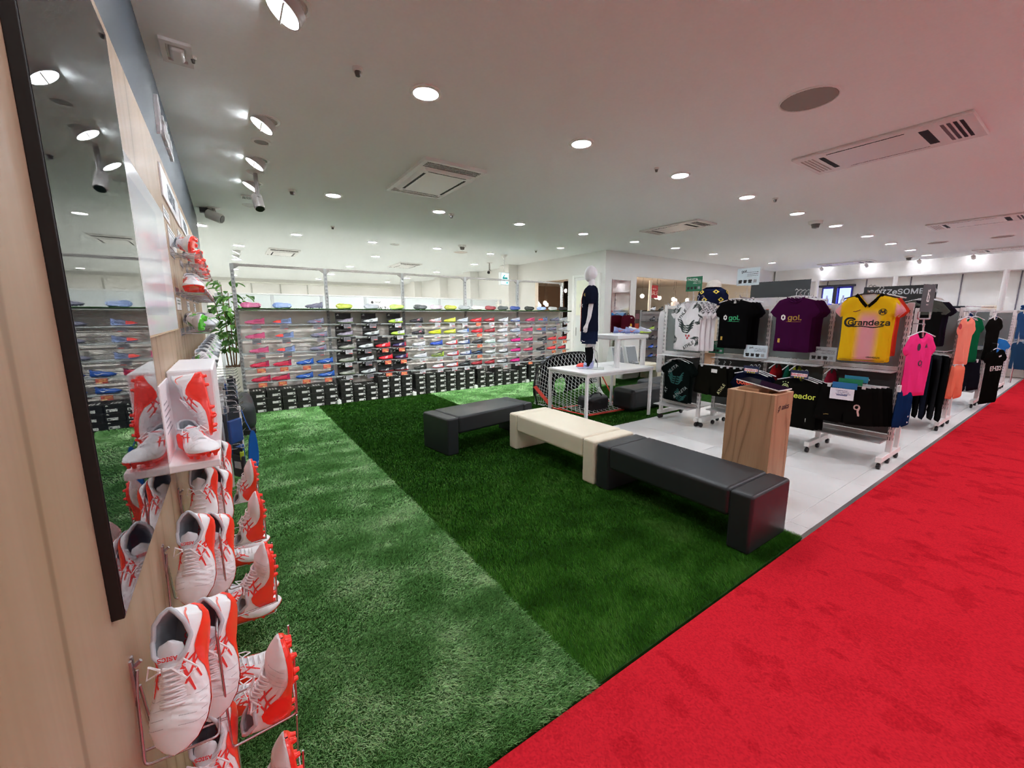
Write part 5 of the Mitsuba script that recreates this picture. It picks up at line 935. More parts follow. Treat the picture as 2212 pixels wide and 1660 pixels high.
# navy shirts behind the plinth, black lime-lettered shirts, black shorts
for q in range(3):
    M = FACE(5.02 + .05 * q, 2.32 - .02 * q, .84, 0)
    k, dp = hang_tee('lettered_shirt', ['navy shirt with orange lettering hanging low behind the oak plinth', 'navy shirt second behind the oak plinth', 'navy shirt third behind the oak plinth'][q], M, ['0e1022', '0d0f20', '0c0e1c'][q], T_A, seed=q, group='navy shirts')
    if q == 0: part(k, 'lettering', on_cloth(at2(letters('Goleador', .05, .0012, True), .0, -.13), dp), color='e8583a', rough=.8, smooth=False, xf=M)
header_card(FACE(4.975, 2.30, .86), ('1d2547', 'e9e6ea', 'c0424c'), 'navy header card with a white band over the navy shirts', 'RANBRICE')
for q in range(3):
    M = FACE(5.00 + .05 * q, 1.83 - .02 * q, .83, 3)
    k, dp = hang_tee('lettered_shirt', ['black shirt with lime lettering and round emblem hanging low on the rack', 'black shirt second behind the lime lettering', 'black shirt third behind the lime lettering'][q], M, ['121210', '10100f', '11110f'][q], tee(.92, .54), seed=q + 3, group='black low-hanging shirts')
    if q == 0:
        part(k, 'lettering', on_cloth(at2(letters('Goleador', .052, .0012, True), .03, -.185), dp), color='cfe05a', rough=.8, smooth=False, xf=M)
        part(k, 'emblem', on_cloth(at2(extrude(unary_union([Point(0, 0).buffer(.032, 12).difference(Point(0, 0).buffer(.025, 12)), Point(0, 0).buffer(.017, 10).difference(Point(0, 0).buffer(.010, 10)), Point(-.026, .046).buffer(.005), Point(0, .052).buffer(.005), Point(.026, .046).buffer(.005)]), .001), -.10, -.10), dp), color='cfe0a0', rough=.8, smooth=False, xf=M)
        part(k, 'hem_tab', on_cloth(extrude(shapely.box(.115, -.46, .12, -.42), .001), dp), color='c9c9c4', smooth=False, xf=M)
header_card(FACE(4.955, 1.80, .865), ('1d2547', 'e9e6ea', 'c0424c'), 'navy header card with a white band over the black lime-lettered shirts', 'RANBRICE')
for q in range(5):
    M = FACE(5.00 + .045 * q, 1.40 - .028 * q, .80, 6 - 2 * q)
    k, dp = shorts([f'black shorts with an embroidered emblem, front of the row at the rack end', *[f'black shorts, {ORD[j]} in the row at the rack end' for j in range(1, 5)]][q], M, ['121110', '10100f', '131312', '0f0f0f', '121212'][q], q, 'black shorts at the rack end', 'dcdcd6' if q else None)
    if q == 0:
        part(k, 'emblem', on_cloth(at2(extrude(unary_union([LineString([(-.01 + .020 * math.cos(a), .03 + .022 * math.sin(a)) for a in np.linspace(.5, 5.8, 16)]).buffer(.006), LineString([(.01, .03), (.0, -.01), (.01, -.05)]).buffer(.008)]), .001), .115, -.22), dp), color='c9a9a2', rough=.8, smooth=False, xf=M)
        part(k, 'thigh_mark', on_cloth(at2(ribbon([(-.02, -.003), (0, .004), (.022, .004)], .005), -.13, -.30), dp), color='a08a50', smooth=False, xf=M)
k = thing('header_card', 'blue and green header cards with a white price card over the black shorts', 'card')
for j, (c, z) in enumerate((('2a6ea5', .815), ('1d7a52', .855), ('2a7f9a', .885))): part(k, 'card', box(-.10 + .02 * j, .10 + .012 * j, -.03, .03, 0, .002), color=c, rough=.4, xf=FACE(4.95 + .02 * j, 1.40 - .02 * j, z))
pc = part(k, 'price_card', box(-.095, .095, -.06, .05, 0, .002), color='e9eaf4', rough=.4, xf=FACE(4.935, 1.41, .735, 4))
part(pc, 'print', cat(*[box(-.05 + .008 * (q % 2), .045 + .012 * (q % 3), .026 - .016 * q, .026 - .016 * q + (.005 if q < 3 else .012), .002, .003) for q in range(4)]), color='5a6286', smooth=False, xf=FACE(4.935, 1.41, .735, 4))
# folded bright clothes on the lower shelves behind
for i, (y, c, lb) in enumerate(((2.16, 'c22a30', 'red folded shirt on the rack beside the navy shirts'), (2.02, '1f6b62', 'teal folded shirt behind the oak plinth'), (1.95, 'a9c033', 'lime folded shirt behind the oak plinth'), (1.62, 'a82f4a', 'crimson folded shirt above the black lime-lettered shirt'))):
    hang_tee('folded_shirt', lb, FACE(5.28, y, .93, 90), c, tee(.6, .4), seed=i, res=.05)
# information cards on the rack
def info_card(M, w, h, bg, lb, title, tcol='f2f2f2', icons=4, stem=None):
    k = thing('info_card', lb, 'sign'); part(k, 'card', box(-w / 2, w / 2, -h / 2, h / 2, 0, .003), color=bg, rough=.3, xf=M)
    part(k, 'title', letters(title, h * .15, .0008, True), color=tcol, smooth=False, xf=M @ trimesh.transformations.translation_matrix([-w * .18, h * .32, .003]))
    part(k, 'text_lines', cat(*[box(-w * .05, w * .43, h * (.24 - .10 * q) - .002, h * (.24 - .10 * q) + .002, .003, .0036) for q in range(3)]), color=tcol, smooth=False, xf=M)
    for q in range(icons): part(k, 'pictogram', affinity_icon(w, h, q), color='17181a' if q < 3 else '9aa0a4', smooth=False, xf=M @ trimesh.transformations.translation_matrix([w * (-.34 + .22 * q), -h * .27, .003]))
    if stem: part(k, 'stem', cyl((0, -h / 2, 0), (0, -h / 2 - stem, 0), .004, 6), color='cfd4d6', rough=.3, xf=M)
    return k
def affinity_icon(w, h, q):
    p = affinity.scale(affinity.translate(tee(1, .5), 0, .25), w * .32, w * .32, origin=(0, 0)); return extrude(p if q in (0, 2) else shapely.box(-w * .07, -w * .07, w * .07, w * .07), .0008)
info_card(FACE(5.30, 3.30, 1.92), .235, .195, '1f6a4a', 'green information card standing above the white patterned shirts', 'ATHLETA', stem=.22)
info_card(FACE(5.36, 2.62, 1.97), .27, .21, 'cfe0e6', 'pale blue information card standing above the black lettered shirts', 'gol.', '2c3b44', stem=.26)
info_card(FACE(5.20, 2.86, 1.09), .20, .16, '1f6a4a', 'green information card on the middle shelf left of the black shirts', 'ATHLETA')
info_card(FACE(5.10, 2.33, 1.075), .26, .15, 'c9dbe4', 'pale blue information card on the middle shelf between black and purple shirts', 'gol.', '2c3b44')
info_card(FACE(5.22, 1.70, 1.09), .24, .15, 'b9c6cc', 'pale information card on the middle shelf between purple and yellow shirts', 'gol.', '2c3b44')

# --- rack end towards the aisle: pink shirt, navy shorts, dark sign
part(R1, 'hanging_arm', tube(bend([(5.42, 1.085, 1.42), (5.34, .98, 1.42), (5.34, .975, 1.41)], .02), .006, 6), 'chrome', smooth=60)
part(R1, 'hanging_arm', tube(bend([(5.42, 1.085, .875), (5.27, 1.04, .875), (5.27, 1.035, .87)], .02), .006, 6), 'chrome', smooth=60)
M = FACE_Y(5.34, .985, 1.335, -18)
k, dp = hang_tee('end_shirt', 'bright pink t-shirt hanging at the rack end beside the red carpet', M, 'f03a86', tee(.76, .60), seed=2, res=.024)
part(k, 'chest_print', on_cloth(at2(extrude(affinity.scale(Point(0, 0).buffer(.022, 8), .8, 1.5), .001), -.055, -.13), dp), color='3a1a30', smooth=False, xf=M)
part(k, 'chest_mark', on_cloth(at2(extrude(Polygon([(-.018, -.018), (.018, -.018), (0, .022)]), .001), .065, -.12), dp), color='5a2040', smooth=False, xf=M)
part(k, 'belly_print', on_cloth(at2(letters('Cy', .05, .0012, True), 0, -.28), dp), color='3a1a30', smooth=False, xf=M)
M = FACE_Y(5.27, 1.02, .82, -12) @ np.diag([.85, 1.45, 1, 1])
k, dp = shorts('navy shorts hanging below the pink shirt at the rack end', M, '16305a', 1, None, None, .72)
f_, wh_, dp_ = cloth_slab(Polygon([(-.13, 0), (.13, 0), (.15, -.42), (-.15, -.42)]), .02, .03, .01, 2)
part(k, 'leg_print', cat(box(.04, .06, -.24, -.23, .03, .032), box(.04, .06, -.20, -.19, .03, .032)), color='dfe4ee', smooth=False, xf=M)
k = thing('end_sign', 'dark grey square sign with a white monogram above the pink shirt', 'sign')
M = FACE_Y(5.36, .99, 1.655, -12)
part(k, 'board', box(-.105, .105, -.125, .125, 0, .004), color='47484c', rough=.4, xf=M)
part(k, 'monogram', extrude(unary_union([LineString([(-.012, .06), (-.018, -.035), (.012, -.04), (.016, .0)]).buffer(.005), LineString([(.0, .03), (.016, .005)]).buffer(.004), LineString([(.006, .05), (.012, .068)]).buffer(.004)]), .001), color='eeeeee', smooth=False, xf=M @ trimesh.transformations.translation_matrix([0, .01, .004]))
part(k, 'caption', box(-.018, .018, -.062, -.056, .004, .005), color='c9c9cc', smooth=False, xf=M)
part(k, 'bracket', cat(tube(bend([(-.10, -.125, -.004), (-.10, -.19, -.004), (.10, -.19, -.004), (.10, -.125, -.004)]), .008, 6), cyl((.0, -.19, -.004), (.03, -.36, -.0), .008, 6)), 'chrome', smooth=50, xf=M)
# dark header boards of the racks behind
k = thing('header_board', 'large dark grey header board above the racks, left of the purple shirts', 'sign')
Mh = FACE(8.65, 3.64, 1.985)
part(k, 'board', box(-.51, .51, -.15, .15, 0, .012), color='35373b', rough=.4, xf=Mh); part(k, 'stand', cat(box(-.45, -.43, -1.985, -.15, -.03, -.01), box(.43, .45, -1.985, -.15, -.03, -.01)), color='dcdcda', rough=.4, xf=Mh)
k = thing('header_board', 'black header board with silver lettering behind the dark grey sign', 'sign')
Mh = FACE(8.75, 1.95, 1.735)
part(k, 'board', box(-.44, .42, -.22, .22, 0, .012), color='17171a', rough=.4, xf=Mh); part(k, 'lettering', letters('GOZZeSOMBRA', .078, .002, True), color='b9bbc0', rough=.4, smooth=False, xf=Mh @ trimesh.transformations.translation_matrix([.03, .13, .012]))
part(k, 'stand', cat(box(-.4, -.38, -1.735, -.22, -.03, -.01), box(.38, .40, -1.735, -.22, -.03, -.01)), color='dcdcda', rough=.4, xf=Mh)
# ------------------------------------------------------------------ the racks behind and the clothes that show past the first one
R2 = rack('second white garment rack along the aisle, behind the first', (7.50, 7.86, 8.12, 8.2), [3.3, 2.55, 1.80, 1.105], 1.60)
R3 = rack('third white garment rack along the aisle, behind the second', (9.86, 10.2, 10.46, 10.56), [3.3, 2.55, 1.80, 1.105], 1.60)
R4 = rack('fourth white garment rack along the aisle, near the far wall', (12.6, 12.95, 13.2, 13.3), [3.3, 2.55, 1.80, 1.105], 1.60)
def end_arm(rk, xp, x, y, z, yb=1.10): part(rk, 'hanging_arm', tube(bend([(xp, yb, z), (x, y, z), (x, y, z - .01)], .03), .006, 6), 'chrome', smooth=60)
for rk, xp, x, y, z in ((R2, 7.86, 7.68, 1.02, 1.55), (R2, 7.86, 7.64, 1.03, .94), (R2, 7.86, 8.45, 1.06, 1.55), (R2, 7.86, 8.6, 1.05, .94), (R3, 10.2, 9.05, 1.25, 1.63), (R3, 10.2, 10.05, 1.04, 1.55), (R3, 10.2, 9.80, .94, 1.06)): end_arm(rk, xp, x, y, z)
TEE2 = tee(.9, .60)
for q in range(4):
    M = FACE(7.46 + .06 * q, 1.42 - .01 * q, 1.70, 0)
    k, dp = hang_tee('sports_shirt', [f'black shirt with dark grey shoulders on the second rack, front one', 'dark shirt second in the row on the second rack', 'dark shirt third in the row on the second rack', 'dark shirt fourth in the row on the second rack'][q], M, ['141514', '1d1a24', '191a20', '221a2a'][q], TEE2, seed=q, group='dark shirts on the second rack', res=.036)
    if q == 0: part(k, 'yoke', on_cloth(extrude(TEE2.intersection(shapely.box(-.4, -.20, .4, .1)).buffer(-.004), .001), dp), 'cloth', '4b4f49', .8, False, M)
TROUS = Polygon([(-.17, 0), (.17, 0), (.20, -.3), (.17, -.82), (.04, -.82), (0, -.28), (-.04, -.82), (-.17, -.82), (-.20, -.3)]).buffer(.005)
for q in range(14):
    k = thing('sports_trousers', f'{["black", "charcoal", "navy"][q % 3]} sports trousers on the second rack, {ORD[q]} from the aisle', 'trousers', 'trousers on the second rack')
    M = FACE(7.42 + .05 * (q % 2), 1.14 + .075 * q, .99, -62)
    f, wh, dp = slab(('tr', q % 3), lambda: cloth_slab(TROUS, .02, .045, .012, q % 3)); part(k, 'fabric', wh, 'cloth', ['121213', '26282b', '171a26'][q % 3], .8, 60, M)
    part(k, 'clip_hanger', cat(box(-.15, .15, .008, .016, -.004, .004), tube([(0, .014, 0), (0, .05, 0), (.016, .06, 0)], .0024, 5)), color='d5d9db', rough=.25, xf=M)
k = thing('hanging_rail', 'thin steel rail carrying the dark trousers on the second rack', 'rail'); part(k, 'bar', cat(cyl((7.44, 1.12, 1.045), (7.44, 2.5, 1.045), .010, 8), cyl((7.44, 1.12, 1.045), (7.85, 1.12, 1.045), .008, 8), cyl((7.44, 2.5, 1.045), (7.85, 2.5, 1.045), .008, 8)), 'chrome', smooth=50)
k, dp = hang_tee('end_shirt', 'salmon pink shirt hanging at the near end of the second rack', FACE_Y(7.68, 1.02, 1.47, -18), 'f08f7a', tee(.62, .60), seed=3, res=.03)
part(k, 'sleeve_print', on_cloth(extrude(affinity.scale(Point(-.15, -.11).buffer(.025, 8), .8, 1.4), .001), dp), color='b8303c', smooth=False, xf=FACE_Y(7.68, 1.02, 1.47, -18))
shorts('salmon shorts hanging below the salmon shirt at the second rack end', FACE_Y(7.64, 1.03, .86, -18) @ np.diag([.62, 1.15, 1, 1]), 'ee8066', 1, None, None, 1.0)
k, dp = hang_tee('end_shirt', 'dark green shirt hanging beside the salmon shirt', FACE_Y(8.45, 1.06, 1.47, -22), '12603c', tee(.68, .62), seed=1, res=.03)
shorts('black shorts with a white logo hanging below the dark green shirt', FACE_Y(8.6, 1.05, .86, -20), '15171f', 2, None, None, 1.15)
k, dp = hang_tee('end_shirt', 'navy shirt hanging high between the second and third racks', FACE_Y(9.05, 1.25, 1.55, -20), '16284e', tee(.85, .5), seed=1, res=.04)
k, dp = hang_tee('end_shirt', 'black track jacket hanging at the third rack end', FACE_Y(10.05, 1.04, 1.47, -14), '141412', tee(.9, .68), seed=2, res=.036)
M = FACE_Y(9.80, .94, .98, -14)
k, dp = hang_tee('end_shirt', 'black t-shirt with white lettering hanging below the black jacket', M, '0f100e', tee(1.15, .86), seed=4, res=.036)
part(k, 'lettering', on_cloth(at2(letters('ETHICS', .07, .0012, True), .02, -.30), dp), color='d9dad8', smooth=False, xf=M); part(k, 'chest_mark', on_cloth(at2(ribbon([(-.03, 0), (.03, .015)], .02), .08, -.12), dp), color='d9dad8', smooth=False, xf=M)
for q in range(9):
    hang_tee('sports_shirt', f'{["blue", "navy", "pale blue"][q % 3]} shirt on the fourth rack, {ORD[q]} from the aisle', FACE(12.5 + .04 * (q % 3), 1.25 + .24 * q, 1.62 if q % 2 else 1.05, -20), ['2d6fb5', '1c3358', '7fa8d8'][q % 3], tee(.8, .6), seed=q, res=.06, group='shirts on the fourth rack')
for q in range(8):
    hang_tee('sports_shirt', f'{["charcoal", "dark blue", "maroon", "grey"][q % 4]} shirt on the third rack, {ORD[q]} from the aisle', FACE(9.78 + .04 * (q % 3), 1.35 + .25 * q, 1.62 if q % 2 else 1.0, -15), ['2b2d30', '1b2a4d', '4a1d2a', '8d9094'][q % 4], tee(.8, .58), seed=q, res=.06, group='shirts on the third rack')
for q in range(6):
    hang_tee('sports_shirt', f'{["lime", "white", "orange"][q % 3]} shirt on the second rack beyond the dark shirts, {ORD[q]} one', FACE(7.46 + .04 * (q % 2), 1.95 + .24 * q, 1.66, -10), ['a8c62a', 'd9dbdd', 'd9562c'][q % 3], tee(.8, .58), seed=q, res=.05, group='bright shirts on the second rack')
# blue clothes across the aisle
k = thing('wall_rail', 'long chrome clothes rail across the end of the red aisle', 'rail'); part(k, 'bar', cat(cyl((14.4, -1.5, 1.62), (14.4, 1.1, 1.62), .012, 8), cyl((14.4, -1.5, .95), (14.4, 1.1, .95), .012, 8), *[cyl((14.4, y, .0), (14.4, y, 1.64), .016, 8) for y in (-1.5, -.2, 1.1)]), 'chrome', smooth=50)
for q in range(10):
    hang_tee('blue_jacket', f'{["denim blue", "steel blue"][q % 2]} jacket on the rail across the aisle, {["upper", "lower"][q // 5]} row, {ORD[q % 5]} one', FACE(14.36, 1.0 - .26 * (q % 5), 1.60 if q < 5 else .93, -25), ['2f4d78', '4a7cb8', '26405f'][q % 3], tee(.85, .62), seed=q, res=.06, group='jackets across the aisle', cat_='jacket')

# ------------------------------------------------------------------ patterned hat and cap on the rack
k = thing('patterned_hat', 'navy hat with yellow diamonds on a stand behind the white patterned shirts', 'hat')
hx, hy, hz = 5.40, 3.08, 1.63
part(k, 'crown', lathe([(0, .24), (.09, .235), (.165, .19), (.19, .12), (.185, .05), (.17, 0), (0, 0)], 28, (hx, hy, hz)), 'cloth', '171c33', .8)
for i in range(12):
    a = i * PI / 6 + (i % 2) * .2; z = .07 + .10 * (i % 2); r_ = .192 if z < .1 else .176
    c = np.array([hx + r_ * math.cos(a), hy + r_ * math.sin(a), hz + z]); Mx = frame(c, (-math.sin(a), math.cos(a), 0), (-.35 * math.cos(a) * (z > .1), -.35 * math.sin(a) * (z > .1), 1))
    dm = part(k, 'diamond', extrude(Polygon([(-.042, 0), (0, -.03), (.042, 0), (0, .03)]), .004), color='d8c04a', rough=.8, smooth=False, xf=Mx); part(dm, 'disc', extrude(Point(0, 0).buffer(.013, 8), .0015), color='1c2340', rough=.8, smooth=False, xf=Mx @ trimesh.transformations.translation_matrix([0, 0, .004]))
part(k, 'lettering', letters('BRAZIL', .035, .002, True), color='e4e4e0', smooth=False, xf=frame((hx - .19, hy, hz + .03), (0, -1, 0), (0, 0, 1)))
part(k, 'stand', cyl((hx, hy, 1.57), (hx, hy, hz), .02, 10), color='d0d2d4')
k = thing('cap', 'cream cap lying on top of the navy patterned hat', 'cap')
part(k, 'crown', lathe([(0, .10), (.05, .095), (.085, .06), (.095, .0), (0, .0)], 24, (hx + .01, hy, hz + .235)), 'cloth', 'ded8cf', .8)
part(k, 'visor', grid(10, 4, lambda u, v: np.stack([hx + .01 - (.085 + .06 * v) * np.cos((u - .5) * 2.4), hy + (.085 + .06 * v) * np.sin((u - .5) * 2.4), hz + .245 - .01 * v + 0 * u], -1)), 'cloth', 'd9d2c8', .8)
part(k, 'button', lathe([(0, .006), (.008, .003), (.009, 0)], 10, (hx + .01, hy, hz + .334)), color='ded8cf')

# ------------------------------------------------------------------ mannequin on the table
mq = thing('mannequin', 'white faceless child mannequin in a navy football kit standing on the display table', 'mannequin')
mx, my, mz = 4.60, 4.56, .68
MS = .915            # a child's size: 1.41 m
RM = trimesh.transformations.translation_matrix([4.20, 4.16, .75]) @ np.diag([MS, MS, MS, 1]) @ trimesh.transformations.rotation_matrix(math.radians(-48), [0, 0, 1]) @ trimesh.transformations.translation_matrix([-mx, -my, -mz])      # it looks along the table towards the shoe wall's far end
def mpart(parent, name, mesh, mat='paint', color='ffffff', rough=.5, smooth=35, xf=None, **kw): return part(parent, name, mesh, mat, color, rough, smooth, RM if xf is None else RM @ xf, **kw)
def hull_chain(chain, seg=20):
    out = []
    for (a, ra), (b, rb) in zip(chain[:-1], chain[1:]):
        out.append(m3.Manifold.batch_hull([m3.Manifold.sphere(ra, seg).translate([float(c) for c in a]), m3.Manifold.sphere(rb, seg).translate([float(c) for c in b])]))
    return out
def smooth_union(parts_, ref=.012, it=8):
    M_ = m3.Manifold.batch_boolean(parts_, m3.OpType.Add).refine_to_length(ref); m = m3mesh(M_); m.merge_vertices(); trimesh.smoothing.filter_taubin(m, iterations=it); return m
W_ = lambda f, s, u: (mx - f, my + s, mz + u)      # forward (towards -x), sideways, up
sph = lambda c, r, sc: m3.Manifold.sphere(1.0, 28).scale([r * sc[0], r * sc[1], r * sc[2]]).translate([float(q) for q in c])
body = [sph(W_(.005, 0, 1.445), .105, (.92, .76, 1.05)), sph(W_(.025, 0, 1.385), .072, (.95, .85, .95))]
body += hull_chain([(W_(-.005, 0, 1.36), .046), (W_(-.015, 0, 1.24), .050)]) + hull_chain([(W_(-.01, -.09, 1.155), .06), (W_(-.01, .09, 1.155), .06)]) + hull_chain([(W_(0, -.07, 1.11), .085), (W_(.0, -.055, .85), .082), (W_(-.005, -.06, .62), .09)]) + hull_chain([(W_(0, .07, 1.11), .085), (W_(.0, .055, .85), .082), (W_(-.005, .06, .62), .09)])
for s in (-1, 1):
    body += hull_chain([(W_(-.01, .150 * s, 1.165), .047), (W_(-.02, .195 * s, .98), .037), (W_(.0, .20 * s, .80), .030), (W_(.03, .205 * s, .69), .022)])
    body += hull_chain([(W_(-.005, .065 * s, .62), .078), (W_(.0, .075 * s, .36), .052), (W_(-.012, .075 * s, .22), .046), (W_(-.01, .075 * s, .07), .032)])
    body += hull_chain([(W_(.032, .206 * s, .685), .022), (W_(.042, .207 * s, .635), .026)])
    for q, (df, L_) in enumerate(((-.016, .055), (-.004, .062), (.008, .060), (.019, .050))):
        b0 = W_(.044 + df, .206 * s, .625); b1 = W_(.048 + df * 1.25, .204 * s, .625 - L_ * .55); b2 = W_(.056 + df * 1.3, .198 * s, .625 - L_); body += hull_chain([(b0, .0085), (b1, .0078), (b2, .0066)], 10)
    body += hull_chain([(W_(.055, .203 * s, .665), .010), (W_(.074, .198 * s, .640), .0085), (W_(.080, .194 * s, .612), .007)], 10)
mpart(mq, 'body', smooth_union(body, .011, 6), color='e9e6ea', rough=.18, smooth=60)
def rings(levels, n=40, closed=True):
    """Loft of ellipses: (u, forward centre, half depth, half width)."""
    a = np.arange(n) * 2 * PI / n; V = []
    for u, f, d, w in levels: V += [W_(f + d * math.cos(q), w * math.sin(q), u + .004 * math.sin(5 * q + u * 20)) for q in a]
    F = []
    for i in range(len(levels) - 1):
        for j in range(n): F += [[i * n + j, (i + 1) * n + j, (i + 1) * n + (j + 1) % n], [i * n + j, (i + 1) * n + (j + 1) % n, i * n + (j + 1) % n]]
    return trimesh.Trimesh(np.array(V), np.array(F), process=False)
shirt_l = [(1.262, -.01, .050, .054), (1.250, -.01, .066, .10), (1.215, -.005, .096, .15), (1.14, .0, .116, .174), (1.05, .008, .126, .172), (.90, .008, .128, .172), (.74, .006, .130, .178), (.60, .004, .134, .186), (.575, .004, .135, .187)]
SHN = '171a29'
mpart(mq, 'shirt', rings(shirt_l), 'cloth', SHN, .8, 60)
for s in (-1, 1): mpart(mq, 'sleeve', tube([W_(-.008, .10 * s, 1.175), W_(-.01, .160 * s, 1.150), W_(-.016, .188 * s, 1.08), W_(-.02, .197 * s, .985)], [.075, .082, .078, .074], 18), 'cloth', SHN, .8, 60)
mpart(mq, 'front_stripe', rings([(u, f + .0035, d, w) for u, f, d, w in shirt_l[2:]]).slice_plane((mx - .10, my, mz + 1), (-1, 0, 0)).slice_plane((mx, my - .07, mz + 1), (0, 1, 0)).slice_plane((mx, my + .07, mz + 1), (0, -1, 0)), 'cloth', 'c2543a', .8, 60)
mpart(mq, 'chest_crest', extrude(Point(0, 0).buffer(.024, 12), .002), color='b9a46a', rough=.6, smooth=False, xf=frame(W_(.075, -.150, 1.12), (1, .9, 0), (0, 0, 1)))
mpart(mq, 'chest_lettering', letters('FC', .055, .002, True), color='d5d5d8', rough=.6, smooth=False, xf=frame(W_(.118, -.095, .96), (1, -.8, 0), (0, 0, 1)))
sh_l = [(.62, 0, .128, .175), (.5, .0, .130, .180)]
mpart(mq, 'shorts', cat(rings([(.63, .0, .125, .172), (.50, .002, .130, .182), (.42, .002, .132, .186)]), *[tube([W_(.0, .085 * s, .46), W_(.002, .09 * s, .385)], [.098, .108], 24) for s in (-1, 1)]), 'cloth', '1b2238', .8, 60)
mpart(mq, 'shorts_mark', ribbon([(-.02, -.002), (.0, -.006), (.03, .012)], .008), color='dfe2e8', smooth=False, xf=frame(W_(.075, -.185, .43), (-1, .25, 0), (0, 0, 1)))
for s in (-1, 1):
    mpart(mq, 'sock', tube([W_(.002, .075 * s, .335), W_(-.01, .075 * s, .24), W_(-.012, .075 * s, .14), W_(-.008, .075 * s, .075), W_(.01, .075 * s, .05)], [.056, .058, .048, .042, .046], 20), 'cloth', '141416', .85, 60)
    Mb = TOELEFT(mx + .075, my + .075 * s, mz + .012, -4 * s)
    b_ = mpart(mq, 'boot', boot_upper(LAST, 9, 6, 0, .56), color='a9b2de', rough=.4, smooth=60, xf=Mb)
    mpart(b_, 'toe_box', boot_upper(LAST, 9, 6, .56, 1), color='fb5147', rough=.4, smooth=60, xf=Mb); mpart(b_, 'sole_plate', boot_sole(LAST, 16, [(0, .14), (.4, .14), (1, .12)], 2), color='c3cbee', rough=.35, xf=Mb); mpart(b_, 'studs', boot_studs(LAST, 6), color='c9cfee', rough=.4, xf=Mb); mpart(b_, 'side_mark', cat(swoosh(LAST, 1), swoosh(LAST, -1)), color='1c2247', rough=.4, xf=Mb)
mpart(mq, 'stand_rod', tube(bend([(mx + .045, my, mz + .32), (mx + .13, my, mz + .26), (mx + .14, my, mz + .01)], .08), .006, 8), 'chrome', smooth=60)
mpart(mq, 'base_plate', box(mx - .02, mx + .24, my - .17, my + .13, mz, mz + .008, .002), color='b9c0c0', rough=.15)
for i, (x, y, cu, ct, cs, mk, lb) in enumerate(((4.66, 4.03, '97a5cf', '8798cc', '5d6aa5', 's', 'pale blue boot with red mark on the display riser, front left'), (4.63, 4.23, '93a2cc', '8494c8', '5d6aa5', 's', 'pale blue boot on the display riser, behind the front left one'), (4.97, 4.03, 'c9cbd8', 'd5d7e2', 'b9d24a', 'w', 'silver boot with lime sole on the display riser, front right'), (4.98, 4.24, 'dfe0e4', 'e6e7ea', '55585e', 'w', 'white boot on the display riser, at the back'))):
    boot(TOELEFT(x + .15, y, 1.215 + .018, (170, 165, 178, 168)[i]), lb, 'boots on the display riser', cu, cs, ct, mk, 'd8583f' if i < 2 else '8b8d9a', None, '4a4d5c')

# ------------------------------------------------------------------ pop-up goal with its net, bag inside
gl = thing('football_goal', 'pop-up football goal with white net, black hoop and red straps behind the display table', 'goal')
gy = 5.30
hoop = bend([(4.12, gy - .06, .03), (4.08, gy - .03, .30), (4.13, gy, .55), (4.40, gy, .80), (4.85, gy, .86), (5.25, gy, .85), (5.55, gy, .70), (5.66, gy, .40), (5.66, gy - .05, .03)], .25, 6)
part(gl, 'hoop', tube(hoop, .013, 10), color='161617', rough=.5, smooth=60)
def at_len(P_, u):
    d = np.concatenate([[0], np.cumsum(np.linalg.norm(np.diff(P_, axis=0), axis=1))]); d /= d[-1]; return np.stack([np.interp(u, d, P_[:, i]) for i in range(3)], -1)
fl = np.array([(4.12, gy - .06, .03), (4.20, 4.93, .03), (4.30, 4.24, .03), (5.05, 4.22, .03), (5.66, gy - .05, .03)])
def net_pt(u, v):
    a = at_len(hoop, u); b = at_len(fl, u); s = v; p = a * (1 - s)[..., None] + b * s[..., None]; p[..., 2] -= .16 * np.sin(s * PI) * a[..., 2] / .86; p[..., 1] += .10 * np.sin(s * PI); return p
strands = []
N_ = 34
for i in range(N_):
    for sg in (1, -1):
        v = np.linspace(0, 1, 22); u = i / N_ + sg * v * .32 + (0 if sg > 0 else .0); ok = (u >= 0) & (u <= 1)
        if ok.sum() > 3: strands.append(tube(net_pt(u[ok], v[ok]), 0.0036, 4, caps=False))
        if sg > 0 and i % 3 == 0 and i:
            u = -i / N_ + v * .32; ok = (u >= 0) & (u <= 1)
            if ok.sum() > 3: strands.append(tube(net_pt(u[ok], v[ok]), 0.0036, 4, caps=False))
for i in range(1, 15):
    u = 1 + i / N_ - v * .32; ok = (u >= 0) & (u <= 1)
    if ok.sum() > 3: strands.append(tube(net_pt(u[ok], v[ok]), 0.0036, 4, caps=False))
part(gl, 'net', cat(*strands), color='d9dad8', rough=.8, smooth=60, label='white diamond-mesh net', stuff=True)
sheet = Polygon([(p[0], p[2]) for p in hoop[::2]]).buffer(-.012)
for c in ((4.70, .28, .13, .16), (4.16, .52, .10, .12), (5.62, .62, .10, .14), (4.20, .06, .14, .12), (5.30, .12, .20, .16)): sheet = sheet.difference(affinity.scale(Point(c[0], c[1]).buffer(1, 12), c[2], c[3]))
part(gl, 'target_sheet', move(extrude(sheet, .003), np.array([[1, 0, 0, 0], [0, 0, -1, gy + .03], [0, 1, 0, 0], [0, 0, 0, 1.]])), 'cloth', '161617', .85, False)
def strap(a, b, w, z=(0, 0, 1)):
    a, b = np.array(a, float), np.array(b, float); d = (b - a) / np.linalg.norm(b - a); s = np.cross(d, z); s /= np.linalg.norm(s); n_ = np.cross(s, d)
    V = np.array([a + s * w / 2, a - s * w / 2, b - s * w / 2, b + s * w / 2]); return trimesh.convex.convex_hull(np.vstack([V - n_ * .003, V + n_ * .003]))
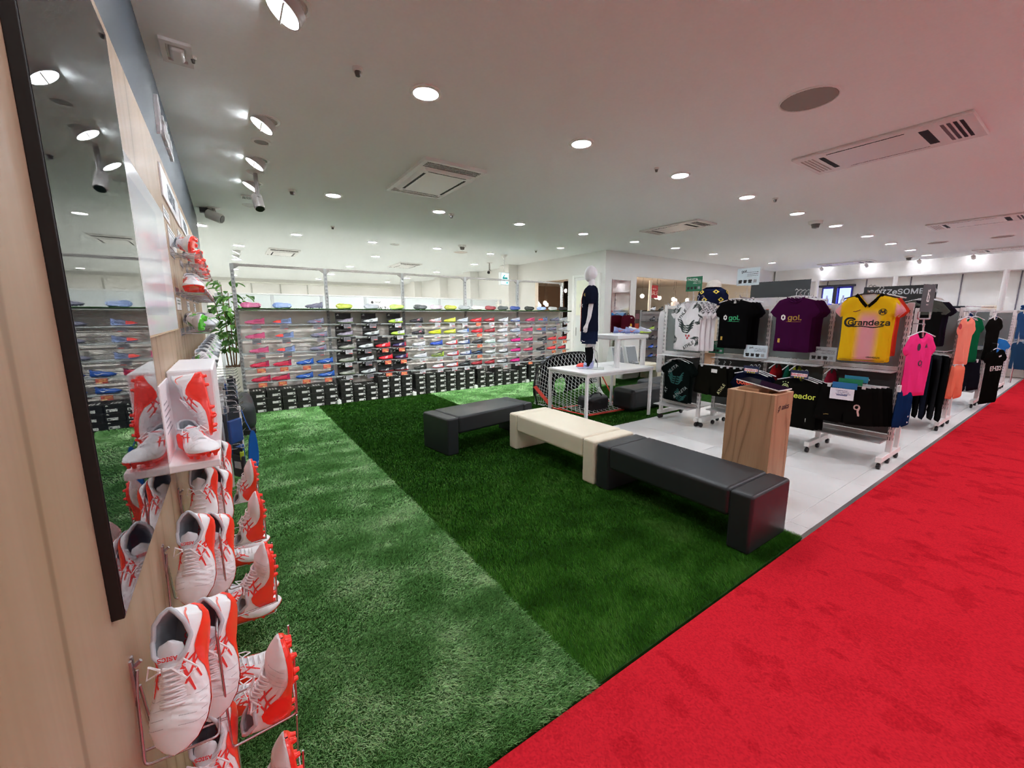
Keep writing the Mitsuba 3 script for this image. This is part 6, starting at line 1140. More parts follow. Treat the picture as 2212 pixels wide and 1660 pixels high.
for a, b, w in (((4.09, gy - .03, .34), (4.20, 4.95, .03), .06), ((5.64, gy - .02, .45), (5.10, 4.36, .03), .055), ((4.30, 4.24, .022), (5.05, 4.22, .022), .09), ((5.05, 4.22, .022), (5.66, gy - .05, .022), .07), ((4.20, 4.93, .022), (4.30, 4.24, .022), .05), ((4.2, 4.85, .022), (5.4, 4.80, .022), .05)): part(gl, 'strap', strap(a, b, w, (0, 0, 1) if abs(a[2] - b[2]) < .1 else (0, 1, .2)), color='d6402f', rough=.6, smooth=False)
k = thing('bag', 'black sports bag lying on the turf under the display table', 'bag')
bg = rbox(4.42, 4.86, 4.32, 4.62, .012, .25, .06, 24).subdivide().subdivide(); v_ = np.array(bg.vertices); v_ += (meshkit.fbm(v_ * 9, 3, 4)[:, None] - .5) * .04 * np.array([1, 1, (1.0)]); v_[:, 2] = np.maximum(v_[:, 2], .012); bg.vertices = v_
part(k, 'body', bg, color='232427', rough=.45, smooth=60); part(k, 'handle', tube(bend([(4.5, 4.42, .23), (4.55, 4.40, .30), (4.72, 4.40, .30), (4.78, 4.42, .23)], .05), .010, 6), color='17181a', rough=.6)
for i, (x, y, lb) in enumerate(((6.75, 6.02, 'left product stand with a silver picture on the cream bench by the mirror'), (7.2, 6.02, 'right product stand with a silver picture on the cream bench by the mirror'))):
    k = thing('product_stand', lb, 'display stand')
    part(k, 'wedge', move(extrude(Polygon([(0, 0), (.26, 0), (.16, .42), (.12, .42)]), .36), np.array([[0, 0, 1, x], [1, 0, 0, y - .1], [0, 1, 0, .406], [0, 0, 0, 1.]])), color='d9dcdc', rough=.2, smooth=False)
    part(k, 'picture', box(-.15, .15, -.18, .18, 0, .003), color='8b9296', rough=.25, xf=frame((x + .18, y - .1 + .055 - .003, .63), (1, 0, 0), (0, .29, 1)))
    boot(rotz(x + .05, y - .17, 8, .42), f'grey boot on the cream bench in front of the {"left" if i == 0 else "right"} product stand', 'boots on the cream bench', 'a9adb0', '7d8184', None, 'w', 'd8dadc', None)

# ------------------------------------------------------------------ potted tree
k = thing('potted_tree', 'leafy green tree in a white square pot left of the shoe wall', 'plant')
tx, ty_ = .03, 8.15
part(k, 'pot', move(trimesh.creation.box((.27, .27, .66)), trimesh.transformations.translation_matrix([tx, ty_, .33])), color='eceae4', rough=.4, smooth=False)
part(k, 'soil', box(tx - .12, tx + .12, ty_ - .12, ty_ + .12, .66, .675, .004), color='5a4030', rough=.9)
r_ = np.random.default_rng(5); tips = []
for i in range(5):
    b = np.array([tx + (-.08, -.03, .02, .07, .0)[i], ty_ + (0, .05, -.05, .02, -.02)[i], .66]); e = b + np.array([(-.10, -.03, .06, .16, .02)[i], r_.uniform(-.1, .1), (1.15, 1.32, 1.28, 1.05, 1.2)[i]]); mid = (b + e) / 2 + r_.uniform(-.04, .04, 3)
    pts = np.array([(1 - u) ** 2 * b + 2 * u * (1 - u) * mid + u * u * e for u in np.linspace(0, 1, 8)]); part(k, 'stem', tube(pts, np.linspace(.012, .005, 8), 6), color='6d5238', rough=.8)
    tips += [pts[int(q)] + np.array([0, 0, 0]) for q in np.linspace(2.6, 7, 14)]
leaf = cat(grid(6, 3, lambda u, v: np.stack([.085 * u, (v - .5) * .056 * np.sin(np.clip(u, .02, .99) * PI) ** .8, .012 * np.abs(v - .5) * 2 - .03 * u * u], -1)))
LPLY = {}
for i in range(280):
    c = ['3f6a2a', '4f7f35', '5d9140', '345a24', '6fa34c'][i % 5]
    if c not in LPLY:
        v, f, n = meshkit.arrays(leaf, 60); LPLY[c] = meshkit.write_ply((v, f), False, np.tile(code(c, .4), (len(v), 1)), None, normals=n)
    t_ = tips[i % len(tips)]; h_ = np.clip((t_[2] - .8) / 1.1, 0, 1); rad = .14 + .22 * math.sin(PI * min(1, h_ * .9 + .1)); a = r_.uniform(0, 2 * PI); p_ = t_ + np.array([math.cos(a) * rad * r_.uniform(.1, 1), math.sin(a) * rad * r_.uniform(.1, 1), r_.uniform(-.06, .10)])
    d_ = np.array([math.cos(a), math.sin(a), r_.uniform(-.7, .3)]); Mx = frame(p_, d_, np.cross([0, 0, 1], d_) + r_.uniform(-.3, .3, 3)); Mx[:3, :3] *= r_.uniform(1.1, 1.8)
    key = fresh(k + '__leaf'); scene[key] = {'type': 'ply', 'filename': LPLY[c], 'face_normals': False, 'bsdf': {'type': 'ref', 'id': 'paint'}, 'to_world': T(Mx.tolist())}

# ------------------------------------------------------------------ the hall behind: partition, exit sign, branches
k = thing('partition', 'long pale grey partition of panels behind the shoe wall', 'partition')
for i in range(7): part(k, 'panel', box(-.13 + .945 * i + .03, -.13 + .945 * (i + 1) - .03, 9.98, 10.02, .08, 1.915), color='c9d0d2', rough=.5)
for i in range(8): part(k, 'post', box(-.13 + .945 * i - .03, -.13 + .945 * i + .03, 9.97, 10.03, 0, 1.92, .003), color='b3b8bb', rough=.4)
part(k, 'cap_rail', box(-.16, 6.51, 9.965, 10.035, 1.918, 1.945, .003), color='dadddd', rough=.4)
k = thing('notice', 'white notice with black dates on the grey partition behind the shoe wall', 'sign')
part(k, 'sheet', box(2.78, 3.62, 9.962, 9.968, 1.45, 1.88), color='f2f4f4', rough=.5, smooth=False)
part(k, 'date', letters('NEW 7・18 Fri'.replace('・', '-'), .075, .002, True), color='24282a', smooth=False, xf=frame((3.2, 9.961, 1.66), (1, 0, 0), (0, 0, 1))); part(k, 'heading', cat(letters('OPEN', .04, .002), extrude(Point(-.12, 0).buffer(.03, 8), .002)), color='24282a', smooth=False, xf=frame((2.98, 9.961, 1.80), (1, 0, 0), (0, 0, 1)))
k = thing('exit_sign', 'lit pale blue emergency exit sign with a teal arrow hanging from the ceiling', 'sign')
ex, ey = 5.71, 8.62
part(k, 'ceiling_mount', lathe([(.0, 0), (.085, 0), (.07, -.03), (.02, -.07), (0, -.07)], 20, (ex, ey, CEIL)), color='d9d9d6', rough=.4); part(k, 'rod', cyl((ex, ey, 2.52), (ex, ey, CEIL - .05), .008, 8), color='b9b9b6', rough=.4)
Me = FACE_Y(ex, ey - .04, 2.38, 10)
part(k, 'box', box(-.14, .14, -.15, .15, -.08, 0, .006), color='eef2f2', rough=.4, xf=Me)
scene['sign_face'] = {'type': 'diffuse', 'reflectance': rgbd('7fd0e4')}
part(k, 'face', box(-.12, .12, -.13, .13, 0, .003), 'sign_face', smooth=False, xf=Me, emitter={'type': 'area', 'radiance': {'type': 'rgb', 'value': [.22, .85, 1.05]}}, label='glowing pale blue panel')
part(k, 'arrow', extrude(unary_union([Polygon([(-.085, .0), (-.02, .075), (.01, .075), (-.035, .018), (.085, .018), (.085, -.018), (-.035, -.018), (.01, -.075), (-.02, -.075)])]), .001), color='0f8f8a', smooth=False, xf=Me @ trimesh.transformations.translation_matrix([-.005, .015, .003])); part(k, 'pictogram', cat(box(.055, .095, -.11, -.075, .003, .004), box(.03, .045, -.11, -.08, .003, .004)), color='0f7f86', smooth=False, xf=Me)
k = thing('dried_branches', 'white dried branches in a vase behind the right end of the shoe wall', 'plant')
part(k, 'vase', lathe([(0, 0), (.08, 0), (.10, .2), (.05, .38), (.06, .42), (0, .40)], 20, (6.15, 9.3, 1.02)), color='e9e8e4', rough=.4)
part(k, 'pedestal', box(6.0, 6.3, 9.15, 9.45, 0, 1.02, .004), color='f0efec', rough=.5)
for i in range(16):
    a = r_.uniform(0, 2 * PI); e = np.array([6.15 + math.cos(a) * r_.uniform(.05, .30), 9.3 + math.sin(a) * .2, r_.uniform(1.65, 1.95)]); b = np.array([6.15, 9.3, 1.40]); tw = [tube([b, (b + e) / 2 + r_.uniform(-.04, .04, 3), e], .004, 4)]
    for q in range(5):
        s_ = b + (e - b) * r_.uniform(.4, 1); tw.append(tube([s_, s_ + r_.uniform(-.08, .08, 3) + [0, 0, .05]], .003, 4)); tw.append(move(trimesh.creation.icosphere(1, .011), trimesh.transformations.translation_matrix(s_ + r_.uniform(-.05, .05, 3))))
    part(k, 'branch', cat(*tw), color='efece2', rough=.7)

# ------------------------------------------------------------------ fittings in the ceiling
def cassette4(x0, x1, y0, y1, label):
    k = thing('air_conditioner', label, 'air conditioner', 'ceiling air conditioners'); z = CEIL
    P_ = shapely.box(x0, y0, x1, y1); w, l_ = x1 - x0, y1 - y0
    inner = shapely.box(x0 + .13 * w, y0 + .17 * l_, x1 - .13 * w, y1 - .17 * l_)
    part(k, 'panel', extrude(P_, .03, z - .03), color='dcdad7', rough=.4, smooth=False)
    part(k, 'raised_centre', trimesh.convex.convex_hull(np.array([(x, y, z - .03) for x, y in inner.buffer(.03 * 1, join_style=2).exterior.coords[:4]] + [(x, y, z - .055) for x, y in inner.exterior.coords[:4]])), color='dedcd9', rough=.4, smooth=False)
    for (a, b, c, d) in ((x0 + .18 * w, x1 - .18 * w, y0 + .185 * l_, y0 + .20 * l_), (x0 + .18 * w, x1 - .18 * w, y1 - .20 * l_, y1 - .185 * l_)): part(k, 'air_slot', box(a, b, c, d, z - .0565, z - .055), color='6d6a67', rough=.7, smooth=False)
    for (a, b, c, d) in ((x0 + .14 * w, x0 + .18 * w, y0 + .24 * l_, y1 - .24 * l_), (x1 - .18 * w, x1 - .14 * w, y0 + .24 * l_, y1 - .24 * l_)): part(k, 'air_slot', box(a, b, c, d, z - .0565, z - .055), color='1d1c1c', rough=.7, smooth=False)
    for q in range(4):
        for (yy, s_) in ((y0 + .02 * l_, 1), (y1 - .02 * l_, -1)): part(k, 'louvre', box(x0 + .06 * w, x1 - .06 * w, yy + s_ * (.025 + .03 * q) * l_ - .006, yy + s_ * (.025 + .03 * q) * l_ + .006, z - .0325, z - .03), color=('45423f', '8d8985')[0 if s_ > 0 else 1], rough=.7, smooth=False)
    return k
cassette4(1.65, 2.31, 3.80, 4.95, 'white ceiling air conditioner above the middle of the turf')
def cassette2(x0, x1, y0, y1, label):
    k = thing('air_conditioner', label, 'air conditioner', 'ceiling air conditioners'); z = CEIL; w, l_ = x1 - x0, y1 - y0
    part(k, 'panel', box(x0, x1, y0, y1, z - .025, z, .006), color='d6d2d0', rough=.4)
    part(k, 'seam', box(x0 + .10 * w, x0 + .12 * w, y0 + .33 * l_, y1 - .22 * l_, z - .0265, z - .025), color='23202a', rough=.7, smooth=False); part(k, 'seam', box(x1 - .12 * w, x1 - .11 * w, y0 + .28 * l_, y1 - .25 * l_, z - .0265, z - .025), color='6a5a5c', rough=.7, smooth=False)
    for a, b in ((y0 + .22 * l_, y0 + .27 * l_), (y1 - .19 * l_, y1 - .155 * l_)): part(k, 'air_slot', box(x0 + .18 * w, x1 - .2 * w, a, b, z - .0265, z - .025), color='15131a', rough=.7, smooth=False)
    for q in range(4): part(k, 'louvre', box(x0 + .14 * w, x1 - .15 * w, y0 + (.055 + .03 * q) * l_, y0 + (.073 + .03 * q) * l_ - .004 * q * 0, z - .0265, z - .025), color=('15131a', '1d1a22', '4a444a', '6a6266')[q], rough=.7, smooth=False)
    for q in range(4): part(k, 'louvre', box(x0 + .14 * w, x1 - .15 * w, y1 - (.125 - .025 * q) * l_, y1 - (.112 - .025 * q) * l_, z - .0265, z - .025), color='a39792', rough=.7, smooth=False)
    return k
cassette2(4.515, 5.165, .755, 1.915, 'long white ceiling air conditioner above the red carpet')
cassette2(6.03, 6.60, 3.78, 4.86, 'white ceiling air conditioner over the display table')
cassette2(9.47, 10.1, .80, 1.92, 'white ceiling air conditioner over the third garment rack'); cassette2(14.2, 14.8, 3.8, 5.05, 'white ceiling air conditioner beside the far bulkhead, left one'); cassette2(14.0, 14.6, .8, 2.0, 'white ceiling air conditioner beside the far bulkhead, right one')
cassette4(.89, 1.52, 10.6, 11.65, 'white air conditioner in the ceiling of the hall, left one'); cassette4(4.1, 4.75, 11.4, 12.5, 'white air conditioner in the ceiling of the hall, right one')
def disc_grille(x, y, r, label, col='8f8d88', ring=False):
    k = thing('ceiling_speaker', label, 'speaker', 'round fittings in the ceiling'); part(k, 'grille', lathe([(0, -.006), (r * .96, -.006), (r, 0)], 36, (x, y, CEIL)), color=col, rough=.8)
    part(k, 'ring', lathe([(r, 0), (r, -.009), (r + (.02 if ring else .008), -.007), (r + (.022 if ring else .01), 0)], 36, (x, y, CEIL)), color='dfdfdc', rough=.5)
disc_grille(3.395, 1.37, .165, 'large round grey speaker grille in the ceiling above the black bench', '8d8a84'); disc_grille(.38, 4.29, .055, 'small round grille between the wall-wash lamps', '8a8884', True); disc_grille(.40, 6.75, .075, 'round ring fitting in the ceiling before the hall', 'c9cac8', True)
disc_grille(11.96, 2.2, .15, 'round grey grille over the fourth rack, left one', '8d8480'); disc_grille(12.06, 1.36, .15, 'round grey grille over the fourth rack, right one', '8d8480'); disc_grille(4.63, 8.82, .16, 'round beige grille over the hall behind the shoe wall', 'c9c0b8'); disc_grille(3.01, 8.64, .09, 'small round grey grille over the hall', 'b0aeaa')
def detector(x, y, label, r=.035, h=.03):
    k = thing('smoke_detector', label, 'detector', 'small detectors on the ceiling'); part(k, 'base', lathe([(0, -h * .4), (r, -h * .4), (r * 1.1, 0)], 16, (x, y, CEIL)), color='d9d8d4', rough=.5); part(k, 'dome', lathe([(0, -h), (r * .5, -h * .9), (r * .7, -h * .35)], 16, (x, y, CEIL)), color='57534f', rough=.4)
for x, y, r, lb in ((.78, 2.75, .028, 'small sprinkler head above the turf near the first downlight'), (-.02, 3.17, .016, 'tiny sprinkler head beside the square ceiling panel'), (.77, 5.66, .04, 'small detector left of the far turf lamps'), (2.83, 5.66, .04, 'small detector beside the second far turf lamp'), (3.67, 2.78, .022, 'tiny sprinkler head left of the fourth downlight'), (4.21, 7.95, .08, 'dome detector over the hall behind the shoe wall'), (7.73, 2.83, .09, 'dome detector above the second garment rack'), (14.07, 3.05, .09, 'dome detector beside the far bulkhead'), (5.81, 2.6, .03, 'tiny sprinkler head above the first garment rack'), (1.58, 7.52, .03, 'tiny sprinkler head above the shoe wall, left'), (5.91, 7.61, .03, 'tiny sprinkler head above the shoe wall, right')): detector(x, y, lb, r, r * 1.0 + .02)
k = thing('ceiling_panel', 'small square fitting in the ceiling near the grey wall band', 'fitting'); part(k, 'frame', extrude(shapely.box(-.16, 3.04, -.02, 3.28).difference(shapely.box(-.135, 3.075, -.045, 3.245)), .016, CEIL - .016), color='d0cdca', rough=.5, smooth=False); part(k, 'lens', rbox(-.125, -.055, 3.09, 3.23, CEIL - .03, CEIL + .02, .02, 12), color='c9c6c3', rough=.4)
k = thing('ceiling_vent', 'small slatted ceiling vent behind the hanging camera', 'vent'); part(k, 'frame', box(.28, .48, 6.20, 6.34, CEIL - .02, CEIL, .003), color='e0e0de', rough=.5); [part(k, 'slat', box(.30 + .016 * q, .308 + .016 * q, 6.215, 6.325, CEIL - .022, CEIL - .02), color='3a3a3a', rough=.6, smooth=False) for q in range(10)]
def spot_cam(x, y, drop, label, d, r=.045, l_=.17, col='bdb9b6'):
    k = thing('hanging_camera', label, 'camera', None); z = CEIL; d = np.array(d, float); d /= np.linalg.norm(d)
    part(k, 'mount_plate', lathe([(0, -.012), (.07, -.010), (.085, 0)], 20, (x, y, z)), color='c9c5c1', rough=.5); part(k, 'stem', cyl((x, y, z - .01), (x, y, z - drop), .020, 10), color='8f8b88', rough=.4); part(k, 'joint', move(trimesh.creation.icosphere(2, .036), trimesh.transformations.translation_matrix([x, y, z - drop])), color='77736f', rough=.4)
    c = np.array([x, y, z - drop - .03]); h = part(k, 'head', tube([c - d * l_ * .5, c - d * l_ * .42, c + d * l_ * .42, c + d * l_ * .5], [r * .7, r, r, r * .92], 18), color=col, rough=.35); part(h, 'lens', cyl(c + d * l_ * .5, c + d * (l_ * .5 + .006), r * .8, 16), color='1b1b1c', rough=.2)
    part(k, 'cable', tube(bend([(x, y + .02, z - .02), (x + .03, y + .03, z - drop * .5), tuple(c - d * l_ * .4)], .05), .004, 5), color='55514e', rough=.6)
spot_cam(.38, 5.2, .26, 'grey camera hanging from the ceiling over the wooden wall', (.1, -.45, -.8), .05, .17)
spot_cam(-.01, 7.18, .08, 'white spot-shaped camera with dark lens near the grey wall band', (.8, -.35, -.35), .065, .2, 'cfccc8')
k = thing('adaptor', 'small black and white adaptor on the ceiling beside the spot-shaped camera', 'adaptor'); part(k, 'box', box(-.17, -.06, 7.24, 7.32, CEIL - .06, CEIL, .004), color='2a2a2a', rough=.5); part(k, 'cover', box(-.06, -.02, 7.245, 7.315, CEIL - .055, CEIL, .004), color='e0e0de', rough=.5)
spot_cam(6.21, 10.12, .22, 'small projector hanging over the hall behind the shoe wall', (-.7, -.7, -.2), .05, .2)

# ------------------------------------------------------------------ mirror, neighbouring shop, shelves of boots there
k = thing('wall_mirror', 'tall narrow mirror on the white wall right of the mannequin', 'mirror'); part(k, 'glass', box(7.41, 8.03, YW - .008, YW, .35, 2.31), 'mirror', smooth=False); part(k, 'edge', cat(box(7.40, 7.41, YW - .012, YW, .34, 2.32), box(8.03, 8.04, YW - .012, YW, .34, 2.32)), color='8a6a66', rough=.4, smooth=False)
k = thing('maroon_backpack', 'maroon rounded backpack with a yellow badge in front of the wall mirror', 'bag')
part(k, 'body', rbox(7.62, 7.98, 6.38, 6.58, 1.08, 1.50, .09, 24), 'cloth', '4a1420', .8); part(k, 'badge', extrude(Point(0, 0).buffer(.035, 14), .003), color='d9a93a', smooth=False, xf=frame((7.79, 6.378, 1.27), (1, 0, 0), (0, 0, 1))); part(k, 'handle', tube(bend([(7.76, 6.48, 1.49), (7.77, 6.48, 1.54), (7.83, 6.48, 1.54), (7.84, 6.48, 1.49)], .02), .008, 6), color='2a1016'); part(k, 'label', box(7.77, 7.83, 6.375, 6.38, 1.43, 1.445), color='e4e0dd', smooth=False)
k = thing('plinth', 'white square plinth carrying the maroon backpack before the mirror', 'plinth'); part(k, 'body', box(7.52, 8.06, 6.32, 6.62, .004, 1.085, .004), color='e6e5e2', rough=.5); part(k, 'base', box(7.54, 8.04, 6.34, 6.60, .0, .012), color='8a8885')
bs = thing('boot_shelving', 'shelving with many small boots in front of the opening to the neighbouring shop', 'shelving')
BX0, BX1, BY = 8.22, 10.1, 6.2
for x in (BX0, (BX0 + BX1) / 2, BX1): part(bs, 'upright', box(x - .02, x + .02, BY + .22, BY + .26, .012, 1.62, .002), color='a9abab', rough=.4)
BZ = (1.60, 1.36, 1.14, .92, .70, .48)
for q, z in enumerate(BZ):
    part(bs, 'shelf', box(BX0 - .02, BX1 + .02, BY, BY + .22, z - .014, z, .002), color=('2c352a' if q == 0 else '55585a'), rough=.5)
part(bs, 'back_panel', box(BX0, BX1, BY + .262, BY + .27, .1, 1.6), color='b9b4b0', rough=.6)
BC = [['d8dfe4', '2b3430', 'e6c3c8', 'dfe2ea', '9fb0c8', 'e8e8ea'], ['4a4a4e', '26262a', 'e0b7bf', 'd9dbe0', '5a5d63', 'cfd3da'], ['a7c24a', '1f1f22', 'd9888f', 'e3e4e8', '3b3f48', 'c9ccd2'], ['3d3a3c', '2a2228', 'df97a0', 'd9dae2', 'c94c58', 'b0b4bc'], ['3458b8', '2f57bd', 'dfe2e8', '3a5fb8', 'c9ccd6', '2b3c78'], ['2c4f9c', 'b02a3a', '28468c', 'c03442', 'd6d8de', '3a3c44']]
for q, z in enumerate(BZ):
    for i in range(6):
        c = BC[q][i]; boot(TOELEFT(BX0 + .19 + .31 * i + .10, BY + .08, z + .011, 20), f'small {["white", "dark", "pink", "pale", "mixed"][i % 5]} boot, {ORD[i]} from the left on the {ORD[q]} shelf beside the mirror', 'boots on the shelving beside the mirror', c, 'c9ccd0' if int(c[:2], 16) > 140 else '3a3c40', None, 'w', 'f0f0f0' if int(c[:2], 16) < 140 else '8d9096', None)
for i in range(7):
    for q in range(3): shoe_box(BX0 + .02 + .262 * i, BY - .02, .012 + .104 * q, f'black shoe box under the shelving beside the mirror, {ORD[i]} stack, {["lowest", "middle", "topmost"][q]}', .2, .26, .103)
# lamps and goods of the neighbouring shop
scene['bulb'] = {'type': 'diffuse', 'reflectance': {'type': 'rgb', 'value': [.8, .7, .5]}}
BULBS = [(8.9, 7.9, 1.95), (9.0, 7.95, 1.85), (9.12, 7.9, 1.92), (9.05, 8.1, 1.80), (9.25, 8.0, 1.86), (9.4, 8.05, 1.95), (9.95, 8.2, 1.93), (10.0, 8.3, 1.85), (10.6, 8.3, 2.08), (11.3, 8.3, 2.06), (11.6, 8.4, 2.05), (12.2, 8.3, 2.02), (12.6, 8.5, 2.0), (13.3, 8.5, 2.02), (7.75, 8.6, 2.16), (7.95, 8.6, 2.14), (8.0, 10.2, 1.86), (8.15, 10.3, 1.8), (8.3, 10.2, 1.88), (8.45, 10.3, 1.83)]
for i, (x, y, z) in enumerate(BULBS):
    k = thing('pendant_lamp', f'warm globe pendant lamp of the neighbouring shop, {ORD[i]} along its row', 'pendant lamp', 'globe pendant lamps of the neighbouring shop')
    part(k, 'globe', move(trimesh.creation.icosphere(2, .062), trimesh.transformations.translation_matrix([x, y, z])), 'bulb', smooth=True, emitter={'type': 'area', 'radiance': {'type': 'rgb', 'value': [14, 11, 7.4]}}); part(k, 'cap', cyl((x, y, z + .058), (x, y, z + .085), .022, 10), color='3a3430'); part(k, 'cord', cyl((x, y, z + .08), (x, y, 2.72), .003, 5), color='2a2624')
for i, (x, y, lb) in enumerate(((9.0, 7.4, 'red sale sign hanging in the neighbouring shop, left one'), (10.1, 7.5, 'red sale sign hanging in the neighbouring shop, right one'))):
    k = thing('sale_sign', lb, 'sign'); part(k, 'board', box(x - .16, x + .16, y, y + .01, 1.98, 2.34), color='b5303a', rough=.5); part(k, 'lettering', cat(letters('SALE', .10, .002, True), move(letters('SHOES', .04, .002, True), trimesh.transformations.translation_matrix([0, .11, 0]))), color='eccdc8', smooth=False, xf=frame((x, y - .001, 2.12), (1, 0, 0), (0, 0, 1))); part(k, 'cords', cat(cyl((x - .12, y, 2.34), (x - .12, y, 2.72), .003, 4), cyl((x + .12, y, 2.34), (x + .12, y, 2.72), .003, 4)), color='5a5450')
k = thing('column', 'slim white column just inside the neighbouring shop', 'column'); part(k, 'shaft', cyl((9.45, 7.15, .004), (9.45, 7.15, 2.42), .04, 16), color='e6e4e0', rough=.5); part(k, 'base', cyl((9.45, 7.15, .004), (9.45, 7.15, .05), .07, 16), color='d9d6d2')
k = thing('column', 'slim white column by the narrow opening beside the shoe wall', 'column'); part(k, 'shaft', cyl((7.5, 8.05, .004), (7.5, 8.05, 2.70), .04, 16), color='e6e4e0', rough=.5); part(k, 'base', cyl((7.5, 8.05, .004), (7.5, 8.05, .05), .07, 16), color='d9d6d2')
k = thing('ride_toy', 'white and red rounded play figure standing in the neighbouring shop', 'toy'); part(k, 'body', lathe([(0, 0), (.22, 0), (.27, .2), (.2, .45), (.12, .62), (.15, .75), (.1, .88), (0, .92)], 24, (10.9, 7.35, 1.0)), color='e6dede', rough=.4); part(k, 'panel', lathe([(0, 0), (.16, .0), (.15, .05), (0, .07)], 24).apply_transform(frame((10.9, 7.10, 1.25), (1, 0, 0), (0, 0, 1))), color='d84a50', rough=.4); part(k, 'stand', box(10.7, 11.1, 7.2, 7.5, .004, 1.0, .01), color='c9c2c0', rough=.5)
for i in range(5):
    k = thing('shop_shelf', f'dark shelf unit full of goods in the neighbouring shop, {ORD[i]} from the left', 'shelf', 'shelf units of the neighbouring shop'); x = 8.2 + 1.45 * i
    part(k, 'case', box(x, x + 1.2, 10.6, 11.0, .004, 1.7, .01), color=['4a3428', '3a3230', '5a4638', '3d3a40', '4a3a30'][i], rough=.6)
    for q in range(4):
        for j in range(4): part(k, 'goods', box(x + .06 + .28 * j, x + .28 + .28 * j, 10.56, 10.6, .2 + .38 * q, .42 + .38 * q, .01), color=['b9a040', 'a04038', '3f5a80', 'c9c2b8', '6a4a60', 'd08050'][(i + q * 3 + j * 2) % 6], rough=.5)
k = thing('dark_curtain', 'black hanging fabric inside the narrow opening beside the shoe wall', 'curtain'); part(k, 'fabric', cloth_slab(Polygon([(-.16, 0), (.16, 0), (.13, -1.2), (-.10, -1.2)]), .03, .05, .02, 2)[1], 'cloth', '14110f', .9, 60, FACE(7.75, 8.55, 2.42)); part(k, 'rod', cyl((7.75, 8.2, 2.43), (7.75, 8.9, 2.43), .01, 8), color='c9c6c2'); part(k, 'rod_stay', cyl((7.75, 8.55, 2.43), (7.75, 8.55, 2.72), .006, 6), color='c9c6c2')
for i in range(4):
    downlight_x = 8.8 + 1.5 * i
    k = thing('tube_lamp', f'slim white ceiling lamp of the neighbouring shop, {ORD[i]} from the left', 'ceiling light', 'slim lamps of the neighbouring shop'); part(k, 'body', box(downlight_x - .3, downlight_x + .3, 8.0 + .5 * (i % 2), 8.06 + .5 * (i % 2), 2.69, 2.72), color='f0efec', rough=.5, smooth=False); part(k, 'tube', box(downlight_x - .28, downlight_x + .28, 8.012 + .5 * (i % 2), 8.048 + .5 * (i % 2), 2.682, 2.69), 'bulb', smooth=False, emitter={'type': 'area', 'radiance': {'type': 'rgb', 'value': [40, 38, 34]}})

# ------------------------------------------------------------------ far end of the aisle
for i, (y, lb) in enumerate(((5.3, 'round white column under the far bulkhead, left one'), (3.48, 'round white column under the far bulkhead, middle one'), (1.53, 'round white column under the far bulkhead, right one'))):
    k = thing('column', lb, 'column'); part(k, 'shaft', cyl((15.1, y, 0), (15.1, y, 2.555), .05, 24), color='e9e7e6', rough=.4, smooth=60); part(k, 'base', cyl((15.1, y, 0), (15.1, y, .06), .075, 24), color='dcdad8')
for i, y in enumerate((5.19, 4.12, 3.04, 2.09, 1.1, .1)):
    k = thing('spotlight', f'small cylinder spotlight on the ceiling before the far bulkhead, {ORD[i]} from the left', 'spotlight', 'spotlights before the far bulkhead')
    part(k, 'body', cyl((14.95, y, 2.90), (15.03, y, 2.86), .04, 14), color='d5d0cd', rough=.4); part(k, 'stem', cyl((14.97, y, CEIL), (14.97, y, 2.89), .012, 8), color='b9b5b2'); part(k, 'lens', move(extrude(Point(0, 0).buffer(.037, 8), .002), frame((15.031, y, 2.859), (0, 1, 0), (.45, 0, .9))), 'bulb', smooth=False, emitter={'type': 'area', 'radiance': {'type': 'rgb', 'value': [60, 62, 70]}})
for i in range(8): struct(f'trim_{i + 20}', box(15.70, 15.72, 6.2 - .97 * i - .012, 6.2 - .97 * i + .012, .1, 2.55), 'paint', '6a6670', .5, label='dark upright groove in the far wall')
sh = thing('wall_shelving', 'white wall shelves with folded clothes under the far bulkhead', 'shelving')
for z in (.45, .85, 1.25, 1.62): part(sh, 'shelf', box(15.25, 15.72, -2, 5.1, z - .02, z, .003), color='e6e5e6', rough=.4)
part(sh, 'upright', cat(*[box(15.25, 15.29, y - .02, y + .02, 0, 1.64) for y in np.arange(-2, 5.2, 1.18)]), color='b9b9bc', rough=.4, smooth=False, stuff=True)
CF = ['3a6fc0', 'b9d432', 'dfe1e6', '2c2e34', 'd8562e', '8fa0b8', 'e6d9c6', '4a4e58', 'c03848', '1f3a68']
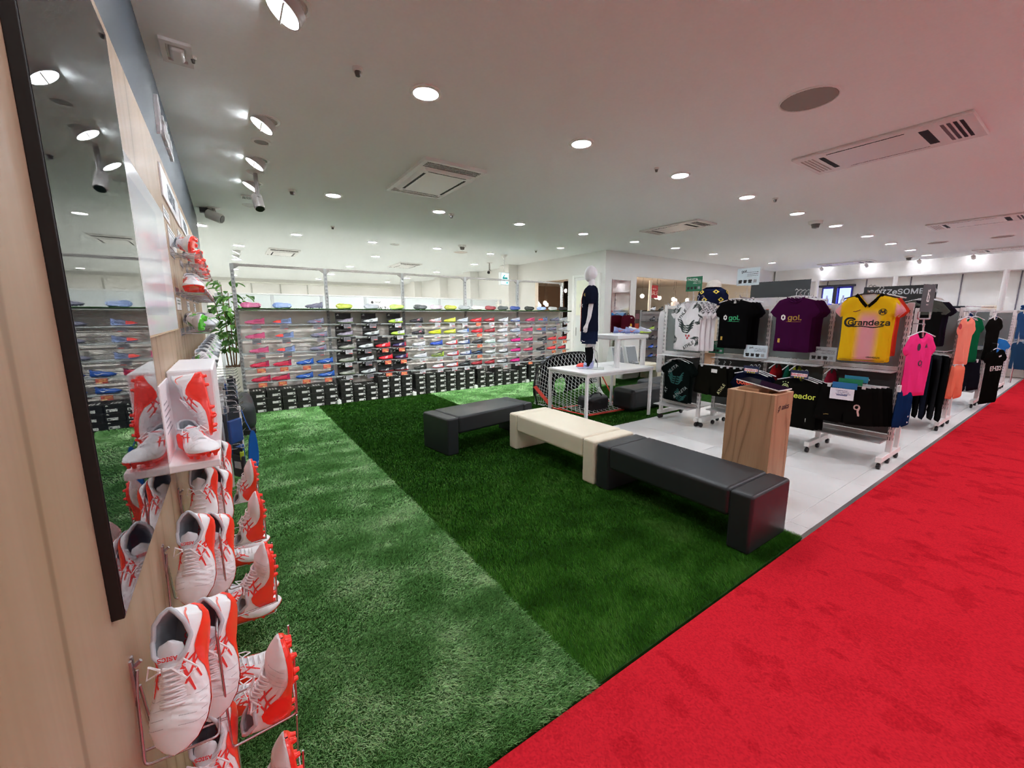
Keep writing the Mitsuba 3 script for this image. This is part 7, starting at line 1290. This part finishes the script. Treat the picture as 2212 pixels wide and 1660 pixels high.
for q, z in enumerate((.45, .85, 1.25, 1.62)):
    for i in range(11):
        y = 4.8 - .62 * i; k = thing('folded_clothes', f'pile of {["blue", "lime", "white", "black", "orange", "grey blue", "cream", "grey", "red", "navy"][(i * 3 + q * 7) % 10]} folded clothes, {ORD[i]} from the left on the {["lowest", "second", "third", "topmost"][q]} far wall shelf', 'folded clothes', 'folded clothes on the far wall shelves')
        for j in range(2): part(k, 'garment', rbox(15.30, 15.64, y - .18, y + .16, z + .001 + .055 * j, z + .056 + .055 * j, .026, 10), 'cloth', CF[(i * 3 + q * 7 + j * 0) % 10], .8)
k = thing('lit_display', 'glowing blue display niche with two bottles on the far wall', 'display'); part(k, 'back', box(15.68, 15.70, 4.55, 5.35, 1.80, 2.36), color='2a2f6a', rough=.4); part(k, 'frame', cat(box(15.5, 15.7, 4.5, 5.4, 2.36, 2.42), box(15.5, 15.7, 4.5, 5.4, 1.74, 1.80), box(15.52, 15.70, 4.90, 5.0, 1.8, 2.36)), color='15162a', rough=.4, smooth=False)
scene['blue_glow'] = {'type': 'diffuse', 'reflectance': rgbd('3040ff')}
for y in (4.60, 5.02): part(k, 'glow', box(15.66, 15.68, y, y + .28, 1.84, 2.32), 'blue_glow', smooth=False, emitter={'type': 'area', 'radiance': {'type': 'rgb', 'value': [.20, .24, 1.6]}})
for y in (4.74, 5.16): part(k, 'bottle', lathe([(0, 0), (.05, 0), (.055, .16), (.02, .24), (.02, .3), (0, .3)], 14, (15.58, y, 1.8)), color='c9ccda', rough=.2)
k = thing('grey_jacket', 'pale grey stand-collar jacket on a stand above the third rack', 'jacket'); part(k, 'fabric', cloth_slab(Polygon([(-.10, .12), (.10, .12), (.11, 0), (.26, -.06), (.34, -.5), (.22, -.5), (.2, -.7), (-.2, -.7), (-.22, -.5), (-.34, -.5), (-.26, -.06), (-.11, 0)]), .07, .05, .02, 1)[1], 'cloth', 'b3aca6', .8, 60, FACE(10.9, 2.05, 1.85)); part(k, 'stand', cyl((10.98, 2.05, .02), (10.98, 2.05, 1.9), .014, 8), color='d0d0d0'); part(k, 'zip', box(-.004, .004, -.65, .10, .072, .076), color='6a6460', xf=FACE(10.9, 2.05, 1.85)); part(k, 'stand_base', cyl((10.98, 2.05, .0), (10.98, 2.05, .02), .16, 20), color='d0d0d0')
